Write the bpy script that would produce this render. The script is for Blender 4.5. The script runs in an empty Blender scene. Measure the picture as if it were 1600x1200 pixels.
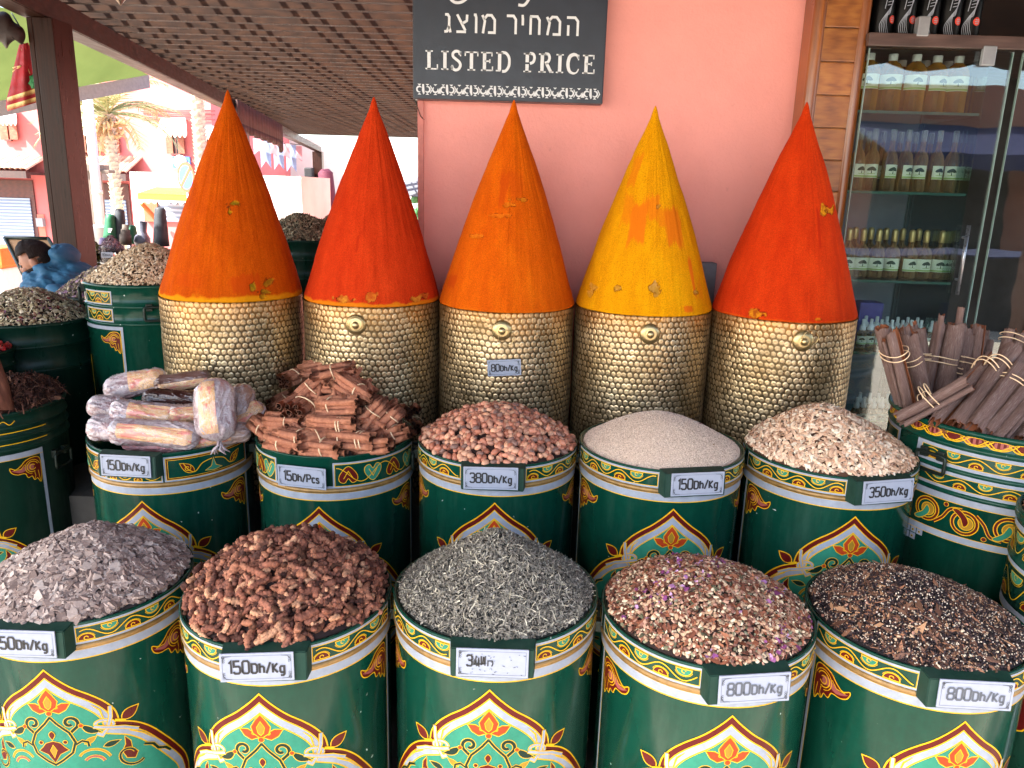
import bpy, bmesh, math, random
import numpy as np
from mathutils import Vector, Matrix, Euler
from mathutils.geometry import tessellate_polygon
from math import sin, cos, pi, radians, atan2, sqrt

SC = bpy.context.scene
COL = SC.collection
random.seed(7)
RNG = np.random.default_rng(11)

# ------------------------------------------------------------------ camera, sky, sun, exposure
PITCH, ROLL, EYE = radians(14.3), radians(1.65), 1.6
FPX = 1186.0
cam_d = bpy.data.cameras.new("camera")
cam_d.sensor_width = 36.0
cam_d.lens = 36.0 * FPX / 1600.0
cam_d.clip_start = 0.05
cam_d.clip_end = 2000
cam = bpy.data.objects.new("camera", cam_d)
COL.objects.link(cam)
cF = Vector((0, cos(PITCH), -sin(PITCH)))
cU0 = Vector((0, sin(PITCH), cos(PITCH)))
cR = Vector((1, 0, 0)) * cos(ROLL) + cU0 * sin(ROLL)
cU = cU0 * cos(ROLL) - Vector((1, 0, 0)) * sin(ROLL)
mw = Matrix((cR, cU, -cF)).transposed().to_4x4()
mw.translation = Vector((0, 0, EYE))
cam.matrix_world = mw
SC.camera = cam

SUN_DIR = Vector((-0.62, -0.45, 0.80)).normalized()      # towards the sun: behind and left of the viewer
elev = math.asin(SUN_DIR.z)
world = bpy.data.worlds.new("World")
SC.world = world
world.use_nodes = True
wn = world.node_tree
wn.nodes.clear()
sky = wn.nodes.new("ShaderNodeTexSky")
sky.sky_type = 'NISHITA'
sky.sun_disc = False
sky.sun_elevation = elev
sky.sun_rotation = atan2(SUN_DIR.x, SUN_DIR.y)
sky.air_density = 1.0
sky.dust_density = 2.5
sky.ozone_density = 1.0
bg = wn.nodes.new("ShaderNodeBackground")
bg.inputs[1].default_value = 0.15
wo = wn.nodes.new("ShaderNodeOutputWorld")
wn.links.new(sky.outputs[0], bg.inputs[0])
wn.links.new(bg.outputs[0], wo.inputs[0])
sd = bpy.data.lights.new("sun", 'SUN')
sd.energy = 4.6
sd.angle = radians(0.5)
sd.color = (1.0, 0.94, 0.86)
sun = bpy.data.objects.new("sun", sd)
COL.objects.link(sun)
sun.rotation_euler = SUN_DIR.to_track_quat('Z', 'Y').to_euler()
sun.location = (-20, -30, 40)
SC.view_settings.view_transform = 'Standard'
SC.view_settings.look = 'None'
SC.view_settings.gamma = 1
SC.view_settings.exposure = 2.58
try:
    SC.cycles.use_denoising = True
    SC.cycles.max_bounces = 7
    SC.cycles.diffuse_bounces = 4
    SC.cycles.glossy_bounces = 3
    SC.cycles.transparent_max_bounces = 12
    SC.cycles.sample_clamp_indirect = 8
except Exception:
    pass


def at(px, py, Y):
    """world point seen at photo pixel (px, py) of the 1600x1200 photograph on the plane y = Y"""
    d = cF + cR * ((px - 800) / FPX) + cU * ((600 - py) / FPX)
    return Vector((0, 0, EYE)) + d * (Y / d.y)


# ------------------------------------------------------------------ materials
def C(h):
    h = h.lstrip('#')
    r = []
    for i in (0, 2, 4):
        v = int(h[i:i + 2], 16) / 255
        r.append(v / 12.92 if v <= 0.04045 else ((v + 0.055) / 1.055) ** 2.4)
    return (r[0], r[1], r[2], 1.0)


MATS = {}


class NT:
    def __init__(s, name):
        s.m = bpy.data.materials.new(name)
        s.m.use_nodes = True
        s.t = s.m.node_tree
        s.t.nodes.clear()
        s.out = s.n("ShaderNodeOutputMaterial")
        MATS[name] = s.m

    def n(s, typ, **kw):
        nd = s.t.nodes.new(typ)
        for k, v in kw.items():
            setattr(nd, k, v)
        return nd

    def l(s, a, b):
        s.t.links.new(a, b)

    def noise(s, scale, detail=4, rough=0.55, vec=None, dim=None):
        nd = s.n("ShaderNodeTexNoise")
        nd.inputs['Scale'].default_value = scale
        nd.inputs['Detail'].default_value = detail
        nd.inputs['Roughness'].default_value = rough
        if vec is not None:
            s.l(vec, nd.inputs['Vector'])
        return nd.outputs[0]

    def ramp(s, fac, stops, interp='LINEAR'):
        nd = s.n("ShaderNodeValToRGB")
        nd.color_ramp.interpolation = interp
        e = nd.color_ramp.elements
        while len(e) < len(stops):
            e.new(0.5)
        for el, (p, c) in zip(e, stops):
            el.position = p
            el.color = c if len(c) == 4 else (*c, 1)
        s.l(fac, nd.inputs[0])
        return nd.outputs[0]

    def mix(s, fac, a, b, mode='MIX'):
        nd = s.n("ShaderNodeMixRGB", blend_type=mode)
        for i, v in ((0, fac), (1, a), (2, b)):
            if hasattr(v, 'links') or hasattr(v, 'is_linked'):
                s.l(v, nd.inputs[i])
            elif i == 0:
                nd.inputs[0].default_value = v
            else:
                nd.inputs[i].default_value = v
        return nd.outputs[0]

    def coord(s, which='Object'):
        return s.n("ShaderNodeTexCoord").outputs[which]

    def mapping(s, vec, scale=(1, 1, 1), loc=(0, 0, 0), rot=(0, 0, 0)):
        nd = s.n("ShaderNodeMapping")
        nd.inputs['Scale'].default_value = scale
        nd.inputs['Location'].default_value = loc
        nd.inputs['Rotation'].default_value = rot
        s.l(vec, nd.inputs[0])
        return nd.outputs[0]

    def bump(s, h, strength=0.3, dist=0.002):
        nd = s.n("ShaderNodeBump")
        nd.inputs['Strength'].default_value = strength
        nd.inputs['Distance'].default_value = dist
        s.l(h, nd.inputs['Height'])
        return nd.outputs[0]

    def bsdf(s, color, rough=0.6, metal=0.0, normal=None, spec=0.5, coat=0.0, coat_rough=0.1, sheen=0.0, emit=None, trans=0.0):
        b = s.n("ShaderNodeBsdfPrincipled")
        def put(k, v):
            if hasattr(v, 'is_linked'):
                s.l(v, b.inputs[k])
            else:
                b.inputs[k].default_value = v
        put('Base Color', color)
        put('Roughness', rough)
        put('Metallic', metal)
        put('Specular IOR Level', spec)
        if coat:
            put('Coat Weight', coat)
            put('Coat Roughness', coat_rough)
        if sheen:
            put('Sheen Weight', sheen)
        if trans:
            put('Transmission Weight', trans)
        if normal is not None:
            s.l(normal, b.inputs['Normal'])
        s.l(b.outputs[0], s.out.inputs[0])
        return b


def flat(name, col, rough=0.6, metal=0.0, var=0.12, vs=30, coat=0.0, bump=0.0, bscale=200, spec=0.5):
    """plain paint or plastic with a little unevenness"""
    if name in MATS:
        return MATS[name]
    t = NT(name)
    c = C(col) if isinstance(col, str) else col
    co = t.coord()
    n = t.noise(vs, 4, 0.6, co)
    lo = tuple(x * (1 - var) for x in c[:3]) + (1,)
    hi = tuple(min(1, x * (1 + var)) for x in c[:3]) + (1,)
    col2 = t.ramp(n, [(0.3, lo), (0.7, hi)])
    rr = t.ramp(t.noise(vs * 1.7, 3, 0.6, co), [(0.3, (rough * 0.8,) * 3), (0.7, (min(1, rough * 1.2),) * 3)])
    nm = t.bump(t.noise(bscale, 3, 0.6, co), bump, 0.003) if bump else None
    t.bsdf(col2, rr, metal, nm, coat=coat, spec=spec)
    return t.m


def grain_mat(name, cols, rough=0.7, bump=0.25, bscale=500, spec=0.35, fine=0.25):
    """loose pieces: every island takes its own colour from the list"""
    t = NT(name)
    g = t.n("ShaderNodeNewGeometry")
    k = len(cols)
    c = t.ramp(g.outputs['Random Per Island'], [(i / k, C(x)) for i, x in enumerate(cols)], 'CONSTANT')
    co = t.coord()
    n = t.noise(bscale, 3, 0.6, co)
    c2 = t.mix(1.0, c, t.ramp(n, [(0.25, (1 - fine,) * 3), (0.75, (1 + fine * 0.5,) * 3)]), 'MULTIPLY')
    t.bsdf(c2, rough, 0, t.bump(n, bump, 0.001), spec=spec)
    return t.m


# ------------------------------------------------------------------ objects
def tag(o, label=None, cat=None, group=None, kind=None):
    if label: o['label'] = label
    if cat: o['category'] = cat
    if group: o['group'] = group
    if kind: o['kind'] = kind
    return o


def empty(name, loc=(0, 0, 0), rz=0.0):
    o = bpy.data.objects.new(name, None)
    COL.objects.link(o)
    o.location = loc
    o.rotation_euler = (0, 0, rz)
    o.empty_display_size = 0.05
    return o


def thing(name, label, cat, loc=(0, 0, 0), rz=0.0, group=None):
    return tag(empty(name, loc, rz), label, cat, group)


def link_mesh(name, me, parent=None):
    o = bpy.data.objects.new(name, me)
    COL.objects.link(o)
    if parent is not None:
        o.parent = parent
    return o


def copy_tree(o, parent=None):
    c = o.copy()
    COL.objects.link(c)
    if parent is not None:
        c.parent = parent
    for ch in list(o.children):
        copy_tree(ch, c)
    return c


class MB:
    """collects shapes with material slots and links them as one mesh"""
    def __init__(s):
        s.v = []; s.f = []; s.m = []; s.sm = []

    def add(s, vs, fs, mi=0, smooth=False):
        b = len(s.v)
        s.v += [tuple(p) for p in vs]
        for f in fs:
            s.f.append(tuple(b + i for i in f)); s.m.append(mi); s.sm.append(smooth)
        return s

    def box(s, x0, x1, y0, y1, z0, z1, mi=0, mat=None, bev=0.0):
        if bev > 0:
            bm = bmesh.new()
            bmesh.ops.create_cube(bm, size=1)
            for v in bm.verts:
                v.co = Vector(((x0 + x1) / 2 + v.co.x * (x1 - x0), (y0 + y1) / 2 + v.co.y * (y1 - y0), (z0 + z1) / 2 + v.co.z * (z1 - z0)))
            bmesh.ops.bevel(bm, geom=bm.edges[:], offset=bev, segments=2, profile=0.6, affect='EDGES')
            bm.verts.index_update()
            vs = [v.co.copy() for v in bm.verts]
            fs = [[v.index for v in f.verts] for f in bm.faces]
            bm.free()
        else:
            vs = [Vector(p) for p in ((x0, y0, z0), (x1, y0, z0), (x1, y1, z0), (x0, y1, z0), (x0, y0, z1), (x1, y0, z1), (x1, y1, z1), (x0, y1, z1))]
            fs = [(0, 3, 2, 1), (4, 5, 6, 7), (0, 1, 5, 4), (1, 2, 6, 5), (2, 3, 7, 6), (3, 0, 4, 7)]
        if mat is not None:
            vs = [mat @ v for v in vs]
        return s.add(vs, fs, mi)

    def lathe(s, prof, n=48, mi=0, a0=0.0, a1=2 * pi, smooth=True, mat=None, mis=None):
        closed = abs(a1 - a0 - 2 * pi) < 1e-6
        k = n if closed else n + 1
        vs = []
        for (r, z) in prof:
            for i in range(k):
                a = a0 + (a1 - a0) * i / n
                p = Vector((r * sin(a), -r * cos(a), z))
                vs.append(mat @ p if mat is not None else p)
        for j in range(len(prof) - 1):
            fs = []
            for i in range(n):
                i2 = (i + 1) % k
                fs.append((j * k + i, j * k + i2, (j + 1) * k + i2, (j + 1) * k + i))
            if j == 0:
                b = len(s.v)
                s.v += [tuple(p) for p in vs]
            for f in fs:
                s.f.append(tuple(b + q for q in f)); s.m.append(mis[j] if mis else mi); s.sm.append(smooth)
        return s

    def tube(s, pts, r, n=8, mi=0, closed=False, cap=True, smooth=True):
        pts = [Vector(p) for p in pts]
        m = len(pts)
        rr = r if isinstance(r, (list, tuple)) else [r] * m
        vs = []
        up = None
        for i, p in enumerate(pts):
            if closed:
                t = pts[(i + 1) % m] - pts[i - 1]
            else:
                t = pts[min(i + 1, m - 1)] - pts[max(i - 1, 0)]
            t.normalize()
            if up is None:
                up = Vector((0, 0, 1)) if abs(t.z) < 0.9 else Vector((1, 0, 0))
            a = t.cross(up); a.normalize()
            up = a.cross(t); up.normalize()
            for k in range(n):
                q = 2 * pi * k / n
                vs.append(p + (a * cos(q) + up * sin(q)) * rr[i])
        fs = []
        for i in range(m if closed else m - 1):
            j = (i + 1) % m
            for k in range(n):
                k2 = (k + 1) % n
                fs.append((i * n + k, j * n + k, j * n + k2, i * n + k2))
        if cap and not closed:
            fs.append(tuple(range(n))[::1])
            fs.append(tuple((m - 1) * n + k for k in range(n))[::-1])
        return s.add(vs, fs, mi, smooth)

    def build(s, name, mats, parent=None, fixn=True):
        me = bpy.data.meshes.new(name)
        me.from_pydata(s.v, [], s.f)
        for m in (mats if isinstance(mats, (list, tuple)) else [mats]):
            me.materials.append(m)
        me.polygons.foreach_set("material_index", s.m)
        me.polygons.foreach_set("use_smooth", s.sm)
        if fixn:
            bm = bmesh.new(); bm.from_mesh(me)
            bmesh.ops.recalc_face_normals(bm, faces=bm.faces[:])
            bm.to_mesh(me); bm.free()
        me.update()
        return link_mesh(name, me, parent)


def mesh_np(name, V, Fq, mats, parent=None, mi=None, smooth=True):
    """mesh from numpy arrays; faces all of one size"""
    me = bpy.data.meshes.new(name)
    nv, nf, k = len(V), len(Fq), Fq.shape[1]
    me.vertices.add(nv)
    me.vertices.foreach_set("co", np.ascontiguousarray(V, dtype=np.float32).ravel())
    me.loops.add(nf * k)
    me.loops.foreach_set("vertex_index", np.ascontiguousarray(Fq, dtype=np.int32).ravel())
    me.polygons.add(nf)
    me.polygons.foreach_set("loop_start", np.arange(0, nf * k, k, dtype=np.int32))
    me.polygons.foreach_set("loop_total", np.full(nf, k, dtype=np.int32))
    for m in (mats if isinstance(mats, (list, tuple)) else [mats]):
        me.materials.append(m)
    if mi is not None:
        me.polygons.foreach_set("material_index", np.ascontiguousarray(mi, dtype=np.int32))
    me.polygons.foreach_set("use_smooth", np.full(nf, smooth, dtype=bool))
    me.update(calc_edges=True)
    me.validate()
    return link_mesh(name, me, parent)


# ------------------------------------------------------------------ value noise in numpy
def vnoise(x, y, seed=0):
    xi = np.floor(x).astype(np.int64); yi = np.floor(y).astype(np.int64)
    xf = x - xi; yf = y - yi
    u = xf * xf * (3 - 2 * xf); v = yf * yf * (3 - 2 * yf)
    def h(a, b):
        n = (a * 374761393 + b * 668265263 + seed * 974711) & 0x7fffffff
        n = ((n ^ (n >> 13)) * 1274126177) & 0x7fffffff
        return ((n ^ (n >> 16)) & 0xffff) / 65535.0
    return (h(xi, yi) * (1 - u) * (1 - v) + h(xi + 1, yi) * u * (1 - v) + h(xi, yi + 1) * (1 - u) * v + h(xi + 1, yi + 1) * u * v)


def fbm(x, y, seed=0, oct=4):
    s = 0; a = 0.5
    for i in range(oct):
        s = s + a * vnoise(x * 2 ** i, y * 2 ** i, seed + i * 17)
        a *= 0.5
    return s


# ------------------------------------------------------------------ flat drawing wrapped on drums and plates
def smooth_line(pts, n=6, closed=False):
    pts = [Vector((p[0], p[1])) for p in pts]
    m = len(pts)
    out = []
    for i in range(m if closed else m - 1):
        p0 = pts[i - 1] if (closed or i > 0) else pts[i]
        p1 = pts[i]; p2 = pts[(i + 1) % m]
        p3 = pts[(i + 2) % m] if (closed or i + 2 < m) else p2
        for k in range(n):
            t = k / n
            out.append(0.5 * ((2 * p1) + (p2 - p0) * t + (2 * p0 - 5 * p1 + 4 * p2 - p3) * t * t + (3 * p1 - p0 - 3 * p2 + p3) * t ** 3))
    if not closed:
        out.append(pts[-1])
    return out


def arc(cx, cy, r, a0, a1, n=14, ry=None):
    ry = r if ry is None else ry
    return [(cx + r * cos(radians(a0 + (a1 - a0) * i / n)), cy + ry * sin(radians(a0 + (a1 - a0) * i / n))) for i in range(n + 1)]


def spiral(cx, cy, r0, r1, a0, a1, n=24):
    return [(cx + (r0 + (r1 - r0) * i / n) * cos(radians(a0 + (a1 - a0) * i / n)), cy + (r0 + (r1 - r0) * i / n) * sin(radians(a0 + (a1 - a0) * i / n))) for i in range(n + 1)]


def leaf(p0, p1, w, bend=0.0, n=7):
    """pointed leaf from p0 to p1"""
    p0 = Vector(p0); p1 = Vector(p1)
    d = p1 - p0; L = d.length; d.normalize(); nn = Vector((-d.y, d.x))
    a, b = [], []
    for i in range(n + 1):
        t = i / n
        c = p0 + d * (L * t) + nn * (bend * sin(pi * t))
        ww = w * sin(pi * t ** 0.8) * (0.5 if True else 1)
        a.append(c + nn * ww); b.append(c - nn * ww)
    return a + b[-2:0:-1]


def offset_poly(pts, d):
    """grow (d>0) or shrink a closed polygon along its normals"""
    pts = [Vector((p[0], p[1])) for p in pts]
    A = sum(pts[i - 1].x * pts[i].y - pts[i].x * pts[i - 1].y for i in range(len(pts)))
    sg = 1 if A > 0 else -1
    out = []
    m = len(pts)
    for i in range(m):
        a = pts[i] - pts[i - 1]; b = pts[(i + 1) % m] - pts[i]
        if a.length < 1e-9 or b.length < 1e-9:
            out.append(pts[i].copy()); continue
        a.normalize(); b.normalize()
        n1 = Vector((a.y, -a.x)) * sg; n2 = Vector((b.y, -b.x)) * sg
        nn = n1 + n2
        if nn.length < 1e-6:
            out.append(pts[i] + n1 * d); continue
        nn.normalize()
        k = 1 / max(0.45, nn.dot(n1))
        out.append(pts[i] + nn * d * k)
    return out


class Paint:
    """2-D drawing in metres (u right, v up) made of filled shapes and strokes, one layer over another"""
    STEP = 0.00022

    def __init__(s, strip=0.014):
        s.polys = []     # (points, material, layer)
        s.strip = strip

    def fill(s, pts, mi, layer):
        pts = [Vector((p[0], p[1])) for p in pts]
        s.polys.append((pts, mi, layer))

    def rect(s, u0, u1, v0, v1, mi, layer):
        s.fill([(u0, v0), (u1, v0), (u1, v1), (u0, v1)], mi, layer)

    def stroke(s, pts, w, mi, layer, closed=False):
        pts = [Vector((p[0], p[1])) for p in pts]
        m = len(pts)
        ws = w if isinstance(w, (list, tuple)) else [w] * m
        L, Rr = [], []
        for i in range(m):
            a = pts[i] - pts[i - 1] if (i > 0 or closed) else pts[1] - pts[0]
            b = pts[(i + 1) % m] - pts[i] if (i < m - 1 or closed) else pts[-1] - pts[-2]
            if a.length < 1e-9: a = b
            if b.length < 1e-9: b = a
            a = a.normalized(); b = b.normalized()
            t = a + b
            t = t.normalized() if t.length > 1e-6 else a
            nn = Vector((-t.y, t.x))
            k = 1 / max(0.5, nn.dot(Vector((-a.y, a.x))))
            L.append(pts[i] + nn * (ws[i] / 2 * k)); Rr.append(pts[i] - nn * (ws[i] / 2 * k))
        for i in range(m if closed else m - 1):
            j = (i + 1) % m
            s.polys.append(([Rr[i], Rr[j], L[j], L[i]], mi, layer))

    def outlined(s, pts, mi, mo, layer, w=0.0012):
        s.fill(offset_poly(pts, w), mo, layer)
        s.fill(pts, mi, layer + 1)

    def ostroke(s, pts, w, mi, mo, layer, e=0.0012, closed=False):
        ww = [x + 2 * e for x in w] if isinstance(w, (list, tuple)) else w + 2 * e
        s.stroke(pts, ww, mo, layer, closed)
        s.stroke(pts, w, mi, layer + 1, closed)

    def mirror(s, first):
        for pts, mi, ly in s.polys[first:]:
            s.polys.append(([Vector((-p.x, p.y)) for p in pts][::-1], mi, ly))

    def tris(s):
        out = []
        for pts, mi, ly in s.polys:
            q = [pts[0]]
            for p in pts[1:]:
                if (p - q[-1]).length > 1e-7: q.append(p)
            if len(q) > 2 and (q[0] - q[-1]).length < 1e-7: q.pop()
            if len(q) < 3: continue
            u0 = min(p.x for p in q); u1 = max(p.x for p in q)
            pieces = []
            if u1 - u0 > s.strip * 1.5:
                k = int(math.ceil((u1 - u0) / s.strip))
                for i in range(k):
                    a = u0 + (u1 - u0) * i / k; b = u0 + (u1 - u0) * (i + 1) / k
                    c = s._clip(s._clip(q, a, 1), b, -1)
                    if len(c) >= 3: pieces.append(c)
            else:
                pieces = [q]
            for c in pieces:
                if len(c) == 3:
                    idx = [(0, 1, 2)]
                elif len(c) == 4 and s._convex(c):
                    idx = [(0, 1, 2), (0, 2, 3)]
                else:
                    idx = tessellate_polygon([[Vector((p.x, p.y, 0)) for p in c]])
                for t in idx:
                    P = [c[i] for i in t]
                    A = (P[1].x - P[0].x) * (P[2].y - P[0].y) - (P[2].x - P[0].x) * (P[1].y - P[0].y)
                    if abs(A) < 1e-11: continue
                    if A < 0: P = P[::-1]
                    out.append((P, mi, ly))
        return out

    @staticmethod
    def _convex(c):
        sg = None
        for i in range(4):
            a, b, d = c[i - 2], c[i - 1], c[i]
            z = (b.x - a.x) * (d.y - b.y) - (b.y - a.y) * (d.x - b.x)
            if abs(z) < 1e-14: continue
            if sg is None: sg = z > 0
            elif sg != (z > 0): return False
        return True

    @staticmethod
    def _clip(pts, x, side):
        out = []
        m = len(pts)
        for i in range(m):
            p, q = pts[i - 1], pts[i]
            pi_ = (p.x - x) * side >= 0; qi = (q.x - x) * side >= 0
            if pi_ != qi:
                t = (x - p.x) / (q.x - p.x)
                out.append(p + (q - p) * t)
            if qi: out.append(q)
        return out

    def into(s, mb, fn):
        """fn(u, v, height) -> (point, normal)"""
        nr = []
        for P, mi, ly in s.tris():
            b = len(mb.v)
            for p in P:
                pt, n = fn(p.x, p.y, 0.0004 + ly * s.STEP)
                mb.v.append(tuple(pt)); nr.append(n)
            mb.f.append((b, b + 1, b + 2)); mb.m.append(mi); mb.sm.append(True)
        return nr


def wrap(R):
    def fn(u, v, h):
        a = u / R
        r = R + h
        return (r * sin(a), -r * cos(a), v), (sin(a), -cos(a), 0)
    return fn


def wrapf(rf):
    """drum whose radius changes with height"""
    def fn(u, v, h):
        R = rf(v)
        a = u / 0.21
        r = R + h
        return (r * sin(a), -r * cos(a), v), (sin(a), -cos(a), 0)
    return fn


def plate(o, ex, ez):
    """flat drawing plane: origin, right and up vectors; normal towards the viewer"""
    o = Vector(o); ex = Vector(ex).normalized(); ez = Vector(ez).normalized(); n = ex.cross(ez)
    def fn(u, v, h):
        return o + ex * u + ez * v + n * h, n
    return fn
# ------------------------------------------------------------------ shared materials
def enamel(name, col, rough=0.22, var=0.18, chips=True, spec=0.2):
    """brushed-on gloss enamel: uneven gloss, faint vertical runs, small chips"""
    t = NT(name)
    c = C(col)
    oi = t.n("ShaderNodeObjectInfo")
    sh_ = t.n("ShaderNodeMath", operation='MULTIPLY'); sh_.inputs[1].default_value = 37.0; t.l(oi.outputs['Random'], sh_.inputs[0])
    va_ = t.n("ShaderNodeVectorMath", operation='ADD'); t.l(t.coord(), va_.inputs[0]); t.l(sh_.outputs[0], va_.inputs[1])
    co = va_.outputs[0]
    st = t.mapping(co, (9, 9, 1.2))
    n1 = t.noise(3.0, 5, 0.6, st)
    n2 = t.noise(55, 4, 0.6, co)
    base = t.ramp(n1, [(0.3, tuple(x * (1 - var) for x in c[:3])), (0.7, tuple(min(1, x * (1 + var) + 0.002) for x in c[:3]))])
    base = t.mix(0.35, base, t.ramp(n2, [(0.35, tuple(x * 0.75 for x in c[:3])), (0.65, tuple(min(1, x * 1.2) for x in c[:3]))]))
    if chips:
        vor = t.n("ShaderNodeTexVoronoi"); vor.inputs['Scale'].default_value = 26
        wv = t.n("ShaderNodeVectorMath", operation='ADD')
        nz = t.n("ShaderNodeTexNoise"); nz.inputs['Scale'].default_value = 70; t.l(co, nz.inputs['Vector'])
        sc = t.n("ShaderNodeVectorMath", operation='SCALE'); sc.inputs['Scale'].default_value = 0.02
        t.l(nz.outputs['Color'], sc.inputs[0]); t.l(co, wv.inputs[0]); t.l(sc.outputs[0], wv.inputs[1])
        t.l(wv.outputs[0], vor.inputs['Vector'])
        sp = t.ramp(vor.outputs['Distance'], [(0.04, (1, 1, 1)), (0.07, (0, 0, 0))])
        gate = t.ramp(t.noise(5, 2, 0.5, co), [(0.52, (0, 0, 0)), (0.58, (1, 1, 1))])
        m = t.mix(1.0, sp, gate, 'MULTIPLY')
        base = t.mix(m, base, C('#b9c3bd'))
        dust = t.ramp(t.noise(2.2, 5, 0.65, t.mapping(co, (6, 6, 1.0))), [(0.5, (0, 0, 0)), (0.8, (0.08, 0.08, 0.08))])
        base = t.mix(dust, base, C('#8d9b90'))
    rr = t.ramp(t.noise(4, 5, 0.7, t.mapping(co, (7, 7, 1.5))), [(0.3, (rough * 0.7,) * 3), (0.75, (rough * 1.7,) * 3)])
    b = t.bump(t.noise(28, 3, 0.5, t.mapping(co, (1, 1, 0.35))), 0.12, 0.004)
    t.bsdf(base, rr, 0, b, spec=spec)
    return t.m


PM = [enamel('green_enamel', '#07392c', 0.15, spec=0.22),
      enamel('yellow_paint', '#d8a512', 0.4, 0.1, False),
      enamel('maroon_paint', '#560f0d', 0.35, 0.15, False),
      enamel('white_paint', '#8f96a2', 0.45, 0.08, False),
      enamel('teal_paint', '#2b7a62', 0.4, 0.1, False),
      enamel('vermilion_paint', '#a83a16', 0.4, 0.12, False),
      enamel('ochre_paint', '#9b7524', 0.4, 0.15, False),
      enamel('rose_paint', '#96504a', 0.4, 0.12, False),
      enamel('deep_green_paint', '#07281e', 0.35, 0.15, False)]
G, Y, R_, W, T, O_, A, P_, K = range(9)
dark_enamel = enamel('dark_enamel', '#06261d', 0.3)
hoop_mat = flat('hoop_brown', '#8a6a3a', 0.4, 0.3, 0.3, 40, bump=0.2)
iron_mat = flat('dark_iron', '#1b2621', 0.45, 0.5, 0.3, 60, bump=0.2)
plate_mat = flat('plate_white', '#8d94a4', 0.35, 0, 0.05, 60)
ink_mat = flat('plate_ink', '#14161b', 0.5, 0, 0.1)
inkgrey_mat = flat('plate_ink_grey', '#4a5059', 0.5, 0, 0.1)


def wood(name, dark, mid, light, scale=(1, 1, 12), rough=0.4, bump=0.15, coat=0.25, which='Object', spec=0.5):
    t = NT(name)
    co = t.coord(which)
    v = t.mapping(co, scale)
    n = t.noise(3.5, 8, 0.65, v)
    w = t.n("ShaderNodeTexWave"); w.inputs['Scale'].default_value = 1.6; w.inputs['Distortion'].default_value = 7
    w.inputs['Detail'].default_value = 4; w.inputs['Detail Scale'].default_value = 1.3
    w.wave_profile = 'SIN'
    t.l(v, w.inputs['Vector'])
    g = t.mix(0.16, n, w.outputs['Fac'])
    c = t.ramp(g, [(0.25, C(dark)), (0.5, C(mid)), (0.8, C(light))])
    g2 = t.n("ShaderNodeNewGeometry")
    c = t.mix(1.0, c, t.ramp(g2.outputs['Random Per Island'], [(0, (0.72,) * 3), (1, (1.15,) * 3)]), 'MULTIPLY')
    t.bsdf(c, t.ramp(n, [(0.3, (rough * .8,) * 3), (0.7, (rough * 1.3,) * 3)]), 0, t.bump(g, bump, 0.003), coat=coat, coat_rough=0.2, spec=spec)
    return t.m
# ------------------------------------------------------------------ lettering for the price plates and signs
def glyph(ch):
    """squarish stencil-like strokes in a box 0..w wide and 0..1 high -> (strokes, width)"""
    c = 0.12
    if ch == '0': return [[(0.02, c), (0.02, 1 - c), (c, 1), (0.5 - c, 1), (0.48, 1 - c), (0.48, c), (0.5 - c, 0), (c, 0), (0.02, c), (0.02, 0.3)]], 0.5
    if ch == '1': return [[(0.0, 0.82), (0.16, 1.0), (0.16, 0.0)]], 0.18
    if ch == '3': return [[(0.0, 0.86), (0.1, 1), (0.38, 1), (0.48, 0.88), (0.48, 0.62), (0.38, 0.52), (0.16, 0.52)], [(0.38, 0.52), (0.48, 0.42), (0.48, 0.12), (0.38, 0), (0.1, 0), (0, 0.14)]], 0.5
    if ch == '5': return [[(0.46, 1), (0.04, 1), (0.04, 0.56), (0.38, 0.58), (0.48, 0.46), (0.48, 0.12), (0.38, 0), (0.1, 0), (0, 0.14)]], 0.5
    if ch == '8': return [[(0.12, 0.52), (0.02, 0.64), (0.02, 0.88), (0.12, 1), (0.38, 1), (0.48, 0.88), (0.48, 0.64), (0.38, 0.52), (0.12, 0.52), (0.0, 0.4), (0.0, 0.12), (0.1, 0), (0.4, 0), (0.5, 0.12), (0.5, 0.4), (0.38, 0.52)]], 0.5
    if ch == 'D': return [[(0.03, 0), (0.03, 0.74), (0.3, 0.74), (0.42, 0.62), (0.42, 0.12), (0.3, 0), (0.03, 0)]], 0.44
    if ch == 'h': return [[(0.03, 0), (0.03, 0.78)], [(0.03, 0.42), (0.12, 0.52), (0.26, 0.52), (0.34, 0.42), (0.34, 0)]], 0.37
    if ch == '/': return [[(0.0, -0.05), (0.3, 0.85)]], 0.3
    if ch == 'K': return [[(0.03, 0), (0.03, 0.74)], [(0.36, 0.74), (0.06, 0.36), (0.38, 0)]], 0.4
    if ch == 'g': return [[(0.32, 0.0), (0.1, 0), (0.02, 0.1), (0.02, 0.4), (0.1, 0.5), (0.32, 0.5), (0.32, -0.14), (0.24, -0.24), (0.05, -0.24)]], 0.34
    if ch == 'P': return [[(0.03, 0), (0.03, 0.8), (0.32, 0.8), (0.42, 0.7), (0.42, 0.46), (0.32, 0.36), (0.03, 0.36)]], 0.44
    if ch == 'c': return [[(0.3, 0.44), (0.22, 0.52), (0.1, 0.52), (0.02, 0.42), (0.02, 0.1), (0.1, 0), (0.22, 0), (0.3, 0.08)]], 0.32
    if ch == 's': return [[(0.28, 0.44), (0.2, 0.52), (0.08, 0.52), (0.01, 0.44), (0.06, 0.3), (0.24, 0.24), (0.29, 0.12), (0.22, 0), (0.08, 0), (0, 0.08)]], 0.3
    return [], 0.3


def write(pt, txt, x, y, h, w, mi, layer, gap=0.14):
    for ch in txt:
        st, wd = glyph(ch)
        for s in st:
            pt.stroke([(x + p[0] * h, y + p[1] * h) for p in s], w, mi, layer)
        x += (wd + gap) * h
    return x


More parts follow.
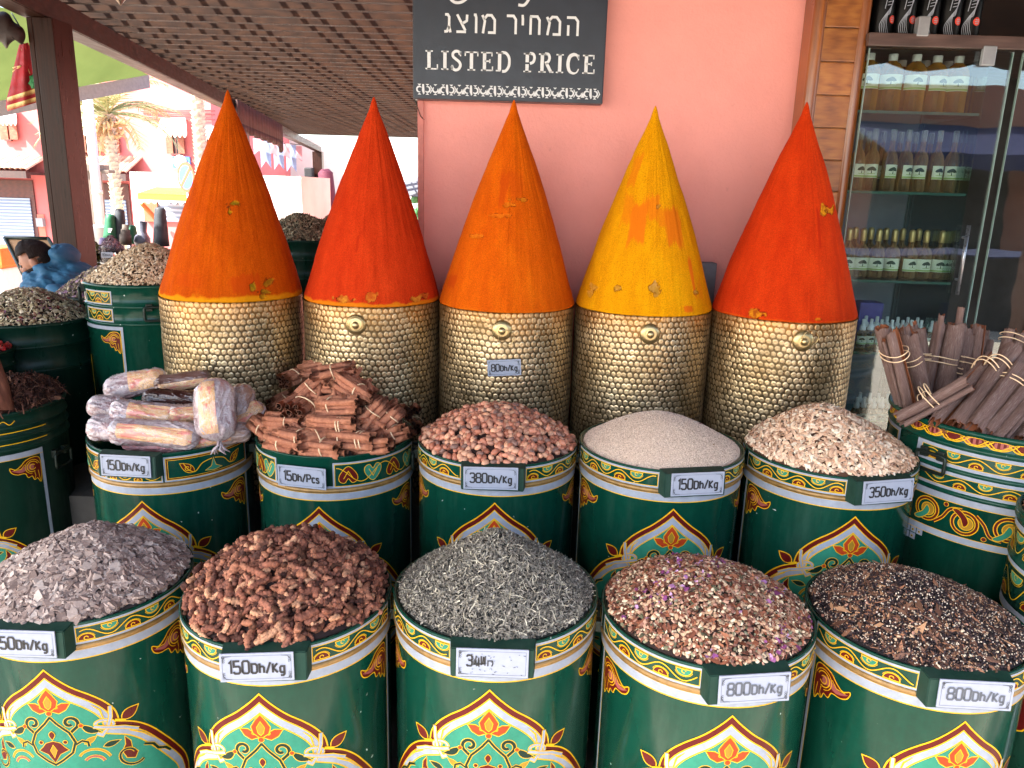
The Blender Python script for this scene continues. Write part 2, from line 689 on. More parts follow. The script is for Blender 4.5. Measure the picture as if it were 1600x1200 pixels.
def text_width(txt, h, gap=0.14):
    return sum((glyph(c)[1] + gap) * h for c in txt) - gap * h


def price_plate(parent, txt, w=0.132, h=0.056, loc=(0, 0, 0), rot=(0, 0, 0), ink=0, worn=False, name='price_plate', frame=True, seed=0):
    """enamelled tin plate with its price, in the plane x-z facing -y"""
    mb = MB()
    mb.box(-w / 2, w / 2, 0, 0.003, -h / 2, h / 2, 0, bev=0.0008)
    p = Paint(1.0)
    rg = random.Random(seed)
    d = 0.0048
    if frame:
        x, z = w / 2 - d, h / 2 - d
        p.stroke([(-x, -z), (x, -z)], 0.0006, 2, 0); p.stroke([(-x, z), (x, z)], 0.0006, 2, 0)
        p.stroke([(-x, -z), (-x, z)], 0.0006, 2, 0); p.stroke([(x, -z), (x, z)], 0.0006, 2, 0)
        for sx, sz in ((1, 1), (-1, 1), (1, -1), (-1, -1)):
            if rg.random() < 0.8:
                p.stroke([(sx * (x - 0.0), sz * (z - 0.013)), (sx * (x - 0.0015), sz * (z - 0.006)), (sx * (x - 0.006), sz * (z - 0.001)), (sx * (x - 0.017), sz * z)], 0.0013, 2, 1)
                for q in range(3):
                    p.stroke(arc(sx * (x - 0.003), sz * (z - 0.004 - 0.004 * q), 0.0017, 0, 300, 8), 0.0008, 2, 1)
            if rg.random() < 0.55:
                p.stroke(arc(sx * (w / 2 - 0.0065), sz * (h / 2 - 0.0065), 0.0017, 0, 360, 10), 0.0011, 3, 2)
    th = h * 0.44
    tw = text_width(txt, th)
    if tw > w * 0.76:
        th *= w * 0.76 / tw; tw = w * 0.76
    x0 = -tw / 2
    if worn:
        write(p, '3', -0.047, -0.006, 0.021, 0.0035, 3, 3)
        for q in range(9):
            x = -0.034 + 0.0026 * q + rg.uniform(-.001, .001)
            p.stroke([(x, -0.008 + rg.uniform(0, .006)), (x + rg.uniform(-.001, .002), 0.006 + rg.uniform(0, .009))], rg.uniform(0.0012, 0.003), 3, 3)
        p.stroke([(-0.034, -0.002), (-0.012, -0.001)], 0.0025, 3, 3)
        p.stroke([(-0.008, -0.006), (-0.008, 0.005), (0.0, 0.005), (0.001, -0.001), (-0.001, -0.006)], 0.0022, 3, 3)
        for q in range(34):
            x, z = rg.uniform(-.055, .058), rg.uniform(-.022, .02)
            p.stroke([(x, z), (x + rg.uniform(-.005, .005), z + rg.uniform(-.002, .002))], 0.0013, 2, 3)
    else:
        write(p, txt, x0, -th * 0.45, th, th * 0.165, 3 if ink == 0 else 2, 3)
    p.into(mb, plate((0, 0, 0), (1, 0, 0), (0, 0, 1)))
    o = mb.build(name, [plate_mat, plate_mat, inkgrey_mat, ink_mat], parent, fixn=False)
    o.location = loc
    o.rotation_euler = rot
    return o


# ------------------------------------------------------------------ the painted arch, corners and scroll bands
def arch(p, top, K_=1.0, L=0):
    """ogee medallion hanging from height `top`, centred on u = 0"""
    half = [(0, 0), (0.018, -0.018), (0.042, -0.037), (0.068, -0.052), (0.088, -0.067), (0.102, -0.085), (0.107, -0.108)]
    half2 = [(0.107, -0.108), (0.132, -0.113), (0.156, -0.126), (0.178, -0.146), (0.203, -0.172), (0.224, -0.198), (0.232, -0.222)]
    a = smooth_line(half, 5) + smooth_line(half2, 5)[1:]
    right = [(q.x * K_, q.y * K_) for q in a]
    tip = right[-1]
    low = [(q[0], -0.47 * K_ - q[1]) for q in right[::-1]]
    ring = right + low
    ring = ring + [(-x, y) for x, y in ring[-2:0:-1]]
    sag = lambda x: 0.12 * (1 - cos(x / 0.21))
    ring = [(x, y + top - sag(x)) for x, y in ring]
    for d, mi, ly in ((0, Y, 0), (-0.0030, R_, 1), (-0.0130, Y, 2), (-0.0155, W, 3), (-0.0285, Y, 4), (-0.0312, T, 5)):
        q = offset_poly(ring, d)[:len(right) + len(low)]
        c = [q[0]] if q[0].x > 0 else []
        for a_, b_ in zip(q[:-1], q[1:]):
            if (a_.x > 0) != (b_.x > 0):
                t_ = -a_.x / (b_.x - a_.x)
                c.append(Vector((0.0, a_.y + (b_.y - a_.y) * t_)))
            if b_.x > 0: c.append(b_)
        if c[0].x > 1e-6: c.insert(0, Vector((0.0, q[0].y)))
        if c[-1].x > 1e-6: c.append(Vector((0.0, q[-1].y)))
        p.fill(c, mi, L + ly); p.fill([Vector((-v.x, v.y)) for v in c][::-1], mi, L + ly)
    n0 = len(p.polys)
    k = K_
    def S(pts): return [(x * k, top + y * k - sag(x * k)) for x, y in pts]
    # loose leaf outside the cusp
    p.outlined(S([tuple(q) for q in leaf((0.111, -0.106), (0.138, -0.080), 0.016)]), R_, Y, L, 0.0022)
    p.stroke(S([(0.099, -0.106), (0.116, -0.108)]), 0.006, Y, L + 6)
    # knot where the lobes meet
    p.ostroke(S(arc(0.083, -0.112, 0.014, 0, 360, 20, 0.008)), 0.0040, W, Y, L + 6, 0.0019)
    p.ostroke(S([(0.094, -0.076), (0.093, -0.098), (0.088, -0.118), (0.078, -0.134), (0.07, -0.13)]), 0.0052, W, Y, L + 8, 0.0018)
    p.ostroke(S([(0.066, -0.116), (0.085, -0.119), (0.112, -0.121), (0.135, -0.128)]), 0.0050, W, Y, L + 10, 0.0018)
    p.stroke(S([(0.066, -0.072), (0.078, -0.083), (0.082, -0.101)]), [0.001, 0.0035, 0.0025], Y, L + 8)
    p.stroke(S([(0.12, -0.129), (0.142, -0.138), (0.16, -0.153)]), [0.0025, 0.003, 0.001], Y, L + 8)
    # side petals of the flower
    p.outlined(S([(0.005, -0.082), (0.012, -0.073), (0.022, -0.067), (0.034, -0.067), (0.027, -0.079), (0.016, -0.086)]), O_, Y, L + 6, 0.0018)
    p.stroke(S(arc(0.012, -0.074, 0.003, 0, 360, 8)), 0.0014, Y, L + 8)
    # scrolls and leaves
    p.ostroke(S(spiral(0.031, -0.106, 0.004, 0.013, 300, -40, 18) + [(0.028, -0.128)]), 0.006, K, Y, L + 6, 0.0013)
    p.ostroke(S([(0.0, -0.094), (0.010, -0.107), (0.028, -0.125), (0.036, -0.145), (0.030, -0.166), (0.012, -0.182), (0.0, -0.190)]), 0.0045, K, Y, L + 8, 0.0013)
    p.outlined(S([tuple(q) for q in leaf((0.048, -0.113), (0.077, -0.127), 0.012, -0.003)]), K, Y, L + 6, 0.0014)
    p.outlined(S(arc(0.047, -0.112, 0.0034, 0, 330, 10)), O_, Y, L + 8, 0.0012)
    p.outlined(S([tuple(q) for q in leaf((0.050, -0.150), (0.068, -0.136), 0.009)]), A, Y, L + 6, 0.0012)
    p.ostroke(S([(0.036, -0.150), (0.046, -0.143), (0.055, -0.146), (0.056, -0.155)]), 0.004, K, Y, L + 8, 0.0011)
    # inner flower
    p.outlined(S([(0.0, -0.185), (0.010, -0.168), (0.024, -0.160), (0.017, -0.153), (0.012, -0.146), (0.0, -0.142)]), R_, Y, L + 9, 0.0012)
    p.outlined(S(arc(0.020, -0.144, 0.0032, 0, 330, 8)), R_, Y, L + 9, 0.0012)
    # lower side lobe: curls
    p.outlined(S([(0.112, -0.142), (0.12, -0.152), (0.121, -0.166), (0.130, -0.176), (0.125, -0.188), (0.112, -0.186), (0.106, -0.172), (0.112, -0.158)]), R_, Y, L + 6, 0.0016)
    p.ostroke(S(spiral(0.118, -0.18, 0.010, 0.024, 40, 330, 22)), 0.004, K, Y, L + 8, 0.0012)
    p.ostroke(S([(0.142, -0.162), (0.158, -0.165), (0.166, -0.176), (0.180, -0.178), (0.19, -0.186)]), 0.005, K, Y, L + 8, 0.0012)
    p.outlined(S([tuple(q) for q in leaf((0.078, -0.158), (0.104, -0.148), 0.010)]), K, Y, L + 6, 0.0013)
    p.ostroke(S(arc(0.062, -0.188, 0.026, 150, 20, 14)), 0.003, A, Y, L + 6, 0.0012)
    p.ostroke(S(arc(0.062, -0.192, 0.016, 150, 20, 12)), 0.004, P_, Y, L + 8, 0.0012)
    p.mirror(n0)
    # on the axis
    p.outlined(S([(0.0, -0.040), (0.008, -0.050), (0.015, -0.062), (0.012, -0.074), (0.0, -0.083), (-0.012, -0.074), (-0.015, -0.062), (-0.008, -0.050)]), O_, Y, L + 8, 0.0018)
    p.outlined(S([(0.0, -0.053), (0.006, -0.063), (0.004, -0.073), (0.0, -0.077), (-0.004, -0.073), (-0.006, -0.063)]), A, Y, L + 10, 0.0014)
    p.outlined(S(arc(0, -0.086, 0.0042, 0, 330, 12)), O_, Y, L + 10, 0.0012)
    p.outlined(S([tuple(q) for q in leaf((0, -0.122), (0, -0.138), 0.009)]), R_, Y, L + 10, 0.0012)
    p.outlined(S([(0.0, -0.150), (0.005, -0.160), (0.0, -0.174), (-0.005, -0.160)]), A, Y, L + 11, 0.0011)
    for pts, mi, ly in list(p.polys[n0:]):          # the lower half repeats the upper one upside down
        p.polys.append(([Vector((q.x, 2 * top - 0.47 * k - q.y - 2 * sag(q.x))) for q in pts][::-1], mi, ly)) if len(p.polys) < 60000 else None


def corner(p, top, side, L=0, u0=0.292, s=1.0):
    """swirl in the top corner of a panel; side +1 right, -1 left"""
    def S(pts): return [((u0 - (0.292 - x) * s) * side, top + y * s) for x, y in pts]
    body = smooth_line([(0.204, -0.026), (0.218, -0.033), (0.234, -0.024), (0.25, -0.010), (0.274, -0.006), (0.289, -0.014), (0.291, -0.045),
                        (0.290, -0.07), (0.286, -0.088), (0.277, -0.074), (0.268, -0.077), (0.262, -0.063), (0.25, -0.065), (0.243, -0.05), (0.222, -0.048), (0.208, -0.04)], 4, True)
    p.outlined(S(body), R_, Y, L, 0.0022)
    p.fill(S(smooth_line([(0.206, -0.033), (0.226, -0.036), (0.246, -0.026), (0.262, -0.024), (0.27, -0.034), (0.264, -0.045), (0.25, -0.04), (0.23, -0.045)], 4, True)), P_, L + 2)
    p.stroke(S(spiral(0.266, -0.034, 0.007, 0.010, 30, 330, 16)), 0.0022, Y, L + 3)
    p.stroke(S(arc(0.266, -0.034, 0.0165, 20, 290, 16)), 0.0022, Y, L + 3)
    p.stroke(S(arc(0.266, -0.034, 0.022, 10, 260, 16)), 0.0016, Y, L + 3)
    p.stroke(S([(0.244, -0.022), (0.232, -0.034), (0.212, -0.033)]), 0.0016, Y, L + 3)
    p.stroke(S([(0.27, -0.052), (0.272, -0.066), (0.268, -0.075)]), 0.0016, Y, L + 3)
    p.stroke(S([(0.281, -0.05), (0.283, -0.07), (0.285, -0.086)]), 0.0016, Y, L + 3)


def scroll(p, u0, u1, v0, v1, L=0, per=0.075, ph=0.0):
    """running vine between two heights"""
    vm, am = (v0 + v1) / 2, (v1 - v0) * 0.36
    n = max(6, int((u1 - u0) / 0.006))
    pts = []
    for i in range(n + 1):
        u = u0 + (u1 - u0) * i / n
        pts.append((u, vm + am * sin(2 * pi * (u - u0) / per + ph)))
    x = u0
    i = 0
    k = 0
    u = u0 + per * (0.25 - ph / (2 * pi))
    while u - u0 < -per * .2: u += per / 2; k += 1
    while u < u1 - 0.008:
        if u > u0 + 0.006:
            up = (k % 2 == 0)
            r = min(per * 0.2, (v1 - v0) * 0.46)
            # under a crest sits a half disc standing on the lower edge, over a trough one hanging from the upper edge
            if up:
                cy = v0 + (v1 - v0) * 0.1
                d = arc(u, cy, r, 0, 180, 12, r * 0.85)
            else:
                cy = v1 - (v1 - v0) * 0.1
                d = arc(u, cy, r, 180, 360, 12, r * 0.85)
            p.fill(offset_poly(d, 0.0018), Y, L); p.fill(d, R_ if up else T, L + 1)
            sgn = 1 if up else -1
            p.stroke(arc(u, cy + sgn * r * 0.25, r * 0.28, 0, 300, 8), 0.0016, Y, L + 2)
            p.stroke(arc(u, cy, r * 1.25, 20 if up else 200, 160 if up else 340, 10, r * 1.05), 0.001, Y, L + 1)
        u += per / 2
        k += 1
    p.stroke(pts, 0.0021, Y, L + 3)


def framed(p, u0, u1, v0, v1, L=0, red=False):
    """white frame with a yellow line round a green field"""
    p.rect(u0, u1, v0, v1, W, L)
    e = 0.0058
    p.rect(u0 + e - 0.0016, u1 - e + 0.0016, v0 + e - 0.0016, v1 - e + 0.0016, Y, L + 1)
    p.rect(u0 + e, u1 - e, v0 + e, v1 - e, R_ if red else G, L + 2)
    if red:
        q = e + 0.0045
        p.rect(u0 + q - 0.0012, u1 - q + 0.0012, v0 + q - 0.0012, v1 - q + 0.0012, Y, L + 3)
        p.rect(u0 + q, u1 - q, v0 + q, v1 - q, G, L + 4)
    return (u0 + e, u1 - e, v0 + e, v1 - e)


BR = 0.21


def set_normals(o, nr, first):
    """radial normals on the painted pieces so that they shine like the drum under them"""
    me = o.data
    nn = [Vector((0, 0, 0))] * len(me.vertices)
    vn = [v.normal.copy() for v in me.vertices]
    for i, n in enumerate(nr):
        vn[first + i] = Vector(n)
    me.normals_split_custom_set_from_vertices([tuple(v) for v in vn])


def drum_mesh(name, H, lathe, paint, R, mats, parent=None, prof_mi=0):
    mb = MB()
    mb.lathe(lathe, 112, prof_mi)
    first = len(mb.v)
    nr = []
    for pt, rad in paint:
        nr += pt.into(mb, wrap(rad))
    o = mb.build(name, mats, parent, fixn=False)
    set_normals(o, nr, first)
    return o


def body_mesh(H, band, arch_gap=0.016, corners=True, arch_on=True):
    """the straight drum below its collar, with corner swirls, edge lines and the arch"""
    p = Paint()
    p.rect(-0.66, 0.66, -band, -band + 0.021, W, 0)
    p.stroke([(-0.66 + i * 0.012, -band) for i in range(111)], 0.0022, Y, 1)
    p.stroke([(-0.66 + i * 0.012, -band + 0.02) for i in range(111)], 0.0016, Y, 1)
    if corners:
        for s in (1, -1):
            p.rect(min(s * 0.300, s * 0.308), max(s * 0.300, s * 0.308), -H, -band, W, 0)
            p.rect(min(s * 0.2985, s * 0.300), max(s * 0.2985, s * 0.300), -H, -band, Y, 0)
            corner(p, -band - 0.002, s)
    if arch_on:
        arch(p, -band - arch_gap, 1.17)
    mb = MB()
    R = BR
    prof = [(0.0, -H), (R, -H), (R, -band + 0.0205), (R + 0.0005, -band + 0.022), (R + 0.001, -band + 0.030), (R - 0.002, -band + 0.031), (R - 0.002, -0.002), (R - 0.006, -0.002), (R - 0.006, -0.10)]
    mb.lathe(prof, 112, 0)
    # brown bead in the groove
    hz = -band + 0.026
    mb.lathe([(R + 0.0002, hz - 0.0065), (R + 0.0035, hz - 0.004), (R + 0.0045, hz), (R + 0.0035, hz + 0.004), (R + 0.0002, hz + 0.0065)], 112, 9)
    first = len(mb.v)
    nr = p.into(mb, wrap(R))
    me_o = mb.build('drum', PM + [hoop_mat], None, fixn=False)
    set_normals(me_o, nr, first)
    me = me_o.data
    bpy.data.objects.remove(me_o)
    return me


def collar_mesh(kind, hgt, gap=0.078, gc=0.0):
    R = BR + 0.003
    p = Paint()
    if kind == 'vine':
        for (a, b) in ((gc + gap, 0.31), (-0.31, gc - gap), (0.33, 0.62), (-0.62, -0.33)):
            f = framed(p, a, b, -hgt, -0.005)
            scroll(p, f[0] + 0.006, f[1] - 0.004, f[2], f[3], 5, 0.085, 0.8 if a > 0 else 2.2)
    elif kind == 'hearts':
        for (a, b) in ((gc + gap, 0.31), (-0.31, gc - gap)):
            f = framed(p, a, b, -hgt, -0.016)
            vm = (f[2] + f[3]) / 2
            n = 4
            for i in range(n):
                u = f[0] + (f[1] - f[0]) * (i + 0.5) / n
                s = 1 if i % 2 == 0 else -1
                hh = (f[3] - f[2]) * 0.42
                heart = smooth_line([(u, vm - s * hh * -0.95), (u + 0.02, vm + s * hh * 0.1), (u + 0.022, vm - s * hh * 0.6), (u + 0.010, vm - s * hh * 0.85), (u, vm - s * hh * 0.35), (u - 0.010, vm - s * hh * 0.85), (u - 0.022, vm - s * hh * 0.6), (u - 0.02, vm + s * hh * 0.1)], 4, True)
                p.outlined(heart, T if s < 0 else R_, Y, 5, 0.0016)
                p.stroke([(u - 0.012, vm - s * hh * 0.4), (u, vm + s * hh * 0.45), (u + 0.012, vm - s * hh * 0.4)], 0.0018, Y, 8)
            p.stroke([(f[0] + 0.003 + (f[1] - f[0] - 0.006) * i / 40, vm + (f[3] - f[2]) * 0.36 * cos(i / 40 * pi * n)) for i in range(41)], 0.0018, Y, 8)
        p.rect(gc - gap, gc + gap, -hgt - 0.0, -hgt + 0.006, W, 0)
        for s in (0.309, -0.313): p.rect(s, s + 0.004, -hgt, -0.016, W, 0)
    elif kind == 'panels':
        for (a, b) in ((gc + gap + 0.004, 0.31), (-0.31, gc - gap + 0.0)):
            f = framed(p, a, b, -hgt, -0.010, 0, True)
            vm = (f[2] + f[3]) / 2; um = (f[0] + f[1]) / 2; hh = (f[3] - f[2]) / 2
            p.outlined([(um - 0.022, vm - hh * 0.6), (um - 0.006, vm - hh * 0.3), (um, vm + hh * 0.45), (um + 0.006, vm - hh * 0.3), (um + 0.022, vm - hh * 0.6), (um, vm - hh * 0.72)], T, Y, 6, 0.0015)
            for s in (1, -1):
                p.stroke(smooth_line([(um + s * 0.004, vm + hh * 0.45), (um + s * 0.03, vm + hh * 0.2), (um + s * 0.05, vm - hh * 0.5), (um + s * 0.066, vm - hh * 0.2), (um + s * 0.078, vm + hh * 0.5)], 5), 0.0022, Y, 8)
                p.outlined([tuple(q) for q in leaf((um + s * 0.052, vm - hh * 0.5), (um + s * 0.085, vm + hh * 0.45), 0.02)], R_, Y, 6, 0.0015)
                p.stroke(spiral(um + s * 0.068, vm - hh * 0.05, 0.003, 0.009, 0, 400, 18), 0.0017, Y, 8)
        p.rect(gc - gap, gc + gap, -hgt, -hgt + 0.028, W, 0)
        p.rect(gc - gap + 0.003, gc + gap - 0.003, -hgt + 0.004, -hgt + 0.026, Y, 1)
        p.rect(gc - gap + 0.004, gc + gap - 0.004, -hgt + 0.005, -hgt + 0.025, G, 2)
        scroll(p, gc - gap + 0.008, gc + gap - 0.006, -hgt + 0.005, -hgt + 0.025, 3, 0.07)
    mb = MB()
    prof = [(BR - 0.001, -hgt - 0.001), (R, -hgt), (R, -0.004), (R + 0.0012, -0.0025), (R + 0.0012, -0.0005), (R - 0.001, 0.0008), (R - 0.005, 0.0), (R - 0.006, -0.004), (R - 0.006, -0.09)]
    mb.lathe(prof, 112, 0)
    first = len(mb.v)
    nr = p.into(mb, wrap(R))
    o = mb.build('c', PM, None, fixn=False)
    set_normals(o, nr, first)
    me = o.data
    bpy.data.objects.remove(o)
    return me


block_enamel = enamel('block_enamel', '#17352b', 0.5)


def box_mesh(w=0.152, h=0.064, d=0.015):
    """block nailed to the rim that carries the price plate: sloping top, front leaning back a little"""
    mb = MB()
    x = w / 2
    vs = [(-x - 0.004, 0.02, -h), (x + 0.004, 0.02, -h), (x + 0.004, 0.02, -0.002), (-x - 0.004, 0.02, -0.002),
          (-x, -d, -h), (x, -d, -h), (x, -d + 0.003, -0.006), (-x, -d + 0.003, -0.006)]
    bm = bmesh.new()
    bv = [bm.verts.new(v) for v in vs]
    for f in ((0, 1, 2, 3), (4, 7, 6, 5), (0, 4, 5, 1), (1, 5, 6, 2), (2, 6, 7, 3), (3, 7, 4, 0)):
        bm.faces.new([bv[i] for i in f])
    bmesh.ops.recalc_face_normals(bm, faces=bm.faces[:])
    bmesh.ops.bevel(bm, geom=bm.edges[:], offset=0.0016, segments=2, affect='EDGES')
    me = bpy.data.meshes.new('label_block')
    bm.to_mesh(me); bm.free()
    me.materials.append(block_enamel)
    return me


def handle_mesh(R, z, a, w=0.045, h=0.05):
    """bail handle hanging from two lugs at azimuth a"""
    mb = MB()
    M = Matrix.Rotation(a, 4, 'Z')
    def q(u, r, v): return M @ Vector((u, -(R + r), v))
    pts = [q(-w * 0.9, 0.012, z)] + [q(w * cos(radians(t)), 0.014, z - h * 0.55 + h * 0.55 * sin(radians(t)) * -1) for t in ()]
    ring = [q(w * cos(t), 0.013, z - h * 0.5 + h * 0.5 * sin(t)) for t in [2 * pi * i / 20 for i in range(20)]]
    ring = [q(max(-w * .85, min(w * .85, w * 1.15 * cos(t))), 0.013, z - h * 0.5 + h * 0.5 * max(-.9, min(.9, 1.2 * sin(t)))) for t in [2 * pi * i / 24 for i in range(24)]]
    mb.tube(ring, 0.0045, 8, 0, closed=True)
    for s in (-1, 1):
        mb.box(-0.010, 0.010, -0.008, 0.012, -0.012, 0.012, 0, mat=M @ Matrix.Translation((s * w * 0.5, -(R + 0.004), z - 0.004)), bev=0.002)
    return mb.build('x', [iron_mat], None)


BODY = {}
def body_of(band, H=0.80):
    k = (band, H)
    if k not in BODY: BODY[k] = body_mesh(H, band)
    return BODY[k]


COLL = {}
_h = handle_mesh(BR + 0.004, -0.05, 0.0)
HANDLE = _h.data
bpy.data.objects.remove(_h)
BLOCK = box_mesh()


def barrel(loc, label, kind='vine', band=0.080, price='150Dh/Kg', rz=0.0, box_u=0.0, plate_u=0.0, ink=0, worn=False, block=True, seed=0, H=0.80, hyaw=0.0):
    t = thing('spice_barrel', label, 'barrel', loc, rz, 'painted spice barrels standing in rows')
    link_mesh('drum', body_of(band, H), t)
    ck = (kind, band, round(box_u, 3))
    if ck not in COLL: COLL[ck] = collar_mesh(kind, band - 0.034, 0.078, box_u)
    link_mesh('collar', COLL[ck], t)
    a = box_u / BR
    M = Matrix.Rotation(a, 4, 'Z')
    if block:
        b = link_mesh('label_block', BLOCK, t)
        b.matrix_local = M @ Matrix.Translation((0, -BR - 0.004, 0.006))
        pl = price_plate(b, price, loc=(plate_u, -0.0185, -0.031), rot=(radians(-3), radians(random.uniform(-1, 1)), 0), ink=ink, worn=worn, seed=seed)
    else:
        pl = price_plate(t, price, w=0.130, h=0.056, loc=(0, 0, 0), ink=ink, seed=seed)
        pl.matrix_local = M @ Matrix.Translation((plate_u, -BR - 0.013, -0.052))
    for s in (1, -1):
        hd = link_mesh('handle', HANDLE, t)
        hd.rotation_euler = (0, 0, s * radians(100) + hyaw)
    return t


FRONT = [  # x, y, z of the rim, turn, box offset, plate offset, price
    ((-0.925, 1.521, 0.751), 0.06, -0.015, -0.004, '150Dh/Kg', 'green painted barrel heaped with grey clay chips at the left of the front row', 0, False),
    ((-0.457, 1.440, 0.772), 0.00, 0.018, -0.012, '150Dh/Kg', 'green painted barrel heaped with brown roots, front row, plate reading 150Dh/Kg', 0, False),
    ((-0.021, 1.446, 0.790), -0.02, 0.004, 0.0, '380Dh', 'green painted barrel under grey crushed leaves with a worn illegible price plate', 0, True),
    ((0.412, 1.402, 0.783), 0.03, 0.018, 0.006, '800Dh/Kg', 'green painted barrel holding the mixed petals and seeds, plate reading 800Dh/Kg', 1, False),
    ((0.853, 1.424, 0.768), 0.02, -0.012, 0.006, '800Dh/Kg', 'green painted barrel with white paint chips holding the dark seed and bark mix', 1, False),
]
for i, (loc, rz, bu, pu, pr, lab, ink, worn) in enumerate(FRONT):
    barrel(loc, lab, 'vine', 0.080, pr, rz, bu, pu, ink, worn, True, i)
barrel((-0.957, 2.040, 0.920), 'green barrel with a red framed collar under a pile of plastic wrapped rolls', 'panels', 0.112, '150Dh/Kg', 0.02, -0.02, 0.0, seed=11, H=0.74)
barrel((-0.483, 2.004, 0.940), 'green barrel with heart pattern collar carrying the cinnamon bundles, plate reading 15Dh/Pcs', 'hearts', 0.118, '15Dh/Pcs', 0.0, -0.04, 0.004, block=False, seed=12, H=0.76)
barrel((-0.034, 1.946, 0.952), 'green painted barrel full of brown argan nuts, plate reading 380Dh/Kg', 'vine', 0.080, '380Dh/Kg', 0.0, -0.006, -0.004, seed=13, H=0.79)
barrel((0.396, 1.903, 0.968), 'green painted barrel full of fine sandy powder in the second row', 'vine', 0.080, '150Dh/Kg', 0.0, 0.04, 0.004, seed=14, H=0.81)
barrel((0.830, 1.884, 0.970), 'green painted barrel full of pale flat seed husks, plate reading 350Dh/Kg', 'vine', 0.080, '350Dh/Kg', -0.03, 0.05, 0.006, seed=15, H=0.81)
# ------------------------------------------------------------------ loose heaps
def tri_template(mb_v, mb_f):
    V = np.array(mb_v, dtype=np.float32)
    F = []
    for f in mb_f:
        for i in range(1, len(f) - 1): F.append((f[0], f[i], f[i + 1]))
    return V, np.array(F, dtype=np.int32)


def t_chip(rg, thick=0.2, n=5, stretch=1.0):
    a = sorted(rg.uniform(0, 2 * pi) for _ in range(n))
    a = [2 * pi * (i + rg.uniform(-.3, .3)) / n for i in range(n)]
    r = [rg.uniform(0.32, 0.58) for _ in range(n)]
    top = [(r[i] * cos(a[i]) * stretch, r[i] * sin(a[i]), thick / 2 + rg.uniform(-.03, .03)) for i in range(n)]
    bot = [(x * 1.06, y * 1.06, z - thick) for x, y, z in top]
    fs = [tuple(range(n)), tuple(range(2 * n - 1, n - 1, -1))] + [(n + i, n + (i + 1) % n, (i + 1) % n, i) for i in range(n)]
    return tri_template(top + bot, fs)


def t_ball(n=6, m=4, sx=1, sy=1, sz=1, point=0.0):
    vs = [(0, 0, 0.5 * sz)]
    for j in range(1, m):
        t = pi * j / m
        for i in range(n):
            a = 2 * pi * i / n
            vs.append((0.5 * sx * sin(t) * cos(a) * (1 + point * max(0, cos(a)) ** 3), 0.5 * sy * sin(t) * sin(a), 0.5 * sz * cos(t)))
    vs.append((0, 0, -0.5 * sz))
    fs = [(0, 1 + i, 1 + (i + 1) % n) for i in range(n)]
    for j in range(m - 2):
        for i in range(n):
            a = 1 + j * n + i; b = 1 + j * n + (i + 1) % n
            fs.append((a, a + n, b + n, b))
    L = len(vs) - 1; k = 1 + (m - 2) * n
    fs += [(L, k + (i + 1) % n, k + i) for i in range(n)]
    return tri_template(vs, fs)


def t_root(rg, bend=1.6, thick=0.34, seg=13, n=7):
    """short knuckled rhizome, curved like a comma, ringed"""
    vs, fs = [], []
    p = Vector((-0.5, 0, 0)); d = rg.uniform(-.4, .4)
    pts = []
    for i in range(seg):
        pts.append(p.copy())
        d += bend / seg * rg.uniform(0.3, 1.5)
        p = p + Vector((cos(d), sin(d), rg.uniform(-.3, .3))) * (1.15 / seg)
    c = sum(pts, Vector()) / seg
    for i, q in enumerate(pts):
        t = (pts[min(i + 1, seg - 1)] - pts[max(i - 1, 0)]).normalized()
        s = Vector((-t.y, t.x, 0)).normalized(); u = t.cross(s)
        r = thick / 2 * (0.72 + 0.34 * sin(pi * (i + 0.7) / seg)) * (1.2 if i % 2 else 0.84) * rg.uniform(0.86, 1.14)
        for k in range(n):
            a = 2 * pi * k / n
            rr = r * rg.uniform(0.82, 1.18)
            vs.append(q - c + s * cos(a) * rr + u * sin(a) * rr)
    for i in range(seg - 1):
        for k in range(n):
            k2 = (k + 1) % n
            fs.append((i * n + k, i * n + k2, (i + 1) * n + k2, (i + 1) * n + k))
    fs.append(tuple(range(n))[::-1]); fs.append(tuple((seg - 1) * n + k for k in range(n)))
    return tri_template(vs, fs)


def t_strip(rg, w=0.2, curl=1.5, seg=4, twist=0.6, taper=0.6):
    """curled sliver of leaf, single sheet"""
    vs, fs = [], []
    for i in range(seg + 1):
        t = i / seg - 0.5
        x = t; z = curl * 0.25 * (t * t * 4 - 0.5) * 0.5; y = rg.uniform(-.05, .05)
        ww = w * (1 - taper * abs(t) * 2) * 0.5 + 0.01
        a = twist * t * 2
        vs += [(x, y + ww * cos(a), z + ww * sin(a)), (x, y - ww * cos(a), z - ww * sin(a))]
    for i in range(seg):
        fs.append((2 * i, 2 * i + 1, 2 * i + 3, 2 * i + 2))
    return tri_template(vs, fs)


def t_flake(rg, w=0.45, th=0.14, n=9):
    """flat seed or petal: lens with a rim"""
    up = rg.uniform(-.08, .08)
    rim = []
    for i in range(n):
        a = 2 * pi * i / n
        r = 0.5 * rg.uniform(0.93, 1.05)
        x = r * cos(a); y = r * w * sin(a) * (1 - 0.25 * cos(a))
        rim.append((x, y, up * (x * x * 4 - .5) + rg.uniform(-.03, .03)))
    vs = rim + [(-.05, 0, th / 2), (-.05, 0, -th / 2)]
    fs = [(i, (i + 1) % n, n) for i in range(n)] + [((i + 1) % n, i, n + 1) for i in range(n)]
    return tri_template(vs, fs)


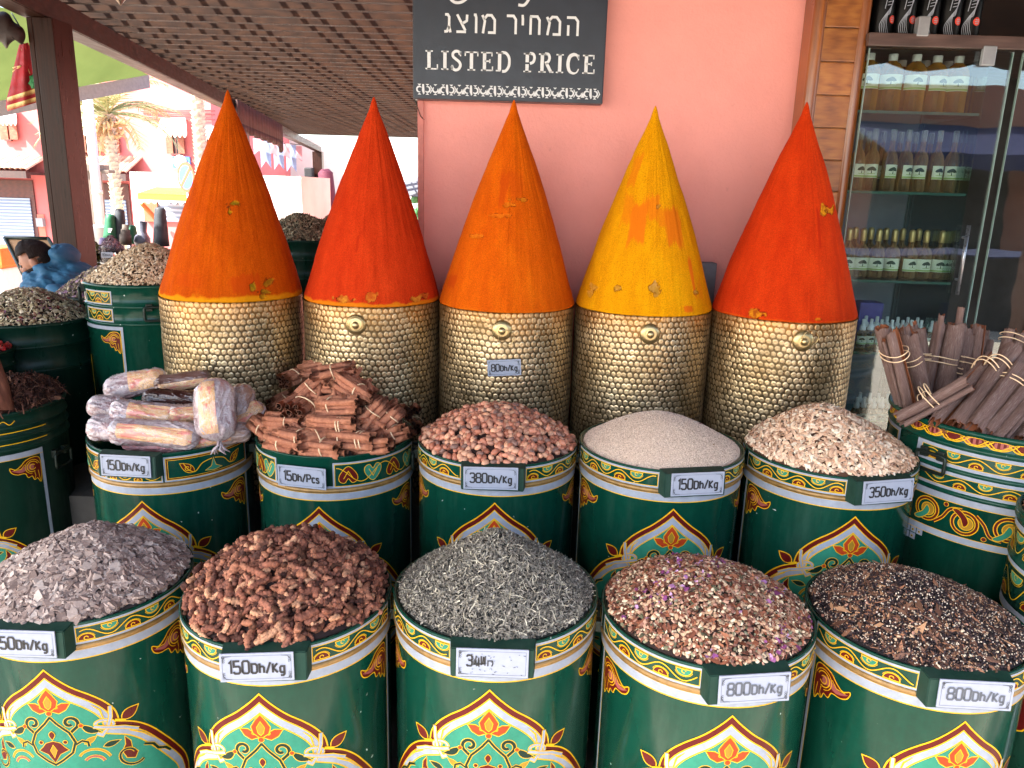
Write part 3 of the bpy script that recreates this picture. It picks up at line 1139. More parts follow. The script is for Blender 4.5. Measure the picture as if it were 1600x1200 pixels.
class Mound:
    def __init__(s, R, h, p=1.3, q=1.0, off=(0, 0), noise=0.004, nsc=18, seed=0, flat=0.0):
        s.R, s.h, s.p, s.q, s.off, s.noise, s.nsc, s.seed, s.flat = R, h, p, q, off, noise, nsc, seed, flat

    def z(s, x, y):
        r = np.sqrt(x * x + y * y) / s.R
        k = np.clip(1 - r, 0, 1)
        xx = x - s.off[0] * k; yy = y - s.off[1] * k
        t = np.clip(np.sqrt(xx * xx + yy * yy + (s.R * s.flat) ** 2) / s.R, 0, 1.0)
        z = s.h * np.clip(1 - t ** s.p, 0, 1) ** s.q
        e = np.clip((1 - r) * 6, 0, 1)
        return z + s.noise * 2 * (fbm(x * s.nsc + 31, y * s.nsc + 17, s.seed) - 0.47) * e

    def normal(s, x, y):
        e = 0.004
        dx = (s.z(x + e, y) - s.z(x - e, y)) / (2 * e); dy = (s.z(x, y + e) - s.z(x, y - e)) / (2 * e)
        n = np.stack([-dx, -dy, np.ones_like(dx)], 1)
        return n / np.linalg.norm(n, axis=1, keepdims=True)


def scatter(m, tmpl, n, s0, s1, tilt=0.35, lift=0.003, rmax=0.992, rng=None, cluster=None, bias=1.0):
    """copies of the templates lying on the mound -> (verts, tris)"""
    rng = rng or RNG
    r = m.R * rmax * np.sqrt(rng.random(n)); a = rng.random(n) * 2 * pi
    x, y = r * np.cos(a), r * np.sin(a)
    if cluster is not None:
        keep = fbm(x * cluster[0], y * cluster[0], cluster[1]) > cluster[2]
        x, y = x[keep], y[keep]; n = len(x)
    z = m.z(x, y); nr = m.normal(x, y)
    nr = nr + rng.normal(0, tilt, (n, 3)); nr /= np.linalg.norm(nr, axis=1, keepdims=True)
    t = rng.normal(0, 1, (n, 3)); t -= (t * nr).sum(1, keepdims=True) * nr; t /= np.linalg.norm(t, axis=1, keepdims=True)
    b = np.cross(nr, t)
    sc = s0 + (s1 - s0) * rng.random(n) ** (1.3 * bias)
    pos = np.stack([x, y, z], 1) + nr * (rng.random((n, 1)) * lift)
    k = rng.integers(0, len(tmpl), n)
    Vs, Fs, base = [], [], 0
    for j, (tv, tf) in enumerate(tmpl):
        id_ = np.where(k == j)[0]
        if len(id_) == 0: continue
        B = np.stack([t[id_], b[id_], nr[id_]], 2)                     # columns
        V = np.einsum('nij,vj->nvi', B, tv) * sc[id_][:, None, None] + pos[id_][:, None, :]
        nv = tv.shape[0]
        F = tf[None] + (np.arange(len(id_)) * nv)[:, None, None] + base
        Vs.append(V.reshape(-1, 3)); Fs.append(F.reshape(-1, 3)); base += len(id_) * nv
    return np.concatenate(Vs), np.concatenate(Fs)


def mound_base(m, nr=36, na=96, drop=0.05):
    V = [[0, 0, float(m.z(np.zeros(1), np.zeros(1))[0])]]
    for j in range(1, nr + 1):
        rr = m.R * j / nr
        a = np.arange(na) * 2 * pi / na
        x, y = rr * np.cos(a), rr * np.sin(a)
        z = m.z(x, y)
        V += np.stack([x, y, z], 1).tolist()
    a = np.arange(na) * 2 * pi / na
    V += np.stack([m.R * np.cos(a), m.R * np.sin(a), np.full(na, -drop)], 1).tolist()
    F = [(0, 1 + i, 1 + (i + 1) % na) for i in range(na)]
    for j in range(nr):
        for i in range(na):
            p = 1 + j * na + i; q = 1 + j * na + (i + 1) % na
            F.append((p, p + na, q + na)); F.append((p, q + na, q))
    return np.array(V, dtype=np.float32), np.array(F, dtype=np.int32)


def heap(name, label, cat, loc, m, base_mat, layers, kind='stuff', group='heaps of loose spices in the barrels', base_drop=0.003, smooth=False):
    V, F = mound_base(m)
    V = V.copy(); V[:, 2] -= base_drop
    Vs, Fs, Ms = [V], [F], [np.zeros(len(F), dtype=np.int32)]
    mats = [base_mat]
    n0 = len(V)
    for (args, mat) in layers:
        v, f = scatter(m, *args[0], **args[1])
        if mat not in mats: mats.append(mat)
        Vs.append(v); Fs.append(f + n0); n0 += len(v)
        Ms.append(np.full(len(f), mats.index(mat), dtype=np.int32))
    o = mesh_np(name, np.concatenate(Vs), np.concatenate(Fs), mats, None, np.concatenate(Ms), smooth)
    o.location = loc
    return tag(o, label, cat, group, kind)


def L_(tm, n, s0, s1, mat, **kw):
    return (((tm, n, s0, s1), kw), mat)


rg = random.Random(3)
IR = BR - 0.0075
# grey clay chips
m = Mound(IR, 0.098, 1.35, 1.0, (0.0, 0.01), 0.007, 14, 1, 0.05)
clay = grain_mat('clay_chips', ['#aa958a', '#957f75', '#b7a397', '#857067', '#a08b80', '#c2b0a4', '#746159', '#9a857a'], 0.8, 0.2, 300)
chips = [t_chip(rg, rg.uniform(.14, .3), rg.choice([4, 5, 6])) for _ in range(14)]
heap('clay_chip_heap', 'heap of flat grey mauve clay chips in the front left barrel', 'spice heap', (-0.925, 1.521, 0.752), m, flat('clay_dark', '#3a2f2c', 0.9),
     [L_(chips, 5200, 0.007, 0.015, clay, tilt=0.35, lift=0.008), L_(chips, 1500, 0.012, 0.026, clay, tilt=0.3, lift=0.008), L_(chips, 420, 0.020, 0.032, clay, tilt=0.22, lift=0.006)])
# brown roots
m = Mound(IR, 0.102, 2.0, 1.0, (0.0, 0.0), 0.014, 12, 5)
rootm = grain_mat('root_bark', ['#8a5441', '#a06650', '#6b4032', '#b07458', '#55311f', '#935a44', '#cc9470', '#7a4938', '#a86c50', '#4f2d22'], 0.8, 0.9, 200, fine=0.7)
roots = [t_root(rg, rg.uniform(0.6, 3.2), rg.uniform(.26, .4)) for _ in range(12)]
stubs = [t_root(rg, rg.uniform(0.2, 1.0), rg.uniform(.42, .6), 8) for _ in range(5)]
heap('dried_root_heap', 'heap of knobbly reddish brown dried roots in a front barrel', 'spice heap', (-0.457, 1.440, 0.770), m, flat('root_dark', '#2a1711', 0.9),
     [L_(roots, 900, 0.024, 0.040, rootm, tilt=0.6, lift=0.012, rmax=.985), L_(stubs, 620, 0.014, 0.028, rootm, tilt=0.9, lift=0.018, rmax=.985), L_(roots, 260, 0.030, 0.048, rootm, tilt=0.45, lift=0.018, rmax=.92)], smooth=True)
# crushed grey green leaves
m = Mound(IR, 0.135, 1.05, 1.0, (0.0, 0.0), 0.004, 20, 9, 0.10)
leafm = grain_mat('crushed_leaf', ['#716a5f', '#827a6d', '#5c564e', '#958d80', '#797165', '#4b463f', '#8b8376', '#a79e8f'], 0.8, 0.2, 400)
stalk = grain_mat('pale_stalks', ['#b0a690', '#c4baa3', '#988f7b', '#d3c9b1'], 0.75)
bits = [t_strip(rg, rg.uniform(.18, .5), rg.uniform(-2.5, 2.5), 4, rg.uniform(-1.2, 1.2)) for _ in range(14)]
thin = [t_strip(rg, rg.uniform(.05, .09), rg.uniform(-2, 2), 6, 0.5, 0.2) for _ in range(8)]
heap('crushed_leaf_heap', 'peaked heap of grey green crushed dry leaves, middle of the front row', 'spice heap', (-0.021, 1.446, 0.790), m, flat('leaf_dark', '#262620', 0.9),
     [L_(bits, 17000, 0.004, 0.010, leafm, tilt=0.55, lift=0.006), L_(bits, 3500, 0.008, 0.014, leafm, tilt=0.5, lift=0.006), L_(thin, 1500, 0.010, 0.026, stalk, tilt=0.35, lift=0.006), L_(bits, 900, 0.005, 0.011, stalk, tilt=0.4, lift=0.007)])
# mixed petals and seeds
m = Mound(IR, 0.074, 2.0, 1.0, (-0.03, 0.0), 0.007, 13, 13)
mix1 = grain_mat('mixed_seeds', ['#ac7d67', '#d2af8b', '#8f6151', '#dfc6a4', '#a0715d', '#c39a7a', '#77513f', '#cf9e84', '#b49173', '#e6d3b1'], 0.7)
mix2 = grain_mat('rose_petals', ['#b07aa8', '#8d4a7d', '#c79abf', '#a2628f', '#7c3a66'], 0.6)
mix3 = grain_mat('bark_splinters', ['#7a4530', '#96593f', '#603526', '#a86b4c'], 0.7)
mix4 = grain_mat('dried_green', ['#5d5a40', '#77745a', '#494733', '#8c8a6d'], 0.75)
flk = [t_flake(rg, rg.uniform(.45, .8), rg.uniform(.12, .3)) for _ in range(10)]
spl = [t_chip(rg, .14, 4, rg.uniform(1.6, 2.6)) for _ in range(8)]
nub = [t_ball(7, 5, 1, .8, .75)]
pet = [t_chip(rg, .06, 6) for _ in range(4)] + [t_strip(rg, .7, 3, 4, .5, .3) for _ in range(3)]
heap('petal_seed_mix_heap', 'heap of mixed seeds, bark and purple petals in a front barrel', 'spice heap', (0.412, 1.402, 0.783), m, flat('mix_dark', '#33221a', 0.9),
     [L_(flk, 5200, 0.006, 0.013, mix1, tilt=0.5, lift=0.008), L_(spl, 1500, 0.005, 0.013, mix3, tilt=0.5, lift=0.008), L_(nub, 900, 0.005, 0.010, mix1, tilt=0.5, lift=0.008),
      L_(flk, 700, 0.008, 0.014, mix4, tilt=0.5, lift=0.007), L_(pet, 650, 0.006, 0.014, mix2, tilt=0.5, lift=0.010, cluster=(14, 3, 0.5))])
# dark seeds with bark
m = Mound(IR, 0.080, 1.7, 1.0, (-0.045, 0.0), 0.006, 12, 21)
sd1 = grain_mat('dark_seeds', ['#251b1c', '#33272a', '#1a1314', '#413136', '#2a2022', '#4e3a35'], 0.5)
sd2 = grain_mat('pale_seeds', ['#c9b8a2', '#ddcfbb', '#b39d85', '#a5836a'], 0.6)
bk = grain_mat('bark_pieces', ['#6d4c38', '#875d45', '#553729', '#9c6c50', '#745343', '#b08562', '#493026'], 0.75)
bb = [t_ball(5, 3)]
bkp = [t_chip(rg, .12, 4, rg.uniform(1.6, 3.2)) for _ in range(8)] + [t_strip(rg, .25, 2, 5, .6, .4) for _ in range(5)]
heap('dark_seed_bark_heap', 'heap of tiny dark and white seeds with brown bark pieces, right front barrel', 'spice heap', (0.853, 1.424, 0.768), m, flat('seed_dark', '#1a1112', 0.9),
     [L_(bb, 16000, 0.0026, 0.0044, sd1, lift=0.005), L_(bb, 4200, 0.0024, 0.0040, sd2, lift=0.006), L_(bkp, 2600, 0.004, 0.009, bk, tilt=0.35, lift=0.006, cluster=(9, 4, 0.40)), L_(bkp, 220, 0.009, 0.017, bk, tilt=0.25, lift=0.006), L_(flk, 260, 0.007, 0.012, mix1, tilt=0.3, lift=0.006)])
# argan nuts
m = Mound(IR, 0.080, 1.75, 1.0, (0.0, 0.0), 0.006, 12, 25)
nutm = grain_mat('argan_nuts', ['#bf7f66', '#ab6a52', '#cf8c70', '#985c48', '#c89679', '#b6745c', '#7f5f54', '#d79d7c', '#ad7c66'], 0.45, 0.15, 120)
nuts = [t_ball(10, 7, 1, rg.uniform(.66, .8), rg.uniform(.6, .75), rg.uniform(0.0, .25)) for _ in range(6)]
heap('argan_nut_heap', 'heap of smooth brown argan nuts in the middle of the second row', 'nut heap', (-0.034, 1.946, 0.951), m, flat('nut_dark', '#2d1710', 0.9),
     [L_(nuts, 900, 0.018, 0.025, nutm, tilt=0.5, lift=0.006), L_(nuts, 420, 0.017, 0.024, nutm, tilt=0.5, lift=0.016)], smooth=True)
# sandy powder
m = Mound(IR, 0.086, 1.5, 1.0, (-0.01, 0.0), 0.003, 10, 29, 0.18)
t = NT('sandy_powder')
co = t.coord()
n1 = t.noise(620, 2, 0.5, co); n2 = t.noise(240, 3, 0.6, co)
c = t.ramp(n1, [(0.30, C('#b8a08e')), (0.45, C('#e0c9b5')), (0.6, C('#ead4c0')), (0.75, C('#f2e0ce'))])
c = t.mix(0.5, c, t.ramp(n2, [(0.3, C('#c0a997')), (0.7, C('#e2cebb'))]))
t.bsdf(c, 0.9, 0, t.bump(n1, 0.35, 0.0015), spec=0.2)
sand = MATS['sandy_powder']
sg = grain_mat('sand_grains', ['#e2cab6', '#ebd6c2', '#c8b09d', '#f2e0cd', '#a8907d', '#e5cfbb'], 0.85)
sp2 = grain_mat('stray_bits', ['#5b2f3d', '#8a5f2a', '#4a2c22', '#7b4a5a'], 0.7)
heap('sandy_powder_heap', 'smooth mound of fine sandy beige powder in a second row barrel', 'spice heap', (0.396, 1.903, 0.967), m, sand,
     [L_(bb, 26000, 0.0013, 0.0025, sg, lift=0.001), L_(flk, 14, 0.006, 0.012, sp2, lift=0.002)])
# pale flat husks
m = Mound(IR, 0.112, 1.45, 1.0, (-0.03, 0.0), 0.006, 12, 33, 0.06)
husk = grain_mat('pale_husks', ['#e0bb9b', '#ebcbad', '#d3ab8c', '#f0dabd', '#c89b7c', '#e4c0a1', '#f2dfc5', '#d8b398'], 0.6, 0.2, 200)
hk = [t_flake(rg, rg.uniform(.36, .52), .09, 10) for _ in range(10)]
heap('flat_seed_heap', 'heap of pale flat seeds in the right barrel of the second row', 'spice heap', (0.830, 1.884, 0.970), m, flat('husk_dark', '#5a3c2b', 0.9),
     [L_(hk, 6200, 0.013, 0.021, husk, tilt=0.42, lift=0.012)])

# ------------------------------------------------------------------ hammered brass drums with powder cones
def brass_mesh():
    R, H = 0.220, 0.62
    nu, nv = 720, 300
    cw = 2 * pi * R / 78; rh = 0.0178
    a = np.arange(nu) * 2 * pi / nu
    v = np.linspace(0, -H, nv)
    U, Vv = np.meshgrid(a * R, v)
    U = U.ravel(); Vv = Vv.ravel()
    def cell(du, dv):
        row = np.floor(-Vv / rh + dv)
        wob = (vnoise(U * 9, row * 0.0 + 3.3, 7) - .5) * 0.5
        row = np.floor(-Vv / rh + dv + wob)
        cu = U / cw + 0.5 * (row % 2) + du
        col = np.floor(cu) % 78
        j1 = ((row * 37 + col * 91) * 0.6180339) % 1.0; j2 = ((row * 53 + col * 29) * 0.7548776) % 1.0; j3 = ((row * 17 + col * 71) * 0.5698403) % 1.0
        fx = (cu - np.floor(cu) - 0.5 - (j1 - .5) * .24 - du) * 1.0
        fy = (-Vv / rh + dv + wob - np.floor(-Vv / rh + dv + wob) - 0.5 - (j2 - .5) * .22 - 0)
        return fx + du, fy, 0.465 + 0.10 * (j3 - .5), j3
    fx, fy, rad, j3 = cell(0, 0)
    d = (np.abs(fx / (rad * 0.93)) ** 2.1 + np.abs(fy / (rad * 1.03)) ** 2.1) ** (1 / 2.1)
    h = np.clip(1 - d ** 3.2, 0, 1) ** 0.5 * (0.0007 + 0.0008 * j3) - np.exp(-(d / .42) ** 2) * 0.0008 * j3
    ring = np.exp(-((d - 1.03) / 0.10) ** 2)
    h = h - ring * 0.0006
    dent = (fbm(U * 7, Vv * 7, 3) - .47) * 0.006
    r = R - 0.001 + h + dent * np.clip(-Vv * 10, 0, 1)
    lip = np.clip(1 - (-Vv) / 0.004, 0, 1)
    r = r * (1 - lip) + (R + 0.001) * lip
    V = np.stack([r * np.sin(U / R), -r * np.cos(U / R), Vv], 1)
    i = np.arange(nu); i2 = (i + 1) % nu
    F = []
    for j in range(nv - 1):
        F.append(np.stack([j * nu + i, (j + 1) * nu + i, (j + 1) * nu + i2, j * nu + i2], 1))
    F = np.concatenate(F)
    t = NT('hammered_brass')
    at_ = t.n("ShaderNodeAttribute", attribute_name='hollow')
    co = t.coord()
    n = t.noise(9, 5, 0.6, co)
    c = t.ramp(n, [(0.3, C('#a68c66')), (0.55, C('#c9b089')), (0.75, C('#e0cba6'))])
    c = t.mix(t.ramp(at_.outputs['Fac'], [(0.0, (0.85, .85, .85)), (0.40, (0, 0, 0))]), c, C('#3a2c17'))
    sp = t.n("ShaderNodeSeparateXYZ"); t.l(co, sp.inputs[0])
    ad = t.n("ShaderNodeMath", operation='ADD'); t.l(sp.outputs[2], ad.inputs[0])
    ml = t.n("ShaderNodeMath", operation='MULTIPLY'); ml.inputs[1].default_value = 0.16; t.l(t.noise(13, 4, .6, co), ml.inputs[0]); t.l(ml.outputs[0], ad.inputs[1])
    c = t.mix(t.ramp(ad.outputs[0], [(0.0, (0, 0, 0)), (0.10, (0.5, .5, .5))]), c, C('#b06f18'))     # spilt powder below the cone
    oi = t.n("ShaderNodeObjectInfo"); mo = t.n("ShaderNodeVectorMath", operation='ADD'); sm_ = t.n("ShaderNodeMath", operation='MULTIPLY'); sm_.inputs[1].default_value = 21.0
    t.l(oi.outputs['Random'], sm_.inputs[0]); t.l(co, mo.inputs[0]); t.l(sm_.outputs[0], mo.inputs[1])
    tar = t.ramp(t.noise(5.5, 5, 0.65, mo.outputs[0]), [(0.48, (0, 0, 0)), (0.72, (0.55, .55, .55))])
    c = t.mix(tar, c, C('#6e5a3a'))
    rr = t.ramp(t.noise(30, 4, 0.6, co), [(0.3, (0.30,) * 3), (0.7, (0.5,) * 3)])
    t.bsdf(c, rr, 0.85, None)
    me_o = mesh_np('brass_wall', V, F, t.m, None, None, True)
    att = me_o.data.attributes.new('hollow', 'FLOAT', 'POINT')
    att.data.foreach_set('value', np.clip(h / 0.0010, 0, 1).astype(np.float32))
    me = me_o.data
    bpy.data.objects.remove(me_o)
    return me


BRASS = brass_mesh()
brass_plain = flat('brass_plain', '#bfa878', 0.36, 0.9, 0.2, 40)


def powder_mat(name, lo, mid, hi, chip, chip2, stain, foot):
    t = NT(name)
    co = t.coord()
    a = t.n("ShaderNodeAttribute", attribute_name='wear')
    s = t.n("ShaderNodeSeparateColor"); t.l(a.outputs['Color'], s.inputs[0])
    st = t.noise(4, 5, 0.6, t.mapping(co, (7, 7, 1.5)))
    g = t.noise(420, 2, 0.5, co)
    c = t.ramp(st, [(0.25, C(lo)), (0.5, C(mid)), (0.75, C(hi))])
    c = t.mix(0.35, c, t.ramp(t.noise(5, 4, .6, co), [(0.3, C(lo)), (0.7, C(hi))]))
    c = t.mix(1.0, c, t.ramp(g, [(0.3, (0.60,) * 3), (0.7, (1.12,) * 3)]), 'MULTIPLY')
    c = t.mix(s.outputs[1], c, C(stain))
    ch = t.ramp(t.noise(60, 4, .6, co), [(0.4, C(chip)), (0.62, C(chip2))])
    c = t.mix(s.outputs[2], c, C(foot))
    c = t.mix(s.outputs[0], c, ch)
    c = t.mix(a.outputs['Alpha'], c, C('#4a1c08'))
    h = t.mix(0.3, g, t.noise(120, 3, .6, co))
    t.bsdf(c, 0.95, 0, t.bump(h, 0.55, 0.002), spec=0.06)
    return t.m


def cone_mesh(R, H, wear, stains, seed, foot=0.03, lean=(0, 0)):
    nu, nv = 460, 280
    a = np.arange(nu) * 2 * pi / nu
    a = a + 0.62 * np.sin(a + pi) * -1.0 if False else a - 0.55 * np.sin(a)
    tt = np.linspace(0, 1, nv) ** 0.96
    A, Tt = np.meshgrid(a, tt)
    A = A.ravel(); Tt = Tt.ravel()
    Aw = (A + pi) % (2 * pi) - pi                   # 0 in front
    z = Tt * H
    base = R * (1 - Tt)
    base = base + 0.010 * np.sin(np.clip(Tt / 0.94, 0, 1) * pi)
    base = np.minimum(base, R + 0.004)
    edge = np.clip(z / 0.018, 0, 1)
    base = base - 0.006 * (1 - np.sqrt(1 - (1 - edge) ** 2))
    base = np.where(Tt > 0.94, R * 0.06 * np.clip((1 - Tt) / 0.06, 0, 1) ** 0.68, base)
    cx, cy = np.sin(Aw) * base, np.cos(Aw) * base
    nz = (fbm(cx * 11 + 5, cy * 11 + z * 9, seed) - .47) * 0.008 + (fbm(A * 8, z * 4, seed + 3) - .47) * 0.004
    streak = (vnoise(A * 14, z * 3 + seed, seed + 9) - .5) * 0.0010
    base = base + (nz + streak) * np.clip(base / 0.05, 0, 1)
    chip = np.zeros_like(A); crack = np.zeros_like(A); stain = np.zeros_like(A); depth = np.zeros_like(A)
    nn = fbm(cx * 70 + 9, z * 70 + cy * 20, seed + 5, 5)
    n2 = fbm(cx * 18 + 2, z * 18 + cy * 10, seed + 8)
    for (az, th, su, sv, k) in wear:
        du = (Aw - radians(az)) * np.maximum(base, 0.02); dv = z - th * H
        d = np.sqrt((du / su) ** 2 + (dv / sv) ** 2) + (nn - .47) * 2.6
        w = np.clip((1 - d) * 7, 0, 1)
        crack = np.maximum(crack, np.exp(-((d - 1.04) / 0.10) ** 2) * (nn > .40) * 0.85)
        chip = np.maximum(chip, w * min(k, 1)); depth = np.maximum(depth, w * 0.0030)
        rim = np.exp(-((d - 1.0) / 0.12) ** 2)
        depth = depth - rim * 0.0008
    for (az, th, su, sv, k) in stains:
        du = (Aw - radians(az)) * np.maximum(base, 0.02); dv = z - th * H
        d = np.maximum(np.abs(du / su), np.abs(dv / sv)) + (n2 - .47) * 1.1 + (vnoise(A * 40, z * 2, seed) - .5) * .5
        stain = np.maximum(stain, np.clip((1 - d) * 4, 0, 1) * k)
    ft = np.clip(1 - z / (foot * (0.25 + 1.6 * fbm(A * 6, z * 30, seed + 2))), 0, 1)
    ft = np.clip(ft * 3, 0, 1) * (0.75 if foot > .015 else .4)
    base = base - depth
    V = np.stack([base * np.sin(A) + lean[0] * z, -base * np.cos(A) + lean[1] * z, z], 1)
    i = np.arange(nu); i2 = (i + 1) % nu
    F = np.concatenate([np.stack([j * nu + i, j * nu + i2, (j + 1) * nu + i2, (j + 1) * nu + i], 1) for j in range(nv - 1)])
    return V, F, np.stack([chip, stain, ft, crack], 1)


CONES = [
    # position, height, materials(lo, mid, hi, chip, chip2, stain, foot), wear, stains, drum label, cone label, knob
    ((-0.919, 2.462, 1.250), 0.612, ('#a63c03', '#bd4a04', '#c95806', '#a8740f', '#6d5a12', '#b13c06', '#d08a0e'),
     [(23, .46, .019, .008, 1), (19, .44, .007, .017, 1), (36, .075, .010, .015, 1), (52, .09, .018, .012, .7), (46, .045, .020, .006, .8), (44, .03, .01, .01, .6)], [(30, .08, .05, .03, .8), (-20, .10, .05, .02, .4)],
     'hammered brass drum with a small hole and no knob under the leftmost powder cone', 'dark orange powder cone, the leftmost and widest, with an ochre chip on its side', None),
    ((-0.467, 2.488, 1.245), 0.612, ('#ad290c', '#c43510', '#d24016', '#c98a2a', '#a5551a', '#a0240b', '#cf7a12'),
     [(-14, .035, .030, .008, .8), (10, .055, .014, .014, .5), (48, .03, .02, .008, .8), (60, .04, .02, .01, .6)], [(-6, .30, .004, .025, .7)],
     'hammered brass drum with a round knob behind the cinnamon bundles', 'red orange powder cone in front of the far street, left of the pink wall edge', 'ring'),
    ((-0.025, 2.472, 1.243), 0.615, ('#ba4705', '#d05806', '#db680a', '#d3831a', '#ad5a10', '#b23d08', '#cf6a10'),
     [(16, .53, .026, .007, .9), (2, .50, .020, .006, .5), (-42, .35, .03, .006, .45), (-12, .45, .03, .006, .35)], [(-12, .56, .012, .05, .6), (10, .58, .02, .04, .4), (-62, .12, .03, .02, .7)],
     'hammered brass drum with knob, ring and the small 80Dh/Kg price plate', 'bright orange powder cone in the centre below the black sign', 'ringlow'),
    ((0.419, 2.468, 1.246), 0.606, ('#cd7f04', '#e09405', '#e8a309', '#b98a4a', '#a87828', '#cf6410', '#e3960e'),
     [(-1, .13, .020, .017, 1), (-32, .12, .013, .011, .8), (42, .11, .015, .012, .9), (4, .515, .006, .007, .7), (-62, .10, .02, .02, .5)],
     [(-22, .445, .030, .075, .85), (-38, .50, .026, .05, .5), (-4, .50, .018, .04, .7), (24, .42, .030, .060, .85), (10, .46, .015, .03, .6), (-50, .68, .018, .05, .55), (40, .17, .008, .055, 1), (30, .035, .024, .01, 1), (48, .12, .02, .05, .4)],
     'hammered brass drum with a plain round knob under the yellow cone', 'yellow turmeric powder cone with orange stains and broken patches', 'knob'),
    ((0.853, 2.400, 1.250), 0.618, ('#ac280a', '#c5340c', '#d24012', '#cf8a18', '#8d4a10', '#a0230a', '#cf5a10'),
     [(24, .505, .012, .014, 1), (38, .51, .030, .012, .9), (-38, .025, .024, .014, .8), (8, .02, .01, .004, .5)], [(12, .42, .004, .05, .9), (36, .3, .005, .06, .4), (30, .10, .006, .07, .5)],
     'hammered brass drum with knob and upturned ring, rightmost beside the glass cabinet', 'deep red powder cone, the rightmost, with a yellow broken patch', 'ringup'),
]
for i, (loc, H, cols, wear, stains, dlab, clab, knob) in enumerate(CONES):
    mt = powder_mat('powder_' + ('burnt_orange', 'red_orange', 'orange', 'yellow', 'red')[i], *cols)
    V, F, col = cone_mesh(0.222, H + 0.012, wear, stains, 40 + i * 7, (.020, .016, .007, .006, .007)[i], lean=((0.040, 0.0), (0.024, 0), (0.010, 0), (-0.006, 0), (0.000, 0))[i])
    o = mesh_np('spice_cone', V, F, mt, None, None, True)
    at2 = o.data.color_attributes.new('wear', 'FLOAT_COLOR', 'POINT')
    at2.data.foreach_set('color', col.astype(np.float32).ravel())
    o.location = loc
    o.rotation_euler = (0, 0, 0)
    tag(o, clab, 'spice cone', 'powder cones on the brass drums')
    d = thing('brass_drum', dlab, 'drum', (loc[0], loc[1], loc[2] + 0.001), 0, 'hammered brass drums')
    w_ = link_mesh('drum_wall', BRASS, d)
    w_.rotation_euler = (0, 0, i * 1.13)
    if knob:
        mb = MB()
        mb.lathe([(0.0, 0.020), (0.007, 0.0195), (0.0095, 0.016), (0.009, 0.011), (0.012, 0.009), (0.016, 0.010), (0.020, 0.009), (0.027, 0.006), (0.031, 0.002), (0.031, -0.004)], 36, 0,
                 mat=Matrix.Rotation(radians(90), 4, 'X'))
        kb = mb.build('knob', brass_plain, d)
        kb.location = (-0.010, -0.2225, -0.052)
        if knob != 'knob':
            mb = MB()
            ring = [(0.0235 * cos(q), 0, 0.0235 * sin(q)) for q in [2 * pi * j / 36 for j in range(36)]]
            mb.tube(ring, 0.0012, 8, 0, closed=True)
            rgm = mb.build('ring', brass_plain, kb)
            rgm.location = {'ring': (0.002, -0.012, 0.004), 'ringlow': (0.014, -0.013, -0.020), 'ringup': (0.016, -0.013, 0.012)}[knob]
            rgm.rotation_euler = (radians(8), 0, radians(6))
    if i == 2:
        pl = price_plate(d, '80Dh/Kg', 0.102, 0.050, seed=44)
        pl.location = (0.0, -0.232, -0.165)
        pl.rotation_euler = (radians(-2), radians(-4), 0)
# ------------------------------------------------------------------ cinnamon bundles on the heart-patterned barrel
def bark_material(name, outer, inner, scale):
    t = NT(name)
    co = t.coord()
    g = t.n("ShaderNodeNewGeometry")
    v = t.mapping(co, (1, 1, 0.12))
    n = t.noise(scale, 6, 0.65, v)
    c = t.ramp(n, [(0.28, C(outer[0])), (0.5, C(outer[1])), (0.72, C(outer[2]))])
    blot = t.ramp(t.noise(scale * 0.22, 3, 0.6, co), [(0.56, (0, 0, 0)), (0.72, (0.6, .6, .6))])
    c = t.mix(blot, c, C(outer[3]))
    c = t.mix(1.0, c, t.ramp(g.outputs['Random Per Island'], [(0, (0.72,) * 3), (1, (1.18,) * 3)]), 'MULTIPLY')
    t.bsdf(c, 0.78, 0, t.bump(n, 0.7, 0.003), spec=0.2)
    t2 = NT(name + '_inside')
    co = t2.coord()
    n = t2.noise(scale, 5, 0.6, t2.mapping(co, (1, 1, 0.1)))
    t2.bsdf(t2.ramp(n, [(0.3, C(inner[0])), (0.7, C(inner[1]))]), 0.7, 0, t2.bump(n, 0.3, 0.002))
    return t.m, t2.m


CIN, CIN_IN = bark_material('cinnamon', ('#865340', '#a86c52', '#c08565', '#955f4d'), ('#4a2616', '#6b3b22'), 60)
CAS, CAS_IN = bark_material('cassia_bark', ('#4f3c38', '#725a53', '#8d746b', '#a3938c'), ('#6a3820', '#8f5230'), 34)
tie_mat = flat('rubber_band', '#e3c39c', 0.55, 0, 0.1)


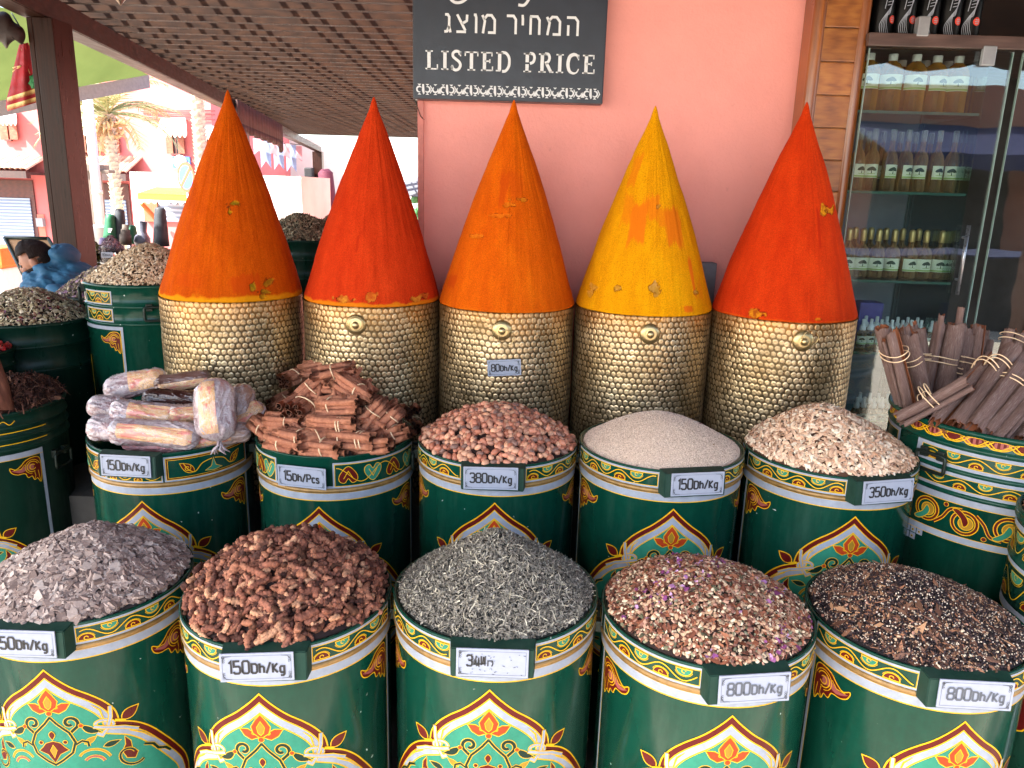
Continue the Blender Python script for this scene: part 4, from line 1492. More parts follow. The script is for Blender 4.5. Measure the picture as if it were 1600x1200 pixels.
def quill_mesh(name, L, r, turns, th, rg, mats, wob=0.06, n=18, seg=5, double=True):
    """bark rolled into a scroll, z from 0 to L; outside slot 0, inside slot 1"""
    def section(k):
        pts = []
        if double:
            for i in range(n + 1):
                t = i / n
                a = (t - 0.5) * turns
                rr = r * (1 - 0.62 * (abs(t - 0.5) * 2) ** 2.2)
                pts.append((rr, a))
        else:
            for i in range(n + 1):
                t = i / n
                pts.append((r * (1 - 0.18 * t), (t - 0.5) * turns))
        return pts
    vs, fs, mi = [], [], []
    ph = rg.random() * 6.28
    bx, by = rg.uniform(-wob, wob) * r * 4, rg.uniform(-wob, wob) * r * 4
    e = [rg.uniform(-.02, .02) * L * (1 if double else 2.2) for _ in range(n + 1)]
    lump = [rg.uniform(-.02, .02) if double else rg.uniform(-.10, .10) for _ in range(n + 1)]
    for k in range(seg + 1):
        t = k / seg
        sc = 1 + rg.uniform(-.06, .06)
        for layer in (0, 1):
            for i, (rr, a) in enumerate(section(k)):
                q = rr * sc * (1 + lump[i]) - (th if layer else 0)
                if double: q = max(q, r * 0.1)
                ux = cos(a + ph); uy = sin(a + ph)
                vs.append((ux * q + bx * sin(pi * t), uy * q + by * sin(pi * t), t * L + (e[i] if k in (0, seg) else 0)))
    m = n + 1
    for k in range(seg):
        for i in range(n):
            a = k * 2 * m + i; b = (k + 1) * 2 * m + i
            fs.append((a, a + 1, b + 1, b)); mi.append(0)
            fs.append((a + m, b + m, b + m + 1, a + m + 1)); mi.append(1)
        for i in (0, n):
            a = k * 2 * m + i; b = (k + 1) * 2 * m + i
            fs.append((a, b, b + m, a + m)); mi.append(1)
    for k in (0, seg):
        for i in range(n):
            a = k * 2 * m + i
            fs.append((a, a + m, a + m + 1, a + 1)); mi.append(1)
    me = bpy.data.meshes.new(name)
    me.from_pydata(vs, [], fs)
    for mm in mats: me.materials.append(mm)
    me.polygons.foreach_set('material_index', mi)
    me.polygons.foreach_set('use_smooth', [True] * len(fs))
    me.update()
    return me


rg = random.Random(21)
QUILL = [quill_mesh('cinnamon_stick', 1.0, 0.0088, rg.uniform(9, 12), 0.0014, rg, (CIN, CIN_IN)) for _ in range(7)]


def dir_matrix(p0, d, roll=0.0):
    d = Vector(d).normalized()
    up = Vector((0, 0, 1)) if abs(d.z) < 0.95 else Vector((0, 1, 0))
    x = up.cross(d).normalized(); y = d.cross(x)
    M = Matrix((x, y, d)).transposed().to_4x4() @ Matrix.Rotation(roll, 4, 'Z')
    M.translation = p0
    return M


def tie_mesh(pts_r, z, r, n=40):
    mb = MB()
    ring = []
    for i in range(n):
        a = 2 * pi * i / n
        ring.append((pts_r[0] * cos(a), pts_r[1] * sin(a), z + 0.003 * sin(a * 2)))
    mb.tube(ring, r, 6, 0, closed=True)
    return mb


def cinnamon_bundle(c, d, L, label, k=10, w=1.25, ties=(0.5,), seed=0):
    """sticks side by side, held by a rubber band; c centre, d direction"""
    rg = random.Random(seed)
    d = Vector(d).normalized()
    t = thing('cinnamon_bundle', label, 'cinnamon', (0, 0, 0), 0, 'cinnamon stick bundles piled on the barrel')
    t.matrix_world = dir_matrix(Vector(c) - d * L / 2, d, rg.uniform(-.2, .2))
    s = 0.0152
    spots = []
    rows = 3 if k > 6 else 2
    per = int(math.ceil(k / rows))
    for j in range(rows):
        for i in range(per):
            if len(spots) < k:
                spots.append(((i - (per - 1) / 2 + 0.5 * (j % 2) - .25) * s, (j - (rows - 1) / 2) * s * 0.87))
    for i, (x, y) in enumerate(spots):
        q = link_mesh('cinnamon_stick', rg.choice(QUILL), t)
        l = L * rg.uniform(0.9, 1.06)
        q.location = (x + rg.uniform(-.0012, .0012), y + rg.uniform(-.0012, .0012), rg.uniform(-.006, .006))
        q.scale = (rg.uniform(.92, 1.15), rg.uniform(.92, 1.15), l)
        q.rotation_euler = (rg.uniform(-.035, .035), rg.uniform(-.035, .035), rg.uniform(0, 6.28))
    for z in ties:
        tie_mesh(((per + 0.55) * s / 2 + 0.003, (rows - 1) * s * 0.87 / 2 + 0.0105), z * L, 0.0018).build('rubber_band', tie_mat, t)
    return t


S2C = Vector((-0.483, 2.004, 0.940))
m = Mound(IR, 0.185, 1.2, 1.0, (0.03, 0.02), 0.008, 12, 55)
# loose sticks filling the pile under the bundles
loose = []
for q in QUILL[:4]:
    vv = np.array([v.co[:] for v in q.vertices], dtype=np.float32); vv = vv[:, [2, 0, 1]] * np.array([1, 8, 8]); vv[:, 0] -= .5
    q.calc_loop_triangles()
    loose.append((vv, np.array([t_.vertices[:] for t_ in q.loop_triangles], dtype=np.int32)))
heap('loose_cinnamon_sticks', 'loose cinnamon sticks showing in the gaps of the bundle pile', 'cinnamon', S2C + Vector((0, 0, -0.02)), m, flat('cinnamon_dark', '#2a140d', 0.9),
     [L_(loose, 150, 0.085, 0.115, CIN, tilt=0.25, lift=0.012, rmax=0.86)], smooth=True)

# (zoom px x, y), image angle, towards the viewer, length, sticks, band places, label
BUN = [
    ((655, 232), 58, 0.80, .115, 11, (.5,), 'cinnamon bundle on the very top of the pile, stick ends facing the viewer'),
    ((440, 275), 10, 0.10, .110, 9, (.5,), 'cinnamon bundle lying level just left of the topmost bundle'),
    ((405, 405), 40, 0.50, .115, 9, (.55,), 'cinnamon bundle tilting down to the left below the upper left bundle'),
    ((650, 405), -33, 0.25, .115, 9, (.6,), 'cinnamon bundle sloping down to the right under the topmost bundle, pale band'),
    ((800, 350), -34, 0.15, .125, 10, (.5,), 'cinnamon bundle sloping along the upper right side of the pile'),
    ((560, 502), 4, 0.10, .110, 9, (.3,), 'level cinnamon bundle in the middle of the pile with one pale band'),
    ((350, 500), 58, 0.85, .105, 11, (.5,), 'cinnamon bundle seen end on in the left middle of the pile'),
    ((745, 552), 48, 0.45, .110, 9, (.45,), 'cinnamon bundle standing obliquely right of the middle, double looped band'),
    ((825, 600), 42, 0.45, .110, 9, (.3, .6), 'cinnamon bundle leaning right with two spaced bands at the lower right'),
    ((512, 615), -2, 0.05, .118, 9, (.68, .74), 'wide level cinnamon bundle with doubled bands above the front rim'),
    ((250, 595), 2, 0.20, .110, 9, (.6,), 'level cinnamon bundle low on the left with a white band'),
    ((640, 702), -2, 0.05, .120, 9, (.25, .62, .70), 'cinnamon bundle on the front rim above the plate, three pale bands'),
    ((330, 692), -6, 0.15, .115, 9, (.5,), 'cinnamon bundle on the front rim, left of the three band bundle'),
    ((880, 672), 22, 0.20, .105, 8, (.3, .6), 'cinnamon bundle on the right end of the front rim with two bands'),
    ((150, 650), -38, 0.20, .100, 8, (.3, .6), 'cinnamon bundle at the far left of the rim, sloping down to the right'),
    ((940, 500), -30, 0.75, .110, 10, (.4,), 'cinnamon bundle at the right edge, ends facing right'),
    ((985, 600), -45, 0.85, .105, 11, (.5,), 'cinnamon bundle lowest at the right edge beside the argan nuts'),
    ((300, 330), 50, 0.70, .105, 9, (.5,), 'cinnamon bundle on the upper left shoulder pointing at the viewer'),
    ((775, 240), -62, 0.10, .110, 9, (.5,), 'steep cinnamon bundle just behind and right of the topmost one'),
    ((200, 470), 62, 0.70, .105, 9, (.4,), 'cinnamon bundle on the left shoulder above the low left bundle'),
    ((430, 700), 15, 0.60, .095, 9, (.5,), 'short cinnamon bundle wedged end on between the two front rim bundles'),
    ((470, 742), -3, 0.10, .100, 8, (.5,), 'lowest level cinnamon bundle on the rim just above the left end of the plate'),
    ((250, 722), -12, 0.25, .100, 8, (.4,), 'cinnamon bundle touching the rim at the front left'),
    ((760, 735), 8, 0.15, .100, 8, (.5,), 'cinnamon bundle touching the rim right of the three band bundle'),
    ((520, 310), 8, 0.30, .105, 8, (.5,), 'cinnamon bundle half hidden below the topmost bundle'),
]
for i, ((zx, zy), ang, tow, L, k, ties, lab) in enumerate(BUN):
    px, py = 380 + zx / 3.75, 500 + zy / 3.75
    # walk along the view ray until the pile is met
    P = None
    for s in range(400):
        Yq = 1.70 + s * 0.0016
        P = at(px, py, Yq)
        x, y = P.x - S2C.x, P.y - S2C.y
        r = sqrt(x * x + y * y)
        if r < 0.205:
            zz = S2C.z - 0.02 + float(m.z(np.array([x]), np.array([y]))[0]) + 0.022
            if P.z <= zz: break
    v = Vector((cos(radians(ang)) * sqrt(1 - tow * tow), -tow * (1 if True else 1), sin(radians(ang)) * sqrt(1 - tow * tow)))
    if tow > 0.2:   # the near end is the lower one
        v = Vector((-v.x, -tow, -abs(v.z) * (.25 if tow > .55 else 1))) if ang > 0 else Vector((v.x, -tow, -abs(v.z) * (.3 if tow > .55 else .8)))
    cinnamon_bundle(P, v, L, lab, k, ties=ties, seed=i + 5)

# ------------------------------------------------------------------ plastic wrapped rolls
def wrap_mat(name, lo, mid, hi, white, bmp=1.0):
    t = NT(name)
    co = t.coord()
    w1 = t.noise(26, 7, 0.75, t.mapping(co, (1, 1, .6)))
    n = t.noise(7, 4, .6, co)
    c = t.ramp(n, [(0.3, C(lo)), (0.55, C(mid)), (0.75, C(hi))])
    crease = t.ramp(w1, [(0.42, (0, 0, 0)), (0.50, (white,) * 3), (0.58, (white * .25,) * 3), (0.7, (white * .8,) * 3)])
    c = t.mix(crease, c, C('#c9c0c2'))
    t.bsdf(c, 0.3, 0, t.bump(w1, bmp, 0.007), coat=1.0 if bmp > .5 else .4, coat_rough=0.08)
    return t.m


WR_PALE = wrap_mat('wrapped_pale', '#7a5c5e', '#97797c', '#ab9499', 0.8)
WR_TAN = wrap_mat('wrapped_tan', '#7a5548', '#94705f', '#aa8c80', 0.55)
WR_DARK = wrap_mat('wrapped_dark', '#2a1512', '#3a1f1a', '#4b2a23', 0.0, 0.25)
WR_BROWN = wrap_mat('wrapped_brown', '#4a2c24', '#5d3a2e', '#70493a', 0.08, 0.35)
lab_t = NT('printed_label')
_co = lab_t.coord('Generated')
_s = lab_t.n("ShaderNodeSeparateXYZ"); lab_t.l(_co, _s.inputs[0])
_n = lab_t.noise(14, 4, .7, lab_t.mapping(_co, (3, 3, 18)))
_w = lab_t.n("ShaderNodeTexWave"); _w.inputs['Scale'].default_value = 9; _w.inputs['Distortion'].default_value = 3; _w.inputs['Detail'].default_value = 3
lab_t.l(lab_t.mapping(_co, (1, 1, 1)), _w.inputs['Vector'])
_c = lab_t.ramp(_n, [(0.35, C('#c9844a')), (0.5, C('#dfb07a')), (0.62, C('#d9a05f')), (0.7, C('#b98a58'))])
_c = lab_t.mix(lab_t.ramp(_w.outputs['Fac'], [(0.78, (0, 0, 0)), (0.86, (.55, .55, .55))]), _c, C('#8a5a34'))
_f = lab_t.ramp(lab_t.noise(9, 6, .75, _co), [(0.48, (0, 0, 0)), (0.53, (.6, .6, .6)), (0.58, (0, 0, 0))])
_c = lab_t.mix(_f, _c, C('#dccfc8'))
_p = lab_t.ramp(lab_t.noise(3, 3, .6, _co), [(0.52, (0, 0, 0)), (0.60, (1, 1, 1))])
_c = lab_t.mix(_p, _c, C('#cf7a6c'))
lab_t.bsdf(_c, 0.35, 0, lab_t.bump(lab_t.noise(8, 6, .7, _co), .6, .01), coat=1.0, coat_rough=.08)


def roll(p0, p1, r, mat, label, lab=None, knot=False, seed=0):
    """bag of paste rolled in film: lumpy capsule, twisted ends, a paper label along one side"""
    p0, p1 = Vector(p0), Vector(p1)
    L = (p1 - p0).length
    t = thing('wrapped_roll', label, 'wrapped roll', (0, 0, 0), 0, 'plastic wrapped rolls piled on the barrel')
    t.matrix_world = dir_matrix(p0, p1 - p0, 0)
    nu, nv = 90, 110
    a = np.arange(nu) * 2 * pi / nu
    s = np.linspace(0, 1, nv)
    A, S = np.meshgrid(a, s); A = A.ravel(); S = S.ravel()
    z = S * L
    e = r * 0.95
    k = np.minimum(np.minimum(z, L - z) / e, 1.0).clip(0, 1)
    rad = r * np.sqrt(np.clip(1 - (1 - k) ** 2, 0.0, 1))
    X, Yv = np.cos(A), np.sin(A)
    wv_ = fbm(X * 1.3 + 9 + seed, Yv * 1.3 + z * 10, seed) - .47
    cr1 = np.abs(fbm(X * 2.2 + z * 24 + seed, Yv * 2.2 + z * 9, seed + 4) - .47)
    cr2 = np.abs(fbm(X * 6 + z * 50, Yv * 6 + seed + z * 22, seed + 8) - .47)
    film = np.exp(-(cr1 / .022) ** 2) * 0.0026 + np.exp(-(cr2 / .03) ** 2) * 0.0012
    endp = np.clip(1 - np.minimum(z, L - z) / (r * 1.3), 0, 1)
    pleat = endp * 0.0025 * np.sin(A * 9 + fbm(A * 2, z * 30, seed) * 6)
    rad = rad * (1 + 0.42 * wv_) + (film + pleat) * np.clip(rad / r, 0, 1)
    bend = 0.10 * r * np.sin(S * pi)
    V = np.stack([rad * X + bend, rad * Yv, z], 1)
    i = np.arange(nu); i2 = (i + 1) % nu
    F = np.concatenate([np.stack([j * nu + i, j * nu + i2, (j + 1) * nu + i2, (j + 1) * nu + i], 1) for j in range(nv - 1)])
    mesh_np('wrapper', V, F, mat, t, None, True)
    if lab is not None:
        # paper strip: azimuth range in the roll's own frame pointing to the viewer and up
        Minv = t.matrix_world.inverted().to_3x3()
        vd = Minv @ (Vector((0, -0.75, 0.66)))
        a0 = atan2(vd.y, vd.x) + lab[0]
        na, nz = 9, 24
        vs, fs = [], []
        for j in range(nz + 1):
            q = lab[2] + (lab[3] - lab[2]) * j / nz
            jj = min(nv - 1, int(q * (nv - 1)))
            for ii in range(na + 1):
                aa = (a0 + lab[1] * 1.25 * (ii / na - .5) / r)
                col = int(round((aa % (2 * pi)) / (2 * pi) * nu)) % nu
                rr = rad[jj * nu + col] + 0.0016
                vs.append((rr * cos(aa) + 0.10 * r * sin(q * pi), rr * sin(aa), q * L))
        for j in range(nz):
            for ii in range(na):
                q = j * (na + 1) + ii
                fs.append((q, q + 1, q + na + 2, q + na + 1))
        mb = MB(); mb.add(vs, fs, 0, True)
        mb.build('paper_label', lab_t.m, t, fixn=False)
    if knot:
        rgk = random.Random(seed)
        mb = MB()
        for j in range(7):
            d = Vector((rgk.uniform(-.6, .6), rgk.uniform(-.6, .6), -1)).normalized()
            pts = [Vector((0, 0, 0.006)), d * 0.012, d * 0.022 + Vector((rgk.uniform(-.006, .006), rgk.uniform(-.006, .006), 0)), d * 0.036 + Vector((rgk.uniform(-.012, .012), rgk.uniform(-.012, .012), 0))]
            mb.tube(pts, [0.005, 0.003, 0.004, 0.0012], 6, 0)
        mb.build('twisted_end', MATS['wrapped_pale'], t)
    return t


ROLLS = [
    ((163, 612), (262, 590), .036, 2.10, 2.12, WR_PALE, (0.2, .05, .45, .98), False, 'pale wrapped roll at the upper left of the pile, orange label on its right half'),
    ((240, 603), (330, 590), .026, 2.09, 2.13, WR_BROWN, (1.0, .022, .1, .95), False, 'brown unwrapped looking roll on top of the pile with a yellow label edge'),
    ((222, 622), (318, 626), .027, 2.02, 2.04, WR_DARK, None, False, 'darkest glossy brown roll in the middle of the pile'),
    ((135, 635), (200, 640), .032, 2.00, 2.03, WR_PALE, None, False, 'pale rounded roll end at the middle left edge of the pile'),
    ((172, 640), (282, 652), .033, 1.955, 1.965, WR_PALE, (0.25, .035, .3, .95), False, 'pale wrapped roll with a long diagonal orange label in the second layer'),
    ((262, 650), (330, 645), .029, 1.955, 1.98, WR_TAN, (0.5, .035, .1, .9), False, 'tan wrapped roll behind the upright one, orange label on top'),
    ((136, 668), (196, 672), .034, 1.925, 1.93, WR_PALE, None, False, 'pale rounded roll at the lower left edge resting on the rim'),
    ((170, 672), (312, 684), .034, 1.895, 1.890, WR_PALE, (0.42, .032, .15, .96), False, 'longest pale roll along the front rim with an orange label strip'),
    ((343, 690), (334, 590), .048, 1.885, 1.94, WR_PALE, (-0.12, .036, .12, .93), True, 'upright pale roll tied at its lower end, orange label down its left side'),
    ((372, 655), (382, 600), .036, 1.98, 2.03, WR_TAN, None, False, 'tan wrapped roll standing right of the upright labelled one'),
    ((365, 672), (412, 632), .028, 1.96, 2.02, WR_PALE, (0.2, .036, .1, .9), False, 'roll with a red and yellow label at the right edge, beside the cinnamon'),
    ((190, 690), (290, 694), .022, 1.915, 1.91, wrap_mat('wrapped_pink', '#a5575b', '#b9706f', '#c78d8a', .4), None, False, 'pinkish roll at the bottom showing just above the front rim'),
    ((292, 694), (392, 672), .027, 1.915, 1.95, WR_TAN, (0.4, .03, .1, .7), False, 'tan roll low at the right front, half under the upright one'),
    ((180, 655), (330, 660), .036, 2.06, 2.07, WR_TAN, None, False, 'roll in the heart of the pile mostly covered by the others'),
]
for i, (a, b, r, ya, yb, mat, lab, knot, label) in enumerate(ROLLS):
    roll(at(a[0], a[1], ya), at(b[0], b[1], yb), r, mat, label, lab, knot, 70 + i)

# ------------------------------------------------------------------ long bark rolls in the big drum
rg = random.Random(77)
BARK = [quill_mesh('bark_roll', 1.0, 1.0, rg.uniform(3.2, 6.6), 0.10, rg, (CAS, CAS_IN), 0.05, 16, 8, False) for _ in range(6)] + [quill_mesh('bark_roll', 1.0, 1.0, rg.uniform(8, 10), 0.10, rg, (CAS, CAS_IN), 0.05, 22, 8, True) for _ in range(4)]


def bark_bundle(p0, p1, w, label, n=3, tie=(0.72,), seed=0, flatk=1.0):
    rg = random.Random(seed)
    p0, p1 = Vector(p0), Vector(p1)
    L = (p1 - p0).length
    t = thing('bark_bundle', label, 'bark bundle', (0, 0, 0), 0, 'bundles of cassia bark in the big drum')
    t.matrix_world = dir_matrix(p0, p1 - p0, 0)
    r = w / n / 2 * 1.15
    for i in range(n):
        q = link_mesh('bark_roll', rg.choice(BARK), t)
        k = r * rg.uniform(0.9, 1.2)
        q.scale = (k, k * rg.uniform(.55, .85), L * rg.uniform(0.93, 1.04))
        q.location = ((i - (n - 1) / 2) * w / n, rg.uniform(-.006, .006), rg.uniform(-.008, .004))
        q.rotation_euler = (rg.uniform(-.02, .02), rg.uniform(-.03, .03), rg.uniform(0, 6.28))
    if n > 1:
        q = link_mesh('bark_roll', rg.choice(BARK), t)
        q.scale = (r * .8, r * .8, L * .93); q.location = (rg.uniform(-.01, .01), r * 0.9, 0)
        q.rotation_euler = (0, 0, rg.uniform(0, 6.28))
    for i in range(max(1, n)):
        q = link_mesh('bark_roll', rg.choice(BARK), t)
        k = r * rg.uniform(.35, .6)
        q.scale = (k, k * rg.uniform(.6, 1), L * rg.uniform(.82, 1.06)); q.location = (rg.uniform(-.5, .5) * w, rg.uniform(-.9, .9) * r, rg.uniform(-.005, .02))
        q.rotation_euler = (rg.uniform(-.04, .04), rg.uniform(-.05, .05), rg.uniform(0, 6.28))
    for z in tie:
        for dz in (0, 0.014):
            tie_mesh((w / 2 + 0.006, r * 1.35 + 0.004), z * L + dz, 0.0014).build('rubber_band', tie_mat, t)
    return t


BK = [
    ((1422, 632, 1.93), (1388, 512, 1.90), .066, 2, (.70,), 'upright bark bundle at the far left of the drum, leaning left'),
    ((1446, 628, 1.98), (1411, 520, 1.98), .066, 2, (.66,), 'bark bundle with a pale scraped patch, second from the left'),
    ((1447, 600, 2.06), (1433, 508, 2.08), .040, 1, (.55,), 'thin bark bundle peeping out behind the scraped one'),
    ((1455, 625, 2.04), (1481, 499, 2.06), .078, 2, (.55,), 'tallest upright bark bundle leaning right with double looped bands'),
    ((1476, 615, 2.06), (1497, 512, 2.08), .040, 1, (.45, .6), 'narrow bark bundle between the tallest one and the straight wide one'),
    ((1493, 620, 2.06), (1516, 512, 2.09), .076, 2, (.58,), 'straight wide bark bundle in the middle with two parallel bands'),
    ((1522, 600, 2.08), (1540, 520, 2.12), .066, 2, (.4,), 'short reddish bark bundle at the back, right of the middle'),
    ((1560, 590, 2.02), (1588, 512, 2.05), .060, 2, (.8,), 'bark bundle at the back right rising beside the glass door'),
    ((1404, 634, 1.80), (1515, 590, 1.80), .046, 1, (.42,), 'single rolled bark lying across the left front of the drum'),
    ((1470, 645, 1.72), (1560, 560, 1.92), .052, 1, (.75,), 'orange brown bark slab lying obliquely, open side up'),
    ((1492, 654, 1.70), (1585, 548, 1.94), .056, 1, (.7,), 'long bark bundle lying obliquely right of the orange slab'),
    ((1520, 660, 1.68), (1596, 575, 1.88), .070, 2, (.70,), 'wide bark bundle with thick white bands pointing up to the right'),
    ((1548, 668, 1.66), (1625, 592, 1.84), .060, 2, (.8,), 'greyish bark bundle lying at the front right rim'),
    ((1590, 676, 1.66), (1660, 610, 1.82), .060, 2, (.8,), 'bark bundle cut off by the right edge of the view'),
    ((1410, 640, 1.86), (1490, 612, 1.83), .040, 1, (.5,), 'grey bark piece lying under the single rolled bark'),
    ((1575, 600, 1.98), (1640, 530, 2.00), .080, 3, (.6,), 'split bark bundle with pale cut edges at the right edge'),
]
for i, (a, b, w, n, tie, lab) in enumerate(BK):
    lowered = at(a[0], a[1] + 16, a[2] + 0.05) if a[2] < 1.9 else at(a[0], a[1] + 20, a[2])
    bark_bundle(lowered, at(*b), w, lab, n, tie, 300 + i)
# ------------------------------------------------------------------ the other drums
def frieze(p, u0, u1, v0, v1, L=0):
    """big rolling scrolls"""
    h = v1 - v0; vm = (v0 + v1) / 2
    per = h * 1.22
    k = 0
    u = u0 + per * 0.35
    while u < u1:
        s = 1 if k % 2 == 0 else -1
        r = h * 0.42
        p.fill(arc(u, vm + s * h * 0.05, r * 1.02, 0, 360, 24), Y, L)
        p.fill(arc(u, vm + s * h * 0.05, r * 0.95, 0, 360, 24), R_, L + 1)
        p.fill(arc(u, vm + s * h * 0.05, r * 0.78, 0, 360, 24), Y, L + 2)
        p.fill(arc(u, vm + s * h * 0.05, r * 0.71, 0, 360, 24), G, L + 3)
        p.fill(arc(u + r * .1, vm + s * h * 0.05, r * 0.55, 0, 360, 20), Y, L + 4)
        p.fill(arc(u + r * .1, vm + s * h * 0.05, r * 0.49, 0, 360, 20), A, L + 5)
        tail = smooth_line([(u - r * .9, vm - s * h * .32), (u - r * .3, vm - s * h * .1), (u, vm + s * h * .16), (u + r * .25, vm + s * h * .02), (u + r * .05, vm - s * h * .18), (u - r * .5, vm - s * h * .36)], 4, True)
        p.outlined(tail, T if s > 0 else R_, Y, L + 6, 0.0018)
        p.ostroke(smooth_line([(u + r * .7, vm - s * h * .3), (u + r * 1.3, vm - s * h * .05), (u + per * .62, vm + s * h * .30), (u + per * .9, vm + s * h * .38)], 6), 0.005, R_, Y, L + 2, 0.0016)
        p.outlined(arc(u + per * .5, vm + s * h * .42, r * .16, 0, 330, 8), R_, Y, L + 6, 0.001)
        u += per
        k += 1


def ribbed(H, R, ribs, lip=0.006):
    """drum profile from the bottom up with swaged ribs"""
    pr = [(0, -H), (R, -H)]
    for z in sorted(ribs):
        for k in range(7):
            t = k / 6
            pr.append((R + 0.006 * sin(pi * t), z - 0.008 + 0.016 * t))
    pr += [(R, -0.012), (R + lip, -0.009), (R + lip, -0.002), (R + lip * .4, 0.001), (R - 0.004, -0.001), (R - 0.006, -0.1)]
    return pr


def simple_drum(loc, R, H, ribs, label, paint=None, rz=0.0, handles=(), mats=None, main=0, lip=0.006, name='spice_barrel'):
    t = thing(name, label, 'barrel', loc, rz, 'painted spice barrels standing in rows')
    mb = MB()
    mb.lathe(ribbed(H, R, ribs, lip), 112, main)
    first = len(mb.v)
    nr = []
    for (pt, off) in (paint or []):
        fn0 = wrap(R + off)
        nr += pt.into(mb, fn0)
    o = mb.build('drum', mats or (PM + [dark_enamel]), t, fixn=False)
    set_normals(o, nr, first)
    for (a, z) in handles:
        hm = handle_mesh(R, z, radians(a))
        hm.name = 'handle'; hm.parent = t
    return t


# big drum with bark, right
p = Paint()
Rb = 0.275
for (a, b) in ((-0.04, -0.030),):
    pass
n = 44
for i in range(n):       # red festoon under the lip
    u = -0.55 + i * 0.05
    p.outlined([(u, -0.020), (u + 0.012, -0.0155), (u + 0.028, -0.0145), (u + 0.048, -0.018), (u + 0.030, -0.030), (u + 0.012, -0.030)], R_ if i % 3 else P_, Y, 0, 0.0014)
    p.stroke(smooth_line([(u - 0.004, -0.018), (u + 0.014, -0.033), (u + 0.034, -0.031), (u + 0.055, -0.0155)], 4), 0.0022, Y, 3)
for (v1, v0) in ((-0.052, -0.100), (-0.112, -0.158)):
    p.rect(-0.36, 0.85, v0, v1, W, 0); p.rect(-0.62, -0.43, v0, v1, W, 0); p.rect(-0.61, -0.44, v0 + .008, v1 - .008, Y, 1); p.rect(-0.608, -0.442, v0 + .0095, v1 - .0095, G, 2)
    p.rect(-0.345, 0.85, v0 + 0.008, v1 - 0.008, Y, 1); p.rect(-0.343, 0.85, v0 + 0.0092, v1 - 0.0092, G, 2)
    scroll(p, -0.335, 0.8, v0 + 0.0092, v1 - 0.0092, 3, 0.105, 0.4 if v1 > -0.1 else 2.0)
p.rect(-0.36, 0.85, -0.185, -0.168, W, 0)
p.rect(-0.36, 0.85, -0.1862, -0.1845, Y, 1)
frieze(p, -0.335, 0.8, -0.262, -0.188, 0)
p.rect(-0.36, 0.85, -0.282, -0.266, W, 0); p.rect(-0.36, 0.85, -0.2665, -0.265, Y, 1); p.rect(-0.36, 0.85, -0.283, -0.2815, Y, 1)
p.rect(-0.372, -0.356, -1.0, -0.160, W, 0); p.rect(-0.3735, -0.372, -1.0, -0.160, Y, 1)
for (du, dv) in ((0, 0), (0.018, 0), (0.036, 0), (0, -0.018), (0.018, -0.018)):
    p.rect(-0.356 + du, -0.340 + du, -0.298 + dv, -0.282 + dv, W, 0)
    p.rect(-0.352 + du, -0.346 + du, -0.294 + dv, -0.288 + dv, Y, 1); p.rect(-0.3508 + du, -0.3472 + du, -0.2928 + dv, -0.2892 + dv, K, 2)
for k_ in range(3):     # knot ornament near the floor
    p.ostroke(arc(0.12 + 0.0 * k_, -0.50, 0.10 - 0.016 * k_, 20, 200, 24), 0.006, W, A, 0, 0.0016)
simple_drum((1.296, 1.903, 1.079), Rb, 1.08, (-0.045, -0.106, -0.163), 'largest green drum with wavy red lip and scroll frieze, full of bark bundles', [(p, 0.0018)], 0.0, ((-64, -0.075),), lip=0.010)
m = Mound(Rb - 0.008, 0.02, 1.5, 1, (0, 0), 0.01, 9, 88)
V, F = mound_base(m)
o = mesh_np('bark_litter', V, F, CAS, None, None, True); o.location = (1.296, 1.903, 1.02)
tag(o, 'broken bark lying at the bottom of the big drum', 'bark litter', None, 'stuff')

# banded drum cut by the right edge
p = Paint()
for (v1, v0) in ((-0.03, -0.042), (-0.105, -0.125), (-0.21, -0.228)):
    p.rect(-0.6, 0.6, v0, v1, W, 0); p.rect(-0.6, 0.6, v0 - 0.0015, v0, Y, 1)
scroll(p, -0.5, 0.5, -0.10, -0.045, 0, 0.09, 0)
scroll(p, -0.5, 0.5, -0.205, -0.13, 0, 0.11, 1)
for u in (-0.30, -0.18, -0.06, 0.06, 0.18):
    p.rect(u - 0.006, u + 0.006, -0.60, -0.228, W, 0)
    p.outlined(smooth_line([(u + 0.06, -0.245), (u + 0.09, -0.30), (u + 0.095, -0.40), (u + 0.06, -0.46), (u + 0.025, -0.40), (u + 0.03, -0.30)], 4, True), R_, Y, 1, 0.003)
    p.ostroke(spiral(u + 0.06, -0.36, 0.006, 0.022, 0, 420, 26), 0.006, A, Y, 3, 0.0016)
simple_drum((1.295, 1.475, 0.96), 0.19, 0.96, (-0.02, -0.11), 'green banded drum at the right edge, only its painted left side in view', [(p, 0.0015)])
m = Mound(0.182, 0.07, 1.5, 1, (0, 0), 0.004, 12, 91)
heap('dark_flake_heap', 'heap of dark flakes in the drum at the right edge', 'spice heap', (1.295, 1.475, 0.955), m, flat('flake_dark', '#221612', 0.9), [L_(flk, 1800, 0.008, 0.014, bk, tilt=.4, lift=.006)])

